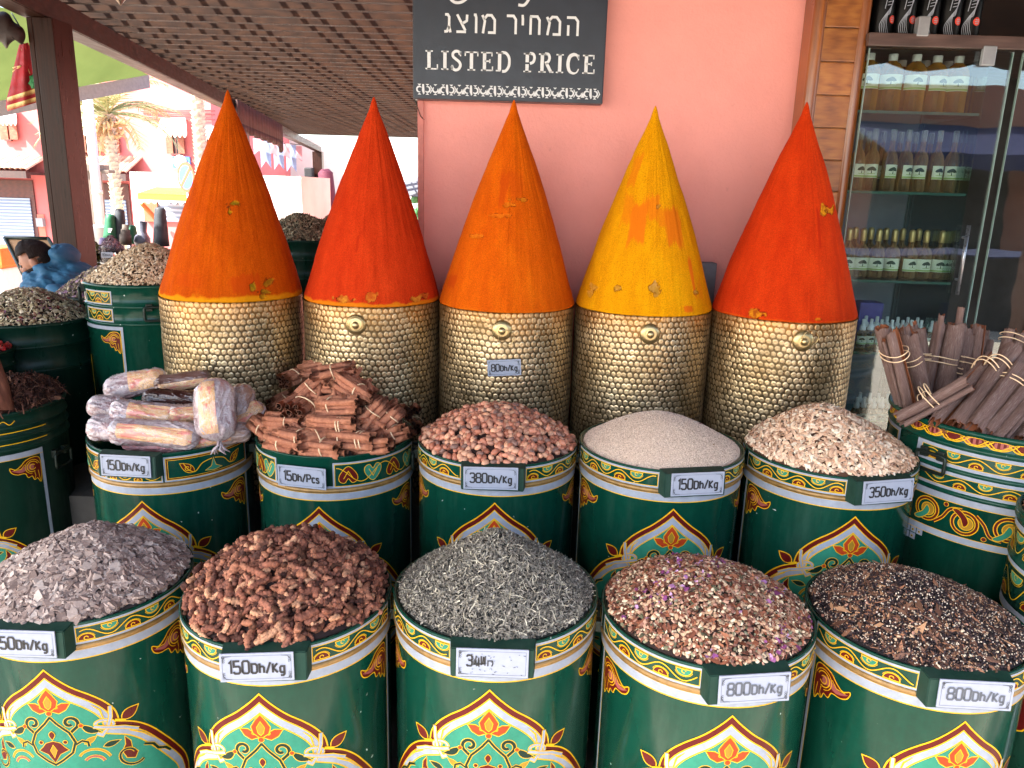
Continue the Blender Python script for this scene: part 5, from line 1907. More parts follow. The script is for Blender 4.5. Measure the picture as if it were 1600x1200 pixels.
# ribbed drum with brown fibre, left edge
p = Paint()
for v in (-0.060, -0.094):
    p.stroke([(-0.4 + i * 0.012, v) for i in range(58)], 0.0026, Y, 0)
for i in range(8):
    p.stroke(smooth_line([(-0.2 + i * 0.05, -0.034), (-0.185 + i * 0.05, -0.024), (-0.17 + i * 0.05, -0.036), (-0.155 + i * 0.05, -0.026)], 5), 0.0022, Y, 0)
p.rect(-0.3, 0.262, -0.140, -0.124, W, 0); p.rect(-0.3, 0.262, -0.1415, -0.140, Y, 1)
p.rect(0.252, 0.262, -0.9, -0.124, W, 0)
corner(p, -0.142, 1, 0, 0.250, 0.95)
arch(p, -0.225, 1.15)
dirt = enamel('grimy_green_enamel', '#0a2a20', 0.38)
pm2 = list(PM); pm2[0] = dirt
simple_drum((-1.595, 2.20, 0.946), 0.21, 0.95, (-0.045, -0.078, -0.110), 'grimy ribbed green drum holding brown fibre at the left edge', [(p, 0.0015)], 0.02, ((88, -0.155),), pm2 + [dirt], 0)
m = Mound(0.203, 0.045, 2.4, 1, (0.0, 0), 0.024, 9, 66)
fib = grain_mat('brown_fibre', ['#3d241d', '#55342a', '#2c1915', '#6b4536', '#4a2c23', '#7c5644'], 0.85)
fibs = [t_strip(rg, rg.uniform(.03, .07), rg.uniform(-3, 3), 7, rg.uniform(-1, 1), .3) for _ in range(8)]
V_, F_ = mound_base(m)
heap('brown_fibre_mass', 'matted dark brown fibre filling the grimy ribbed drum', 'fibre', (-1.595, 2.20, 0.948), m, flat('fibre_base', '#3a211a', 0.9, bump=.6, bscale=90), [L_(fibs, 5200, 0.02, 0.06, fib, tilt=.6, lift=.014, rmax=1.0), L_(bits, 800, 0.02, 0.05, fib, tilt=.6, lift=.01)])
# the bundle of fibre standing in it
mb = MB()
pts = [at(-16, 640, 2.06), at(-14, 600, 2.08), at(-18, 560, 2.10), at(-18, 500, 2.12), at(-18, 440, 2.14), at(-22, 400, 2.15)]
mb.tube(smooth_line([(0, 0), (1, 0)], 1) and [Vector(q) for q in pts], [0.060, 0.042, 0.026, 0.022, 0.019, 0.015], 18, 0)
o = mb.build('fibre_brush', bark_material('dry_stalk', ('#4c2c20', '#74483a', '#94644e', '#5c3a2e'), ('#5a3020', '#7a4a30'), 40)[0], None)
tag(o, 'tall pinkish brown dried stalk standing in the fibre at the left edge', 'dried stalk')

# dark plain drum with flower mix
simple_drum((-1.700, 2.600, 1.132), 0.214, 1.13, (-0.075, -0.155), 'dark green unpainted ribbed drum with a dried flower mix, left side', None, 0, (), [dark_enamel], 0)
m = Mound(0.206, 0.098, 1.5, 1, (0.03, 0), 0.008, 12, 71)
fl1 = grain_mat('flower_mix', ['#a09276', '#bbab88', '#cfc2a6', '#887a63', '#a8977d', '#dacfb6', '#95705f', '#c0b28c'], 0.8)
fl2 = grain_mat('flower_mix_purple', ['#7a4a68', '#93607f', '#6a3c58', '#8f3d3a'], 0.7)
heap('flower_mix_heap', 'heap of dried leaves and purple flowers in the dark plain drum', 'spice heap', (-1.700, 2.600, 1.128), m, flat('flower_dark', '#2c241a', 0.9),
     [L_(bits + flk, 4200, 0.008, 0.020, fl1, tilt=.55, lift=.010), L_(pet, 260, 0.007, 0.014, fl2, tilt=.5, lift=.011, cluster=(9, 8, .48))])
simple_drum((-1.62, 3.05, 1.16), 0.205, 1.16, (-0.08,), 'second dark drum behind the flower mix, only its heap in view', None, 0, (), [dark_enamel], 0)
m = Mound(0.198, 0.11, 1.5, 1, (0.0, 0), 0.006, 12, 73)
heap('pale_flower_heap', 'paler heap of dried flowers just behind the flower mix, beside the man', 'spice heap', (-1.62, 3.05, 1.156), m, flat('flower_dark2', '#3a3022', 0.9),
     [L_(bits + flk, 3200, 0.008, 0.020, grain_mat('pale_flowers', ['#9a8c74', '#b3a68d', '#82745f', '#a08a9a', '#8d6a84', '#c0b49c'], .8), tilt=.55, lift=.010)])
# red chillies in a small dark pot at the left edge
simple_drum((-1.700, 2.335, 1.068), 0.105, 1.05, (-0.05,), 'small dark pot of dried red peppers at the left edge', None, 0, (), [dark_enamel], 0, name='pepper_pot')
m = Mound(0.100, 0.03, 2, 1, (0, 0), 0.006, 16, 75)
heap('red_pepper_heap', 'dried bright red peppers heaped in the small dark pot', 'spice heap', (-1.700, 2.335, 1.066), m, flat('pepper_dark', '#4a1010', 0.8),
     [L_([t_root(rg, 1.2, .4, 7, 6) for _ in range(4)], 260, 0.016, 0.03, grain_mat('red_pepper', ['#a81f20', '#c2302a', '#8d1818', '#cf4a3a', '#b5605a'], .4), tilt=.5, lift=.01)], smooth=True)
# seed barrel beside the first cone
p = Paint()
for (v1, v0) in ((-0.020, -0.066), (-0.078, -0.124)):
    f = framed(p, -0.165, -0.035, v0, v1)
    scroll(p, f[0] + .004, f[1] - .002, f[2], f[3], 3, 0.06, 1.0)
p.rect(-0.20, -0.006, -0.150, -0.138, W, 0); p.rect(-0.014, -0.006, -1.1, -0.138, W, 0); p.rect(-0.0155, -0.014, -1.1, -0.15, Y, 1)
n0 = len(p.polys); corner(p, -0.152, 1, 0, -0.018, 0.85)
p.stroke([(-0.19, -0.25), (-0.185, -0.5)], 0.006, Y, 0)
simple_drum((-1.292, 2.694, 1.262), 0.212, 1.26, (-0.072, -0.130), 'green barrel with painted cartouches and iron handle, left of the first cone', [(p, 0.0015)], 0.0, ((28, -0.068), (-62, -0.02)))
m = Mound(0.204, 0.125, 1.35, 1, (0.0, 0), 0.005, 12, 81)
heap('pale_seed_heap', 'heap of pale tan seeds behind the first cone on the left', 'spice heap', (-1.292, 2.694, 1.258), m, flat('seed_dark2', '#4a3826', 0.9),
     [L_(hk, 5200, 0.010, 0.017, grain_mat('tan_seeds', ['#dcc2a0', '#e8d2b3', '#c8ab89', '#eeddc2', '#d0b392', '#e2c9a6'], .65), tilt=.5, lift=.010)])
# herb barrel between the first two cones
simple_drum((-0.985, 3.60, 1.360), 0.225, 1.36, (-0.085, -0.17), 'dark drum with a herb heap seen between the first two cones', None, 0, (), [dark_enamel], 0)
m = Mound(0.218, 0.115, 1.25, 1, (-0.02, 0), 0.012, 9, 83)
hb = grain_mat('grey_herbs', ['#746c5a', '#8a816b', '#5d5648', '#9d937a', '#504a3e', '#aea38a'], .85)
heap('grey_herb_heap', 'grey green heap of dried herbs between the first two cones', 'spice heap', (-0.985, 3.60, 1.356), m, flat('herb_dark', '#25211a', 0.9),
     [L_(bits, 5000, 0.012, 0.026, hb, tilt=.5, lift=.012)])
simple_drum((-0.86, 4.15, 1.40), 0.20, 1.40, (-0.085,), 'farther dark drum behind the herb drum', None, 0, (), [dark_enamel], 0)
m = Mound(0.193, 0.10, 1.8, 1, (0, 0), 0.005, 9, 84)
heap('brown_herb_heap', 'browner rounded herb heap in the farther drum', 'spice heap', (-0.86, 4.15, 1.396), m, flat('herb_dark3', '#25211a', 0.9), [L_(bits, 3000, 0.012, 0.024, grain_mat('brown_herbs', ['#6b5a4c', '#7d6b5b', '#574839', '#8a7868'], .85), tilt=.5, lift=.01)])
# stepped plinth carrying the rows
mb = MB()
mb.box(-2.6, 1.75, 1.68, 2.22, 0, 0.16, 0); mb.box(-2.6, 1.75, 2.222, 2.715, 0, 0.628, 0)
tag(mb.build('display_step', flat('step_concrete', '#3a3733', 0.9, 0, .2, 8, bump=.3), None), kind='structure')
# ------------------------------------------------------------------ pink wall, black sign, wooden pilaster
def stucco(name, base, var=0.1, scale=2.0, bump=0.5):
    t = NT(name)
    co = t.coord()
    n = t.noise(scale, 6, 0.65, co)
    c = C(base)
    col = t.ramp(n, [(0.3, tuple(x * (1 - var) for x in c[:3])), (0.7, tuple(min(1, x * (1 + var)) for x in c[:3]))])
    spots = t.ramp(t.noise(24, 3, .6, co), [(0.70, (0, 0, 0)), (0.78, (0.35,) * 3)])
    col = t.mix(spots, col, tuple(x * 0.7 for x in c[:3]) + (1,))
    h = t.mix(0.5, t.noise(95, 5, 0.6, co), t.noise(26, 4, 0.6, co))
    big = t.ramp(t.noise(0.9, 5, .7, co), [(0.35, (0.93, .92, .92)), (0.65, (1.03, 1.03, 1.03))])
    col = t.mix(1.0, col, big, 'MULTIPLY')
    t.bsdf(col, 0.9, 0, t.bump(h, bump, 0.006), spec=0.2)
    return t.m


pink = stucco('pink_stucco', '#ea9f96', 0.07, 2.0, 0.6)
mb = MB()
mb.box(-0.337, 0.935, 2.72, 3.2, 0, 4.2, 0)
mb.box(-0.330, 0.93, 3.2, 23.0, 0, 4.2, 0)
mb.box(0.93, 6.0, 3.55, 4.2, 0, 4.2, 0)
mb.box(0.935, 6.0, 2.9, 3.55, 2.75, 4.2, 0)
w_ = mb.build('pink_wall', pink, None)
tag(w_, 'pink plastered wall behind the powder cones carrying the black sign', 'wall')
mb = MB()
mb.box(-0.345, -0.325, 2.708, 2.722, 0.0, 2.9, 0)
mb.build('corner_bead', flat('corner_plaster', '#c98078', 0.8), w_)
tag(MB().box(0.635, 0.70, 2.66, 2.717, 0.9, 1.375, 0, bev=0.004).build('cable_box', flat('grey_box', '#6c7078', 0.7, 0, .2, 20, bump=.2), None), 'grey weathered duct on the wall between the yellow and the red cone', 'duct')

# sign
SX0, SX1, SZ0, SY = -0.354, 0.272, 1.884, 2.655
sg_t = thing('price_sign', 'black wall sign reading LISTED PRICE in Hebrew, Arabic and English', 'sign', (SX0, SY, SZ0))
mb = MB()
mb.box(0, SX1 - SX0, 0, 0.055, 0, 0.62, 0, bev=0.004)
mb.build('board', flat('sign_black', '#272d39', 0.38, 0, .12, 12, bump=.05), sg_t)
p = Paint(1.0)
SW = 0.0095
SERIF = {
    'L': (.74, [([(.2, 0), (.2, 1)], .19)], [(0, .42, 1), (0, .7, 0)], [(.68, 0, .28)]),
    'I': (.42, [([(.21, 0), (.21, 1)], .19)], [(0, .42, 1), (0, .42, 0)], []),
    'T': (.78, [([(.39, 0), (.39, 1)], .19)], [(0, .78, 1), (.17, .61, 0)], [(.03, .76, 1), (.75, .76, 1)]),
    'E': (.70, [([(.2, 0), (.2, 1)], .19), ([(.2, .52), (.5, .52)], .08)], [(0, .64, 1), (0, .68, 0)], [(.62, .78, 1), (.66, 0, .24), (.5, .42, .63)]),
    'D': (.84, [([(.2, .04), (.2, 1)], .19), (smooth_line([(.3, 1), (.55, .97), (.74, .72), (.74, .3), (.56, .03), (.36, 0)], 5), .15)], [(0, .4, 1), (0, .26, 0)], []),
    'P': (.70, [([(.2, 0), (.2, .42)], .19), ([(.2, .52), (.2, 1)], .19), (smooth_line([(.34, 1), (.54, .96), (.61, .76), (.54, .54), (.36, .46)], 5), .15)], [(0, .42, 1), (0, .44, 0)], []),
    'R': (.84, [([(.2, 0), (.2, 1)], .19), (smooth_line([(.34, 1), (.54, .97), (.61, .78), (.54, .58), (.36, .5)], 5), .15), ([(.44, .5), (.72, .02)], .17)], [(0, .42, 1), (0, .42, 0), (.66, .86, 0)], []),
    'C': (.78, [(smooth_line([(.68, .78), (.6, .95), (.4, 1), (.18, .86), (.1, .5), (.18, .14), (.4, 0), (.6, .05), (.72, .24)], 5), [.08, .09, .1, .11, .12, .13, .14, .15, .16, .17, .18, .18, .18, .19, .19, .19, .19, .19, .19, .19, .19, .19, .18, .18, .18, .17, .16, .15, .14, .13, .12, .11, .10, .09, .08, .08, .07, .07, .07, .07, .07])], [], [(.69, .7, 1)]),
    'S': (.60, [(smooth_line([(.5, .82), (.42, .97), (.26, 1), (.1, .9), (.1, .72), (.26, .58), (.44, .44), (.52, .26), (.42, .06), (.24, 0), (.08, .08), (.04, .22)], 4), .15)], [], [(.52, .74, 1), (.04, 0, .26)]),
}
txt = 'LISTED PRICE'
h = 0.057
adv = sum((SERIF[c][0] if c != ' ' else .42) for c in txt) * h
gap = (0.552 - adv) / (len(txt) - 1)
x = 0.042
for c in txt:
    if c == ' ':
        x += .42 * h + gap; continue
    wd, strokes, bars, ticks = SERIF[c]
    for s, t_ in strokes:
        if isinstance(t_, list):
            t_ = (t_ + [t_[-1]] * len(s))[:len(s)]
            p.stroke([(x + q[0] * h, 0.092 + q[1] * h) for q in s], [k * h for k in t_], 1, 1)
        else:
            p.stroke([(x + q[0] * h, 0.092 + q[1] * h) for q in s], t_ * h, 1, 1)
    for (a, b, z) in bars:
        p.stroke([(x + a * h, 0.092 + (z * 0.94 + .03) * h), (x + b * h, 0.092 + (z * .94 + .03) * h)], .075 * h, 1, 1)
    for (a, z0, z1) in ticks:
        p.stroke([(x + a * h, 0.092 + z0 * h), (x + a * h, 0.092 + z1 * h)], .07 * h, 1, 1)
    x += wd * h + gap
HEB = [  # left, right edge in zoom px, strokes
    (372, 424, [[(.1, .98), (.5, .98), (.72, .85), (.72, .32), (.92, 0)], [(.72, .34), (.42, .06), (0, .04)]]),
    (446, 526, [[(.06, 1), (.80, .12)], [(.95, 1), (.92, .66), (.52, .50)], [(0, .05), (.86, .05)]]),
    (552, 582, [[(.0, 1), (.55, 1), (.8, .85), (.8, 0)]]),
    (604, 696, [[(0, 1), (.2, .68), (.06, 0)], [(.14, .78), (.38, 1), (.7, 1), (.95, .75), (.95, .05), (.45, .05)]]),
    (754, 826, [[(0, 1), (.68, 1), (.92, .8), (.92, 0)]]),
    (844, 866, [[(0, 1), (.6, 1), (.8, .85), (.8, .5)]]),
    (896, 970, [[(.08, 0), (.08, 1)], [(.0, 1), (.72, 1), (.94, .8), (.94, 0)]]),
    (1000, 1096, [[(0, 1), (.2, .68), (.06, 0)], [(.14, .78), (.38, 1), (.7, 1), (.95, .75), (.95, .05), (.45, .05)]]),
    (1122, 1206, [[(0, 1), (.7, 1), (.94, .8), (.94, 0)], [(.14, .58), (.14, 0)]]),
]
U = lambda zx: (zx / 4 + 600 - 645) / 476
for a, b, st in HEB:
    for s in st:
        p.stroke([(U(a + 4) + q[0] * (U(b) - U(a) - 0.006), 0.205 + q[1] * 0.054) for q in s], 0.0078, 1, 1)
# Arabic line
ar = 0.318
p.stroke([(U(1198), ar), (U(1198), ar + 0.07)], 0.008, 1, 1)
p.stroke(smooth_line([(U(1168), ar + 0.07), (U(1168), ar + 0.01), (U(1150), ar), (U(1120), ar), (U(1090), ar), (U(1060), ar), (U(1010), ar), (U(960), ar), (U(925), ar + .004)], 4), 0.0085, 1, 1)
for zx in (1135, 1105, 1075): p.stroke([(U(zx), ar), (U(zx), ar + 0.018)], 0.007, 1, 1)
p.stroke(smooth_line([(U(1000), ar), (U(985), ar + .02), (U(960), ar + .022), (U(975), ar + .002)], 5), 0.007, 1, 1)
p.stroke(smooth_line([(U(925), ar + .004), (U(905), ar + .012), (U(890), ar - .008), (U(862), ar - .026), (U(826), ar - .026)], 5), 0.0085, 1, 1)
p.stroke([(U(766), ar), (U(766), ar + 0.07)], 0.008, 1, 1)
p.stroke(smooth_line([(U(736), ar + 0.07), (U(736), ar + .008), (U(715), ar), (U(680), ar), (U(620), ar), (U(560), ar)], 4), 0.0085, 1, 1)
p.stroke(arc(U(700), ar + .008, .008, 0, 360, 12), 0.006, 1, 1)
p.stroke(smooth_line([(U(655), ar), (U(640), ar + .02), (U(622), ar + .018), (U(640), ar + .002)], 5), 0.007, 1, 1)
p.stroke([(U(580), ar), (U(580), ar + .07)], 0.008, 1, 1)
p.stroke(smooth_line([(U(535), ar + .024), (U(530), ar + .002), (U(490), ar - .020), (U(440), ar - .024), (U(405), ar - .008), (U(400), ar + .022)], 5), 0.0085, 1, 1)
p.fill(arc(U(465), ar + .03, .005, 0, 330, 8), 1, 1)
# pierced border
n = 23
for i in range(n):
    u = 0.022 + i * 0.0262
    v = 0.030
    a0 = (40, 220, 130)[i % 3]
    p.stroke(arc(u, v, 0.0085, a0, a0 + 250, 12), [0.0025, .0035, .0045, .005, .005, .005, .005, .005, .005, .0045, .004, .003, .002], 1, 1)
    p.fill([(u - .006, v + .0165), (u + .006, v + .0165), (u, v + .011)], 1, 1)
    p.fill([(u - .006, v - .0165), (u, v - .011), (u + .006, v - .0165)], 1, 1)
    w2 = u + 0.0131
    if i % 3 == 0:
        p.fill([(w2 - .004, v + .016), (w2 + .002, v + .016), (w2 + .004, v - .012), (w2, v - .016), (w2 - .005, v - .004)], 1, 1)
    elif i % 3 == 1:
        p.stroke([(w2 - .004, v + .012), (w2 + .003, v), (w2 - .004, v - .012)], 0.003, 1, 1)
    else:
        p.fill([(w2, v + .006), (w2 + .006, v - .012), (w2 - .006, v - .012)], 1, 1)
mb = MB()
p.into(mb, plate((0, 0, 0), (1, 0, 0), (0, 0, 1)))
mb.build('lettering', [flat('sign_white', '#c9ced4', 0.5), flat('sign_white2', '#d2d6da', 0.5, 0, .05)], sg_t, fixn=False)
mb = MB(); mb.tube([(0.004, 0.01, 0.002), (0.02, 0.045, -0.05), (0.03, 0.058, -0.06)], 0.0016, 6, 0)
mb.build('fixing_wire', iron_mat, sg_t)

# pilaster of short boards between two rounds
pw = wood('honey_wood', '#753f1b', '#9c5d27', '#b87936', (2.5, 2, 16), 0.35, 0.12, 0.4)
pw2 = wood('moulding_wood', '#5f3219', '#85491f', '#a5622b', (9, 1, 1.2), 0.3, 0.1, 0.5)
pil = thing('wood_pilaster', 'varnished wooden pilaster of short horizontal boards beside the cabinet', 'pilaster', (0.93, 2.62, 0))
mb = MB()
rgp = random.Random(8)
z = 0.02
while z < 3.0:
    mb.box(0.028, 0.140, 0.0 + rgp.uniform(0, .002), 0.05, z, z + 0.0975, 0, bev=0.003)
    z += 0.1005
mb.box(0.026, 0.142, 0.012, 0.09, 0, 3.0, 0)
mb.build('board_panel', pw, pil)
for x0, r in ((0.012, 0.021), (0.154, 0.019)):
    mb = MB(); mb.lathe([(r, 0), (r, 3.0)], 20, 0, mat=Matrix.Translation((x0, 0.012, 0)))
    mb.box(x0 - r * 0.9, x0 + r * 0.9, 0.012, 0.095, 0, 3.0, 0)
    mb.build('moulding', pw2, pil)

# ------------------------------------------------------------------ glass cabinet
def glass_mat(name, tint=(0.93, 0.97, 0.96), refl=1.0):
    t = NT(name)
    tr = t.n("ShaderNodeBsdfTransparent"); tr.inputs[0].default_value = (*tint, 1)
    gl = t.n("ShaderNodeBsdfGlossy"); gl.inputs[0].default_value = (1, 1, 1, 1); gl.inputs['Roughness'].default_value = 0.01
    co = t.coord()
    t.l(t.bump(t.noise(3.0, 2, .5, co), 0.10, 0.012), gl.inputs['Normal'])
    fr = t.n("ShaderNodeFresnel"); fr.inputs[0].default_value = 1.55
    k = t.n("ShaderNodeMath", operation='MULTIPLY'); k.inputs[1].default_value = refl; t.l(fr.outputs[0], k.inputs[0])
    mx = t.n("ShaderNodeMixShader")
    t.l(k.outputs[0], mx.inputs[0]); t.l(tr.outputs[0], mx.inputs[1]); t.l(gl.outputs[0], mx.inputs[2])
    t.l(mx.outputs[0], t.out.inputs[0])
    return t.m


def clear_mat(name, col, rough=0.06):
    t = NT(name)
    b = t.bsdf(C(col), rough, 0, None)
    b.inputs['Transmission Weight'].default_value = 0.0
    tr = t.n("ShaderNodeBsdfTransparent"); tr.inputs[0].default_value = C(col)
    mx = t.n("ShaderNodeMixShader")
    lw = t.n("ShaderNodeLayerWeight"); lw.inputs[0].default_value = 0.35
    rp = t.ramp(lw.outputs['Facing'], [(0.0, (0.20,) * 3), (0.8, (0.75,) * 3)])
    t.l(rp, mx.inputs[0]); t.l(tr.outputs[0], mx.inputs[1]); t.l(b.outputs[0], mx.inputs[2])
    t.l(mx.outputs[0], t.out.inputs[0])
    return t.m


pane_mat = glass_mat('pane_glass', (0.88, 0.94, 0.93), 1.6)
shelf_glass = glass_mat('shelf_glass', (0.70, 0.86, 0.82), 0.8)
edge_mat = flat('glass_edge', '#7f968f', 0.15, 0, 0.1, spec=0.8)
steel = flat('brushed_steel', '#8d8f93', 0.3, 0.85, 0.15, 40)
rail_wood = wood('rail_wood', '#3b2c29', '#57433d', '#75605a', (1, 9, 9), 0.35, 0.08, 0.3)
dark_room = flat('dark_room', '#1d1613', 0.8, 0, 0.3, 4)
brown_dark = wood('dark_back', '#1b0f0a', '#2b1a11', '#3b2518', (1, 1, 7), 0.5)
CX0, CX1, CY = 1.098, 2.60, 2.60
cab = thing('display_cabinet', 'glass fronted display cabinet full of oil bottles at the right', 'cabinet', (0, 0, 0))
mb = MB()
mb.box(CX0 - 0.012, CX1, CY + 0.012, 3.30, -0.0, 0.30, 0)
mb.box(CX0 - 0.012, CX0 + 0.004, CY + 0.03, 3.28, 0.30, 2.72, 0)
mb.box(CX0, CX1, 3.30, 3.34, 0.0, 2.75, 0)
mb.box(CX1, CX1 + 0.03, CY, 3.34, 0.0, 2.75, 0)
mb.box(CX0, CX1, CY - 0.1, 3.34, 2.72, 2.76, 0)
mb.build('carcass', dark_room, cab)
mb = MB(); mb.box(CX0 + 0.01, CX1 - 0.01, 3.285, 3.298, 2.12, 2.71, 0)
mb.build('back_board', brown_dark, cab)
mb = MB(); mb.box(CX0 - 0.008, CX1, CY - 0.014, CY + 0.006, 2.074, 2.112, 0, bev=0.002); mb.box(CX0 - 0.008, CX1, CY + 0.008, 3.28, 2.094, 2.110, 0)
mb.build('top_rail', rail_wood, cab)
for (x0, x1, tint) in ((1.102, 1.556, 0), (1.590, 2.10, 0)):
    mb = MB(); mb.box(x0, x1, CY - 0.003, CY + 0.004, 0.31, 2.068, 0)
    dr = mb.build('glass_door', pane_mat, cab)
    mb = MB(); mb.box(x1 - 0.0005, x1 + 0.0018, CY - 0.004, CY + 0.005, 0.31, 2.068, 0); mb.box(x0 - 0.0018, x0 + 0.0005, CY - 0.004, CY + 0.005, 0.31, 2.068, 0)
    mb.build('polished_edge', edge_mat, dr)
mb = MB(); mb.tube([(1.497, CY - 0.025, 1.30), (1.497, CY - 0.025, 1.53)], 0.006, 10, 0); mb.tube([(1.497, CY - 0.025, 1.35), (1.497, CY, 1.35)], 0.004, 8, 0); mb.tube([(1.497, CY - 0.025, 1.49), (1.497, CY, 1.49)], 0.004, 8, 0)
mb.build('door_handle', steel, cab)
for (x, z, w) in ((1.452, 2.048, .042), (1.236, 2.128, .036)):
    mb = MB(); mb.box(x, x + w, CY - 0.019, CY - 0.0035 if z < 2.1 else CY + .01, z - 0.024, z + 0.034, 0, bev=0.003)
    mb.build('clip', flat('grey_clip', '#9a9ca0', 0.35, 0.4, .1), cab)
SHELF_Z = (1.890, 1.633, 1.334, 1.079, 0.789)
for z in SHELF_Z:
    mb = MB(); mb.box(CX0 + 0.008, 1.515, 2.66, 3.02, z - 0.009, z - 0.001, 0)
    sh = mb.build('glass_shelf', shelf_glass, cab)
    mb = MB(); mb.box(CX0 + 0.008, 1.515, 2.656, 2.6598, z - 0.0095, z - 0.0005, 0)
    mb.build('shelf_edge', flat('green_edge', '#2f5a50', 0.2, 0, .1), sh)
mb = MB(); mb.box(1.516, 1.523, 2.66, 3.05, 0.31, 2.06, 0)
mb.build('glass_partition', shelf_glass, cab)
mb = MB(); mb.box(CX0 + 0.008, 1.52, 3.05, 3.07, 0.31, 2.06, 0)
mb.build('inner_back', flat('inner_back_paint', '#6f707c', 0.6, 0, .2, 3), cab)

oil = clear_mat('amber_oil', '#dda23c')
oil_pale = clear_mat('pale_oil', '#caa676')
clearp = clear_mat('clear_plastic', '#d9dedb')
capw = flat('white_cap', '#dfe2e0', 0.35, 0, .05)
paper = flat('label_paper', '#d5dcc9', 0.6, 0, .05)
treeink = flat('tree_ink', '#1f3a2b', 0.6)
leafink = flat('label_green', '#8fae5d', 0.6)
gold_cap = flat('gold_neck', '#b9a06a', 0.35, 0.5, .1)


def label_mesh(R, z0, z1, half):
    """paper label with a round tree mark"""
    p = Paint(0.006)
    p.rect(-half, half, z0, z1, 0, 0)
    h = z1 - z0
    zc = z0 + h * 0.55
    p.rect(-half, half, z0 + h * .04, z0 + h * .16, 2, 1)
    k = h * 0.30
    crown = [(-k * 1.1, zc), (-k * .9, zc + k * .45), (-k * .3, zc + k * .8), (k * .3, zc + k * .9), (k * .9, zc + k * .5), (k * 1.2, zc), (k * .5, zc - k * .12), (0, zc + k * .02), (-k * .5, zc - k * .15)]
    p.fill(smooth_line(crown, 3, True), 1, 2)
    p.fill([(-k * .12, zc - k * .8), (k * .14, zc - k * .8), (k * .08, zc), (-k * .08, zc)], 1, 2)
    p.stroke([(-k * .9, zc - k * .85), (k * .9, zc - k * .85)], k * .14, 2, 2)
    mb = MB()
    p.into(mb, wrap(R))
    o = mb.build('l', [paper, treeink, leafink], None, fixn=False)
    me = o.data; bpy.data.objects.remove(o)
    return me


def prof_mesh(pr, mat, n=28):
    mb = MB(); mb.lathe(pr, n, 0)
    o = mb.build('x', mat, None)
    me = o.data; bpy.data.objects.remove(o)
    return me


KIND = {
    'big': [('bottle_body', prof_mesh([(0, 0), (.036, 0), (.039, .006), (.039, .125), (.036, .142), (.026, .158), (.014, .166), (.013, .172)], oil)),
            ('cap', prof_mesh([(.0145, .168), (.0150, .170), (.0150, .188), (.0140, .190), (0, .190)], capw)), ('label', label_mesh(.0392, .075, .122, .045))],
    'slim': [('bottle_body', prof_mesh([(0, 0), (.022, 0), (.0245, .005), (.0245, .105), (.020, .125), (.009, .142), (.008, .175)], oil_pale)),
             ('cap', prof_mesh([(.0085, .17), (.0095, .172), (.0095, .205), (.008, .208), (0, .208)], clearp)), ('label', label_mesh(.0247, .045, .09, .024))],
    'long': [('bottle_body', prof_mesh([(0, 0), (.024, 0), (.0265, .005), (.0265, .085), (.022, .102), (.0095, .115), (.009, .14)], oil_pale)),
             ('cap', prof_mesh([(.0098, .128), (.0105, .13), (.0105, .162), (.009, .168), (.003, .172), (0, .172)], gold_cap)), ('label', label_mesh(.0267, .026, .07, .033))],
    'spray': [('bottle_body', prof_mesh([(0, 0), (.014, 0), (.0165, .004), (.0165, .055), (.012, .064), (.007, .068)], oil_pale)),
              ('cap', prof_mesh([(.009, .066), (.011, .068), (.011, .082), (.006, .087), (.006, .104), (.0045, .107), (0, .107)], capw)), ('label', label_mesh(.0167, .016, .046, .021))],
}
ORD = ['leftmost', 'second from the left', 'third from the left', 'fourth from the left', 'fifth from the left', 'sixth from the left', 'seventh from the left', 'eighth from the left', 'ninth from the left', 'tenth from the left']


def bottle(kind, loc, label, group, rz=0.0, name='oil_bottle'):
    t = thing(name, label, 'bottle', loc, rz, group)
    for nm, me in KIND[kind]:
        link_mesh(nm, me, t)
    return t


rgb = random.Random(4)
def row(kind, pxs, py, z, Yd, what, group):
    for i, px in enumerate(pxs):
        q = at(px, py, Yd)
        bottle(kind, (q.x, Yd + rgb.uniform(-.006, .006), z), '%s %s' % (ORD[i], what), group, rgb.uniform(-.5, .5))


row('big', (1354, 1390, 1426, 1461, 1494), 130, SHELF_Z[0], 2.76, 'of the big amber oil bottles on the top shelf', 'big oil bottles on the top shelf')
row('big', (1405, 1441, 1476), 130, SHELF_Z[0], 2.87, 'big oil bottle standing behind the front row, top shelf', 'big oil bottles behind')
row('slim', (1338, 1360, 1387, 1412, 1436, 1460, 1484), 275, SHELF_Z[1], 2.76, 'of the slim clear oil bottles, second shelf', 'slim oil bottles on the second shelf')
row('slim', (1350, 1374, 1400, 1424, 1448), 270, SHELF_Z[1], 2.86, 'slim oil bottle behind the front row, second shelf', 'slim oil bottles behind')
row('long', (1322, 1344, 1367, 1393, 1418, 1441, 1466), 410, SHELF_Z[2], 2.75, 'of the gold necked oil bottles, third shelf', 'gold necked bottles on the third shelf')
row('long', (1333, 1356, 1380, 1405, 1430, 1453), 400, SHELF_Z[2], 2.86, 'gold necked oil bottle behind the front row, third shelf', 'gold necked bottles behind')
row('spray', (1346, 1360, 1375, 1391, 1407, 1423, 1438, 1453), 520, SHELF_Z[3], 2.73, 'of the small white topped spray bottles, fourth shelf', 'spray bottles on the fourth shelf')
row('spray', (1352, 1368, 1384, 1400, 1416, 1431, 1446), 515, SHELF_Z[3], 2.80, 'spray bottle behind the front row, fourth shelf', 'spray bottles behind on the fourth shelf')
row('spray', (1337, 1350, 1364, 1378, 1391, 1404), 635, SHELF_Z[4], 2.72, 'of the small spray bottles on the lowest shelf', 'spray bottles on the lowest shelf')
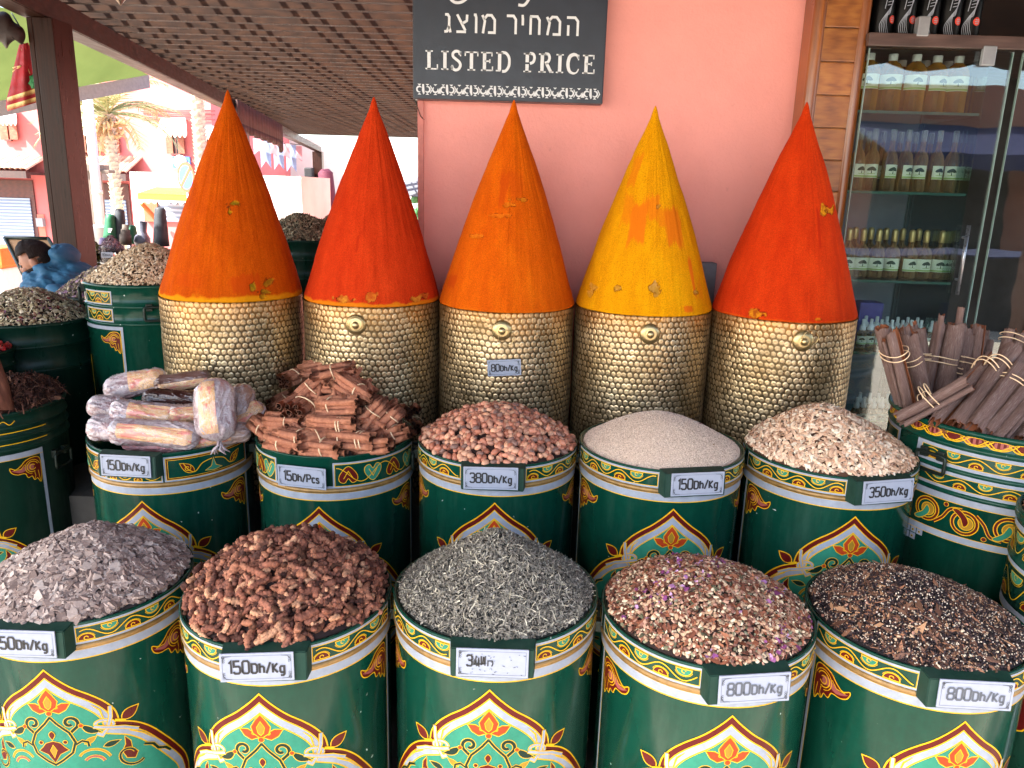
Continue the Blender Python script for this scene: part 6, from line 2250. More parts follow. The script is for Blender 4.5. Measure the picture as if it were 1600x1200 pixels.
row('spray', (1343, 1357, 1371, 1385, 1398), 628, SHELF_Z[4], 2.79, 'spray bottle behind the front row, lowest shelf', 'spray bottles behind on the lowest shelf')
q = at(1362, 470, 2.86)
mb = MB(); mb.box(q.x - .045, q.x + .045, 2.85, 2.93, SHELF_Z[3], SHELF_Z[3] + .15, 0, bev=.006)
tag(mb.build('lilac_box', flat('lilac_card', '#5d54a0', 0.5, 0, .25, 20), None), 'lilac box standing behind the spray bottles', 'box')
# black bottles on top of the cabinet
blk = flat('black_plastic', '#060608', 0.35, 0, .1, spec=.15)
silver = flat('silver_print', '#8d93a0', 0.5, 0)
reddot = flat('red_print', '#c93a26', 0.5)
p = Paint(0.006)
for k in range(5):
    p.stroke(smooth_line([(-0.020 + k * .006, 0.004), (-.024 + k * .005, .03), (-.012 + k * .002, .055), (.004, .08 - k * .004), (.012 - k * .001, .105), (.012, .13)], 5), [0.0018 - k * .0001] * 26, 0, 0)
for k in range(7):
    p.stroke([(-.008 + k * .0012, .085 + k * .009), (.006, .088 + k * .009)], 0.0020, 0, 1)
p.stroke(smooth_line([(-.014, .075), (-.010, .11), (-.006, .15), (.008, .158), (.014, .14), (.010, .11)], 5), 0.0022, 0, 1)
p.fill(arc(.017, .045, .0125, 0, 345, 18), 1, 2)
for k, (a, b) in enumerate(((.011, .023), (.0095, .0245), (.0115, .0225))):
    p.stroke([(a, .050 - k * .0055), (b, .050 - k * .0055)], 0.0024, 0, 3)
mb = MB()
p.into(mb, wrap(.0352))
_o = mb.build('x', [silver, reddot], None, fixn=False); mark_me = _o.data; bpy.data.objects.remove(_o)
KIND['black'] = [('bottle_body', prof_mesh([(0, 0), (.033, 0), (.035, .004), (.035, .185), (.030, .2), (.016, .208), (.016, .225), (0, .226)], blk)), ('printed_mark', mark_me)]
for i, px in enumerate((1379, 1413, 1450, 1484, 1515)):
    q = at(px, 45, 2.64)
    bottle('black', (q.x, 2.655, 2.1135), '%s of the black bottles with silver swirl above the cabinet' % ORD[i], 'black bottles on top of the cabinet', rgb.uniform(-.25, .15), 'black_bottle')
# ------------------------------------------------------------------ ground
t = NT('paving')
co = t.coord()
br = t.n("ShaderNodeTexBrick"); br.inputs['Scale'].default_value = 1.6; br.inputs['Mortar Size'].default_value = 0.012
br.inputs['Color1'].default_value = C('#a89c8b'); br.inputs['Color2'].default_value = C('#978b7c'); br.inputs['Mortar'].default_value = C('#6f665b')
t.l(co, br.inputs['Vector'])
c = t.mix(0.35, br.outputs[0], t.ramp(t.noise(1.5, 6, .6, co), [(0.3, C('#857a6c')), (0.7, C('#b5a998'))]))
t.bsdf(c, 0.85, 0, t.bump(br.outputs['Fac'], 0.2, 0.004))
mb = MB()
mb.add([(-400, -400, -0.8), (400, -400, -0.8), (400, 400, -0.8), (-400, 400, -0.8)], [(0, 1, 2, 3)], 0)
tag(mb.build('ground', t.m, None), kind='structure')
mb = MB(); mb.box(-9, 9, -28, 9.0, -0.8, 0.0, 0)
tag(mb.build('terrace', t.m, None), kind='structure')

# ------------------------------------------------------------------ pergola
pg_wood = wood('pergola_wood', '#180d07', '#27160b', '#372111', (1.2, 12, 12), 0.55, 0.25, 0.0, spec=0.12)
pg_wood2 = wood('pergola_beam_wood', '#1c100c', '#2d1912', '#3f251a', (10, 1.0, 10), 0.45, 0.25, 0.0, spec=0.15)
post_wood = wood('post_wood', '#1d0e0a', '#2c1711', '#3a2018', (10, 10, 1.2), 0.3, 0.12, 0.0, spec=0.16)
bx = lambda y: -2.791 - (y - 5.0) * 0.1606
per = thing('pergola', 'dark timber pergola roofing the stalls, seen from below', 'pergola', (-2.7, 4.8, 0))
off = Vector((2.7, -4.8, 0))
def pbuild(mb, name, mat):
    o = mb.build(name, mat, per); o.location = off; return o
mb = MB()
B0, B1 = Vector((bx(-.2), -.2, 2.492)), Vector((bx(22.4), 22.4, 2.492))
d = (B1 - B0).normalized(); s = Vector((d.y, -d.x, 0))
def bar(mb, a, b, w, h, mi=0):
    """bar with its lower right edge on a-b, growing left by w and up by h"""
    u = Vector((0, 0, h)); l = -s * w
    vs = [a, a + l, a + l + u, a + u, b, b + l, b + l + u, b + u]
    mb.add(vs, [(0, 1, 2, 3), (4, 7, 6, 5), (0, 4, 5, 1), (1, 5, 6, 2), (2, 6, 7, 3), (3, 7, 4, 0)], mi)
bar(mb, B0, B1, 0.13, 0.14)
bar(mb, B0 + s * 0.012 + Vector((0, 0, .003)), B1 + s * 0.012 + Vector((0, 0, .003)), 0.010, 0.030)
pbuild(mb, 'beam', pg_wood2)
mb = MB(); mb.box(3.55, 3.68, -.2, 2.6, 2.492, 2.632, 0); pbuild(mb, 'beam', pg_wood2)
for (y, w) in ((4.82, .150), (10.6, .225), (21.9, .26)):
    mb = MB()
    x = bx(y) - 0.05 if y > 5 else at(68.5, 100, 4.716).x
    mb.box(x - w / 2, x - w / 2 + 0.030, y - 0.10, y + 0.10, -0.8 if y > 9 else 0, 2.488, 0, bev=.004)
    mb.box(x - w / 2 + 0.034, x + w / 2, y - 0.104, y + 0.104, -0.8 if y > 9 else 0, 2.488, 0, bev=.004)
    pbuild(mb, 'post', post_wood)
mb = MB(); mb.box(3.52, 3.70, -.18, 0.0, 0, 2.488, 0, bev=.004); pbuild(mb, 'post', post_wood)
rgj = random.Random(12)
N = 77
for i in range(N):
    y = -0.12 + i * (17.1 / (N - 1))
    x1 = 3.8 if y < 2.62 else -0.352
    x0 = bx(y) - 0.24
    mb = MB(); mb.box(x0, x1, y - 0.026, y + 0.026, 2.634, 2.634 + 0.112 + rgj.uniform(-.003, .003), 0)
    pbuild(mb, 'joist', pg_wood)
mb = MB(); mb.box(-4.7, 4.0, -0.20, 4.35, 2.752, 2.775, 0); pbuild(mb, 'shade_sheet', flat('grey_shade_sheet', '#4a403a', 0.7))  # unseen solid sheet added over the joists to keep direct sun off the stall
mb = MB(); mb.box(-4.7, -2.75, 4.0, 4.80, 2.782, 2.80, 0); pbuild(mb, 'shade_sheet', MATS['grey_shade_sheet'])  # another unseen sheet, added to shade the hanging bag
nb = 33
for i in range(nb):
    x = -0.40 - i * 0.163
    y0 = max(4.36, (-x - 1.99 - 0.15) / 0.1606 - 0.6)
    if y0 > 16.5 or i % 5 == 3: continue
    x += rgj.uniform(-.03, .03)
    mb = MB(); mb.box(x - 0.034, x, y0, 17.05, 2.752, 2.762, 0)
    pbuild(mb, 'roof_board', pg_wood2)
# scalloped valance along the front edge
mb = MB()
n = 150
vs = []
for i in range(n + 1):
    x = -4.6 + 8.5 * i / n
    z = 2.50 - 0.055 * abs(sin(x * 5.2)) - 0.02 * sin(x * 1.3)
    vs += [(x, -0.23 + 0.012 * sin(x * 9), 2.74), (x, -0.24 + 0.02 * sin(x * 9 + .4), z)]
mb.add(vs, [(2 * i, 2 * i + 1, 2 * i + 3, 2 * i + 2) for i in range(n)], 0, True)
pbuild(mb, 'valance', flat('valance_cloth', '#5a4a44', 0.9))

# rolled bamboo blind hanging under the far part of the beam
def on_beam(px):
    lo, hi = 4.0, 40.0
    for _ in range(60):
        mdl = (lo + hi) / 2
        P = Vector((bx(mdl), mdl, 2.49)) - Vector((0, 0, EYE))
        x = 800 + FPX * P.dot(cR) / P.dot(cF)
        if x < px: lo = mdl
        else: hi = mdl
    return lo
y0, y1 = on_beam(362), on_beam(434)
mb = MB()
n = 220
top, bot = [], []
for i in range(n + 1):
    y = y0 + (y1 - y0) * i / n
    wv = 0.02 * sin(i * 1.35)
    P = Vector((bx(y), y, 0)) + s * (0.05 + wv)
    zb = 2.27 - 0.05 * abs(sin(i / n * 22)) - (0.10 if i > n * .93 else 0)
    top.append((P.x, P.y, 2.60)); bot.append((P.x, P.y, zb))
mid = [(p_[0], p_[1], 2.33) for p_ in top]
vs = top + mid + bot
k = n + 1
mb.add(vs, [(i, i + k, i + k + 1, i + 1) for i in range(n)], 0, True)
mb.add(vs, [(i + k, i + 2 * k, i + 2 * k + 1, i + k + 1) for i in range(n)], 0, True)
o = mb.build('hanging_blind', wood('blind_reed', '#2c1c1b', '#412a28', '#553a36', (6, 6, 1), 0.7, .3, 0), None)
sm = o.modifiers.new('thickness', 'SOLIDIFY'); sm.thickness = 0.02
tag(o, 'brown reed blind with a scalloped lower edge hanging under the pergola beam', 'blind')
# bunting
bt = thing('bunting', 'string of pink and blue pennants hanging under the far pergola beam', 'bunting', at(402, 215, 15.0))
mb = MB(); A_, B_ = at(400, 212, 15.0), at(470, 226, 16.0)
mb.tube([A_, (A_ + B_) / 2 + Vector((0, 0, -.05)), B_], 0.008, 6, 0); o = mb.build('cord', iron_mat, bt); o.location = -bt.location
fm = [flat('pennant_pink', '#b8848c', 0.8), flat('pennant_blue', '#7a8bae', 0.8)]
for i in range(7):
    P = A_.lerp(B_, (i + .3) / 7) + Vector((0, 0, -.04))
    w_, hgt = 0.10, 0.30 + 0.22 * (i % 2)
    mb = MB(); mb.add([P + Vector((-w_, 0, 0)), P + Vector((w_, 0.02, 0)), P + Vector((w_ * .9, 0.03, -hgt)), P + Vector((0, 0.0, -hgt * .75)), P + Vector((-w_ * .9, -.02, -hgt))], [(0, 4, 3, 2, 1)], 0)
    o = mb.build('pennant', fm[i % 2], bt, fixn=False); o.location = -bt.location
    so = o.modifiers.new('t', 'SOLIDIFY'); so.thickness = 0.006
# things at the far post
mb = MB(); P = at(516, 350, 21.5); Q = at(508, 264, 21.5)
mb.tube([P, P.lerp(Q, .5), P.lerp(Q, .93), Q], [.20, .22, .20, .10], 14, 0)
tag(mb.build('furled_parasol', flat('wine_cloth', '#4a1428', 0.85, bump=.3, bscale=30), None), 'furled wine red parasol beside the far pergola post', 'parasol')
P = at(486, 318, 21.6); Q = at(486, 262, 21.6)
tag(MB().box(P.x - .12, P.x + .10, 21.45, 21.72, P.z, Q.z, 0, bev=.03).build('loudspeaker', flat('speaker_black', '#0f1014', 0.6), None), 'slim black loudspeaker hung on the far pergola post', 'loudspeaker')
pr_ = thing('market_parasol', 'grey market parasol in the distance beside the pink wall edge', 'parasol', at(655, 330, 18.0))
mb = MB(); P = at(662, 274, 18.0)
mb.lathe([(0.04, 0.0), (0.42, -.14), (.75, -.36), (.80, -.47), (.78, -.46), (0.0, -.1)], 8, 0, smooth=False, mat=Matrix.Translation(P)); o = mb.build('canopy', flat('parasol_grey', '#4d5058', 0.8), pr_); o.location = -pr_.location
mb = MB(); mb.tube([Vector((P.x, P.y, -.8)), P], .03, 8, 0); o = mb.build('pole', iron_mat, pr_); o.location = -pr_.location
mb = MB()
P = at(653, 318, 17.4)
for i in range(9):
    mb.lathe([(0, -.10), (.07, -.08), (.09, 0), (.07, .08), (0, .10)], 10, 0, mat=Matrix.Translation(P + Vector((rgj.uniform(-.12, .14), rgj.uniform(-.1, .1), -.05 + i * .07 * rgj.uniform(.8, 1.2) - .3))))
tag(mb.build('hanging_bags', flat('bag_green', '#3f7a4a', 0.6, 0, .5, 3), None), 'cluster of green goods hanging under the grey parasol', 'goods')

# ------------------------------------------------------------------ green awning beyond the beam
gt = NT('green_awning_cloth')
co = gt.coord()
c = gt.ramp(gt.noise(1.2, 4, .6, co), [(0.3, C('#4d5c33')), (0.7, C('#5d6d3e'))])
df = gt.n("ShaderNodeBsdfDiffuse"); gt.l(c, df.inputs[0]); tl = gt.n("ShaderNodeBsdfTranslucent"); gt.l(c, tl.inputs[0])
mx = gt.n("ShaderNodeMixShader"); mx.inputs[0].default_value = 0.28
gt.l(df.outputs[0], mx.inputs[1]); gt.l(tl.outputs[0], mx.inputs[2]); gt.l(mx.outputs[0], gt.out.inputs[0])
aw = thing('green_awning', 'light green fabric awning beyond the pergola at the upper left', 'awning', at(60, 100, 7.0))
LO = -Vector(aw.location)
a0, a1 = at(-190, 190, 6.2), at(232, 117, 8.6)      # far lower edge
b0, b1 = at(-190, -40, 4.9), at(92, 36, 6.9)        # near upper edge
mb = MB()
n = 30
vs, fs = [], []
for j in range(n + 1):
    for i in range(n + 1):
        P = a0.lerp(a1, i / n).lerp(b0.lerp(b1, i / n), j / n)
        P = P + Vector((0, 0, -0.03 * sin(pi * j / n) - 0.012 * sin(i / n * 22 + j / n * 5) * (0.3 + sin(pi * j / n))))
        vs.append(P)
for j in range(n):
    for i in range(n):
        q = j * (n + 1) + i
        fs.append((q, q + 1, q + n + 2, q + n + 1))
mb.add(vs, fs, 0, True)
o = mb.build('cloth', gt.m, aw); o.location = LO
mb = MB()
vs = []
for i in range(n + 1):
    P = a0.lerp(a1, i / n); vs += [P, P + Vector((0, 0.0, -0.13))]
mb.add(vs, [(2 * i, 2 * i + 1, 2 * i + 3, 2 * i + 2) for i in range(n)], 0)
o = mb.build('valance', flat('valance_grey', '#8b9294', 0.85), aw); o.location = LO
so = o.modifiers.new('t', 'SOLIDIFY'); so.thickness = 0.01
mb = MB(); bar(mb, b1 + Vector((0.0, 0, 0.02)), a1 + Vector((0.04, 0.5, .02)), 0.06, 0.10)
o = mb.build('rail', flat('rail_grey', '#8f8fa6', 0.4, 0.5), aw); o.location = LO

# ------------------------------------------------------------------ embroidered bag and leather piece hanging at the upper left
red = flat('red_velvet', '#8d0f1c', 0.8, 0, .25, 14, bump=.3, bscale=60)
goldth = flat('gold_thread', '#b79a5c', 0.5, 0.3, .2, 80)
greenth = flat('green_thread', '#2c7a4b', 0.6)
bagl = at(36, 120, 4.95)
bag = thing('embroidered_bag', 'hanging red velvet cloth with gold zigzag trim beside the wooden post', 'cloth', bagl)
def P2(px, py, dy=0.0): return at(px, py, 4.95 + dy) - bagl
rows = [(30, 44, 68), (22, 52, 95), (16, 57, 125), (10, 62, 148), (9, 64, 160), (12, 64, 166)]
mb = MB()
nx = 22
vs = []
for side in (-1, 1):
    for (l, r, y) in rows:
        for i in range(nx + 1):
            q = i / nx
            x = l + (r - l) * q
            yy = y - (q - .5) * 16 * (1 if y > 90 else .2)
            vs.append(P2(x, yy, side * (0.05 * sin(pi * q) + 0.008 * sin(q * 15)) * -1))
k = nx + 1; m_ = len(rows)
fs = []
for sd_ in range(2):
    b = sd_ * m_ * k
    for j in range(m_ - 1):
        for i in range(nx):
            fs.append((b + j * k + i, b + (j + 1) * k + i, b + (j + 1) * k + i + 1, b + j * k + i + 1))
mb.add(vs, fs, 0, True)
mb.build('velvet', red, bag)
def front_pt(px, py, up=0.0):
    # height on the front sheet
    for (l0, r0, ya), (l1, r1, yb) in zip(rows[:-1], rows[1:]):
        if ya <= py <= yb:
            f_ = (py - ya) / (yb - ya); l, r = l0 + (l1 - l0) * f_, r0 + (r1 - r0) * f_
            break
    else:
        l, r = rows[-1][0], rows[-1][1]
    q = min(1, max(0, (px - l) / (r - l)))
    return P2(px, py - (q - .5) * 16, -(0.05 * sin(pi * q) + 0.008 * sin(q * 15)) - 0.004 - up)
mb = MB()
for yb_ in (150, 163.0):
    n = 26
    for i in range(n):
        x0, x1 = 11 + i * 50 / n, 11 + (i + 1) * 50 / n
        A1, A2 = front_pt(x0, yb_ - 3), front_pt(x1, yb_ - 3)
        mb.add([A1, A2, front_pt((x0 + x1) / 2, yb_ + 2.5)], [(0, 2, 1)], 0)
        mb.add([front_pt(x0, yb_ - 5.5), front_pt(x1, yb_ - 5.5), A2, A1], [(0, 3, 2, 1)], 0)
mb.tube([front_pt(20.5, 98), front_pt(33, 101)], .004, 6, 0); mb.tube([front_pt(33, 101), front_pt(20, 104)], .004, 6, 0); mb.tube([front_pt(33, 72), front_pt(47, 120)], .002, 6, 0)
mb.build('gold_trim', goldth, bag, fixn=False)
mb = MB()
for i in range(5):
    a = 2 * pi * i / 5 + .3; c_ = (51, 132)
    mb.tube([front_pt(c_[0] + 5 * cos(a), c_[1] + 11 * sin(a), .003), front_pt(c_[0] + 5 * cos(a + 4 * pi / 5), c_[1] + 11 * sin(a + 4 * pi / 5), .003)], .009, 6, 0)
mb.build('green_star', greenth, bag)
mb = MB(); mb.tube([P2(36, 68), P2(30, 40), P2(18, 20)], .004, 6, 0); mb.build('cord', iron_mat, bag)
lp = [(-30, 30), (0, 18), (14, 22), (22, 34), (36, 44), (40, 58), (34, 70), (26, 62), (16, 68), (10, 76), (2, 66), (-12, 62), (-34, 58)]
lp = smooth_line(lp, 4, True)
mb = MB()
f1 = [at(q.x, q.y, 4.70) for q in lp]; f2 = [at(q.x, q.y, 4.86) for q in lp]
ctr = sum((at(q.x, q.y, 4.66) for q in lp), Vector()) / len(lp); ctr2 = sum((at(q.x, q.y, 4.9) for q in lp), Vector()) / len(lp)
in1 = [at(q.x, q.y, 4.66).lerp(ctr, .35) for q in lp]
n = len(lp)
vs = f1 + in1 + f2 + [ctr, ctr2]
fs = [(i, (i + 1) % n, n + (i + 1) % n, n + i) for i in range(n)] + [(n + i, n + (i + 1) % n, 3 * n) for i in range(n)] + [(i, 2 * n + i, 2 * n + (i + 1) % n, (i + 1) % n) for i in range(n)] + [(2 * n + i, 3 * n + 1, 2 * n + (i + 1) % n) for i in range(n)]
mb.add(vs, fs, 0, True)
tag(mb.build('leather_pouch', flat('brown_leather', '#24100c', 0.6, 0, .3, 10, bump=.3, bscale=60), None), 'dark brown leather pouch hanging at the top left corner', 'pouch')
# lantern tip at the top
lt = at(187, -8, 3.4)
ln = thing('metal_lantern', 'pierced metal lantern whose pointed lower tip shows at the top of the view', 'lantern', lt)
mb = MB(); mb.lathe([(0.0, -.042), (.006, -.034), (.035, 0), (.055, .05), (.055, .12), (.03, .17), (.006, .2), (.006, .28)], 8, 0, smooth=False)
mb.build('shade', flat('lantern_metal', '#8a7a6e', 0.35, 0.8, .2), ln)
mb = MB(); mb.tube([(0, 0, .27), (0, 0, 2.64 - lt.z)], .003, 6, 0); mb.build('chain', iron_mat, ln)

# ------------------------------------------------------------------ street behind
FY = 24.0
fac_pink = stucco('facade_pink', '#c9706e', 0.08, 0.6, 0.3)
fac_rose = stucco('facade_rose', '#cf7a68', 0.08, 0.6, 0.3)
door_brown = wood('shop_brown', '#3a1a18', '#552824', '#6d3a33', (1, 1, 6), 0.6)
shut = NT('roller_shutter')
_c = shut.coord(); wv = shut.n("ShaderNodeTexWave"); wv.bands_direction = 'Z'; wv.inputs['Scale'].default_value = 3.2; shut.l(_c, wv.inputs['Vector'])
shut.bsdf(shut.ramp(wv.outputs['Fac'], [(0.2, C('#6f7c92')), (0.8, C('#9aa6ba'))]), 0.45, 0.3, shut.bump(wv.outputs['Fac'], .6, .02))
win_glass = flat('window_glass', '#2d3a4c', 0.1, 0, .1, spec=.8)
tile = flat('roof_tile', '#a07a62', 0.8, 0, .3, 6)
tile_pale = flat('roof_tile_pale', '#c2a288', 0.8, 0, .2, 6)


def rect_px(mb, x0, y0, x1, y1, Yd, depth, mi=0):
    A_ = at(x0, y1, Yd); B_ = at(x1, y0, Yd)
    mb.box(A_.x, B_.x, Yd, Yd + depth, A_.z, B_.z, mi)


fb = thing('shop_building', 'pink two storey shop building with roller shutters across the street', 'building', (-10, FY, -0.8))
FO = -Vector(fb.location)
def fpart(mb, name, mat, parent=None):
    o = mb.build(name, mat, parent or fb)
    if parent is None: o.location = FO
    return o
mb = MB()
L0, R0, TOP = at(-420, 300, FY).x, at(338, 300, FY).x, at(150, 108, FY).z
mb.box(L0, R0, FY, FY + 8, -0.8, TOP, 0)
fpart(mb, 'wall', fac_pink)
def canopy(x0, x1, ytop, ybot, n):
    A_ = at(x0, ytop, FY); B_ = at(x1, ytop, FY); zb = at((x0 + x1) / 2, ybot, FY - 1.1).z
    mb = MB()
    for i in range(n):
        a = A_.x + (B_.x - A_.x) * i / n; b = A_.x + (B_.x - A_.x) * (i + 1) / n
        w = (b - a)
        m_ = (a + b) / 2
        M_ = None
        pts = []
        for k in range(7):
            t_ = pi * k / 6
            pts.append((m_ - cos(t_) * w * .55, sin(t_) * w * .45))
        vs = [(x, FY, A_.z + z) for x, z in pts] + [(x, FY - 1.1, zb + z) for x, z in pts]
        mb.add(vs, [(k, k + 1, k + 8, k + 7) for k in range(6)], i % 2, True)
    o = fpart(mb, 'tile_canopy', [tile, tile_pale])
    mb = MB(); mb.box(A_.x, B_.x, FY - 1.12, FY - .9, zb - .22, zb - .02, 0); mb.box(A_.x, B_.x, FY - .9, FY, zb - .12, zb - .04, 0)
    o2 = mb.build('fascia', wood('fascia_wood', '#241412', '#382320', '#4a302a', (6, 6, 1), .6), o)
canopy(-300, 72, 236, 262, 46)
canopy(118, 222, 244, 270, 14)
def shop(x0, x1, ytop, ysh, ybot):
    mb = MB(); rect_px(mb, x0, ytop, x1, ybot, FY - .06, .058); o = fpart(mb, 'shop_front', door_brown)
    mb = MB(); rect_px(mb, x0 + 3, ysh, x1 - 4, ybot, FY - .10, .035); sh = mb.build('roller_shutter', shut.m, o)
shop(-60, 50, 282, 310, 392)
shop(132, 200, 288, 313, 395)
def window(x0, x1, y0, y1, awn=None):
    mb = MB(); rect_px(mb, x0, y0, x1, y1, FY - .05, .048); o = fpart(mb, 'window', win_glass)
    for (a, b) in ((x0 - 7, x0), (x1, x1 + 7)):
        mb = MB(); rect_px(mb, a, y0, b, y1, FY - .12, .05); mb.build('shutter', wood('louvre', '#6a3524', '#8a4a33', '#a3644a', (1, 1, 8), .6), o)
    mb = MB(); rect_px(mb, x0 - 1, y1, x1 + 1, y1 + 2, FY - .15, .10); rect_px(mb, (x0 + x1) / 2 - .4, y0, (x0 + x1) / 2 + .4, y1, FY - .075, .02)
    mb.build('frame', door_brown, o)
    if awn:
        xa, xb, ya, yb = awn
        A_ = at(xa, ya, FY); B_ = at(xb, ya, FY); A2 = at(xa - 6, yb, FY - .9); B2 = at(xb + 2, yb, FY - .9)
        n = 30
        mb = MB()
        tp = [A_.lerp(B_, i / n) for i in range(n + 1)]; bt_ = [A2.lerp(B2, i / n) for i in range(n + 1)]
        sc_ = [q + Vector((0, 0, -.12 - .10 * abs(sin(i / n * pi * 6)))) for i, q in enumerate(bt_)]
        vs = tp + bt_ + sc_; k = n + 1
        mb.add(vs, [(i, i + k, i + k + 1, i + 1) for i in range(n)], 0); mb.add(vs, [(i + k, i + 2 * k, i + 2 * k + 1, i + k + 1) for i in range(n)], 1)
        a_ = mb.build('window_awning', [flat('awning_pale', '#9fa7a8', .8), flat('awning_scallop', '#b99a90', .8)], o)
        so = a_.modifiers.new('t', 'SOLIDIFY'); so.thickness = .02
window(8, 16, 178, 218, (-6, 24, 168, 184))
window(126, 132, 197, 238, (122, 152, 180, 200))
window(142, 150, 197, 236)
window(168, 176, 195, 238)
window(268, 279, 205, 240, (252, 290, 185, 203))
window(322, 330, 203, 232, (316, 336, 198, 208))
mb = MB(); rect_px(mb, 270, 245, 296, 263, FY - .16, .08); bs = fpart(mb, 'shop_sign', flat('sign_blue', '#3f6fae', .5))
mb = MB(); mb.lathe([(0, .02), (.20, .02), (.20, 0)], 20, 0, mat=Matrix.Translation(at(282, 253, FY - .17)) @ Matrix.Rotation(radians(90), 4, 'X')); mb.build('emblem', flat('emblem_white', '#cfd4da', .5), bs)
mb = MB(); rect_px(mb, 57, 341, 66, 354, FY - .15, .14); ib = fpart(mb, 'meter_box', flat('meter_grey', '#8c8d92', .5))
mb = MB(); rect_px(mb, 53, 335, 68, 370, FY - .04, .03); fpart(mb, 'wall_panel', fac_rose)
for yy in (168, 174, 182):
    mb = MB(); A_ = at(220, yy - 1, FY - .05); B_ = at(336, yy + 5, FY - .05); mb.tube([A_, A_.lerp(B_, .5) + Vector((0, 0, -.05)), B_], .025, 6, 0); fpart(mb, 'cable', flat('cable_red', '#8d4a48', .7))
# far white building behind the pergola opening
fw = thing('white_building', 'far whitewashed building with a red painted band seen below the pergola', 'building', (-6, 32, -.8))
mb = MB(); A_ = at(330, 300, 32.0); B_ = at(700, 300, 32.0)
mb.box(A_.x, B_.x + 8, 32, 38, -.8, 3.4, 0); o = mb.build('wall', stucco('whitewash', '#cfc7bd', .05), fw); o.location = -Vector(fw.location)
mb = MB(); rect_px(mb, 380, 303, 489, 327, 31.9, .09); o = mb.build('red_band', flat('band_red', '#b54a4c', .7, 0, .3, .8), fw); o.location = -Vector(fw.location)
mb = MB(); rect_px(mb, 380, 327, 489, 333, 31.88, .1); o = mb.build('sill_band', flat('band_blue', '#7c86a8', .7), fw); o.location = -Vector(fw.location)
mb = MB(); rect_px(mb, 380, 280, 489, 283, 31.9, .09); o = mb.build('moulding', flat('band_cream', '#b9a98f', .7), fw); o.location = -Vector(fw.location)
# kiosk with orange awning
KY = 15.0
ks = thing('kiosk', 'white kiosk with a yellow scalloped awning and folded brown shutter', 'kiosk', at(250, 340, KY))
KO = -Vector(ks.location)
def kpart(mb, name, mat, so=0):
    o = mb.build(name, mat, ks); o.location = KO
    if so:
        q = o.modifiers.new('t', 'SOLIDIFY'); q.thickness = so
    return o
mb = MB(); A_ = at(202, 268, KY + .6); B_ = at(470, 268, KY + .6); mb.box(A_.x, B_.x, KY + .6, KY + 3, -.8, A_.z, 0); kpart(mb, 'wall', stucco('kiosk_white', '#d2c6bd', .05))
mb = MB(); rect_px(mb, 232, 322, 360, 395, KY + .56, .035); kpart(mb, 'front', fac_pink)
mb = MB(); rect_px(mb, 244, 318, 360, 346, KY + .50, .05); kpart(mb, 'roller_shutter', shut.m)
mb = MB(); rect_px(mb, 226, 316, 245, 346, KY + .46, .09); kpart(mb, 'folded_shutter', wood('kiosk_shutter', '#6a3a26', '#8d5436', '#a96c48', (14, 1, 1), .6))
mb = MB()
n = 60; vs = []
for i in range(n + 1):
    P = at(215, 303, KY - .2).lerp(at(360, 309, KY - .2), i / n)
    vs += [P, P + Vector((0, 0, -.10)), P + Vector((0, 0, -.10 - .075 * abs(sin(i / n * pi * 14)))), P + Vector((0, .8, .12))]
mb.add(vs, [(4 * i, 4 * i + 1, 4 * i + 5, 4 * i + 4) for i in range(n)], 0)
mb.add(vs, [(4 * i + 1, 4 * i + 2, 4 * i + 6, 4 * i + 5) for i in range(n)], 1)
mb.add(vs, [(4 * i + 3, 4 * i, 4 * i + 4, 4 * i + 7) for i in range(n)], 0)
kpart(mb, 'awning', [flat('awning_yellow', '#d98f24', .7), flat('awning_trim', '#d8d2c6', .7)], .015)
mb = MB(); mb.tube([at(221, 318, KY - .15), at(246, 345, KY + .4)], .045, 8, 0); kpart(mb, 'strut', flat('strut_orange', '#b5602a', .6))
# no parking sign
ns = thing('no_parking_sign', 'round blue and red no parking road sign left of the orange cone', 'road sign', at(291, 277, 12.5))
Mr = Matrix.Rotation(radians(-35), 4, 'Z') @ Matrix.Rotation(radians(90), 4, 'X')
mb = MB(); mb.lathe([(0, -.006), (.235, -.006), (.235, .006), (0, .006)], 40, 0, smooth=False, mat=Mr); mb.build('disc', flat('sign_red', '#c4472a', .5), ns)
mb = MB(); mb.lathe([(.0, .0085), (.185, .0085), (.185, .006)], 40, 0, smooth=False, mat=Mr); mb.build('blue_field', flat('sign_blue2', '#3d6cb4', .5), ns)
mb = MB(); q_ = Mr @ Matrix.Rotation(radians(45), 4, 'Z'); mb.box(-.20, .20, -.030, .030, .009, .012, 0, mat=q_); mb.build('red_bar', MATS['sign_red'], ns)
mb = MB(); mb.tube([(0.0, 0.03, .25), (0, .03, -2.6)], .028, 10, 0); mb.build('pole', flat('pole_grey', '#8f9194', .4, .6), ns)
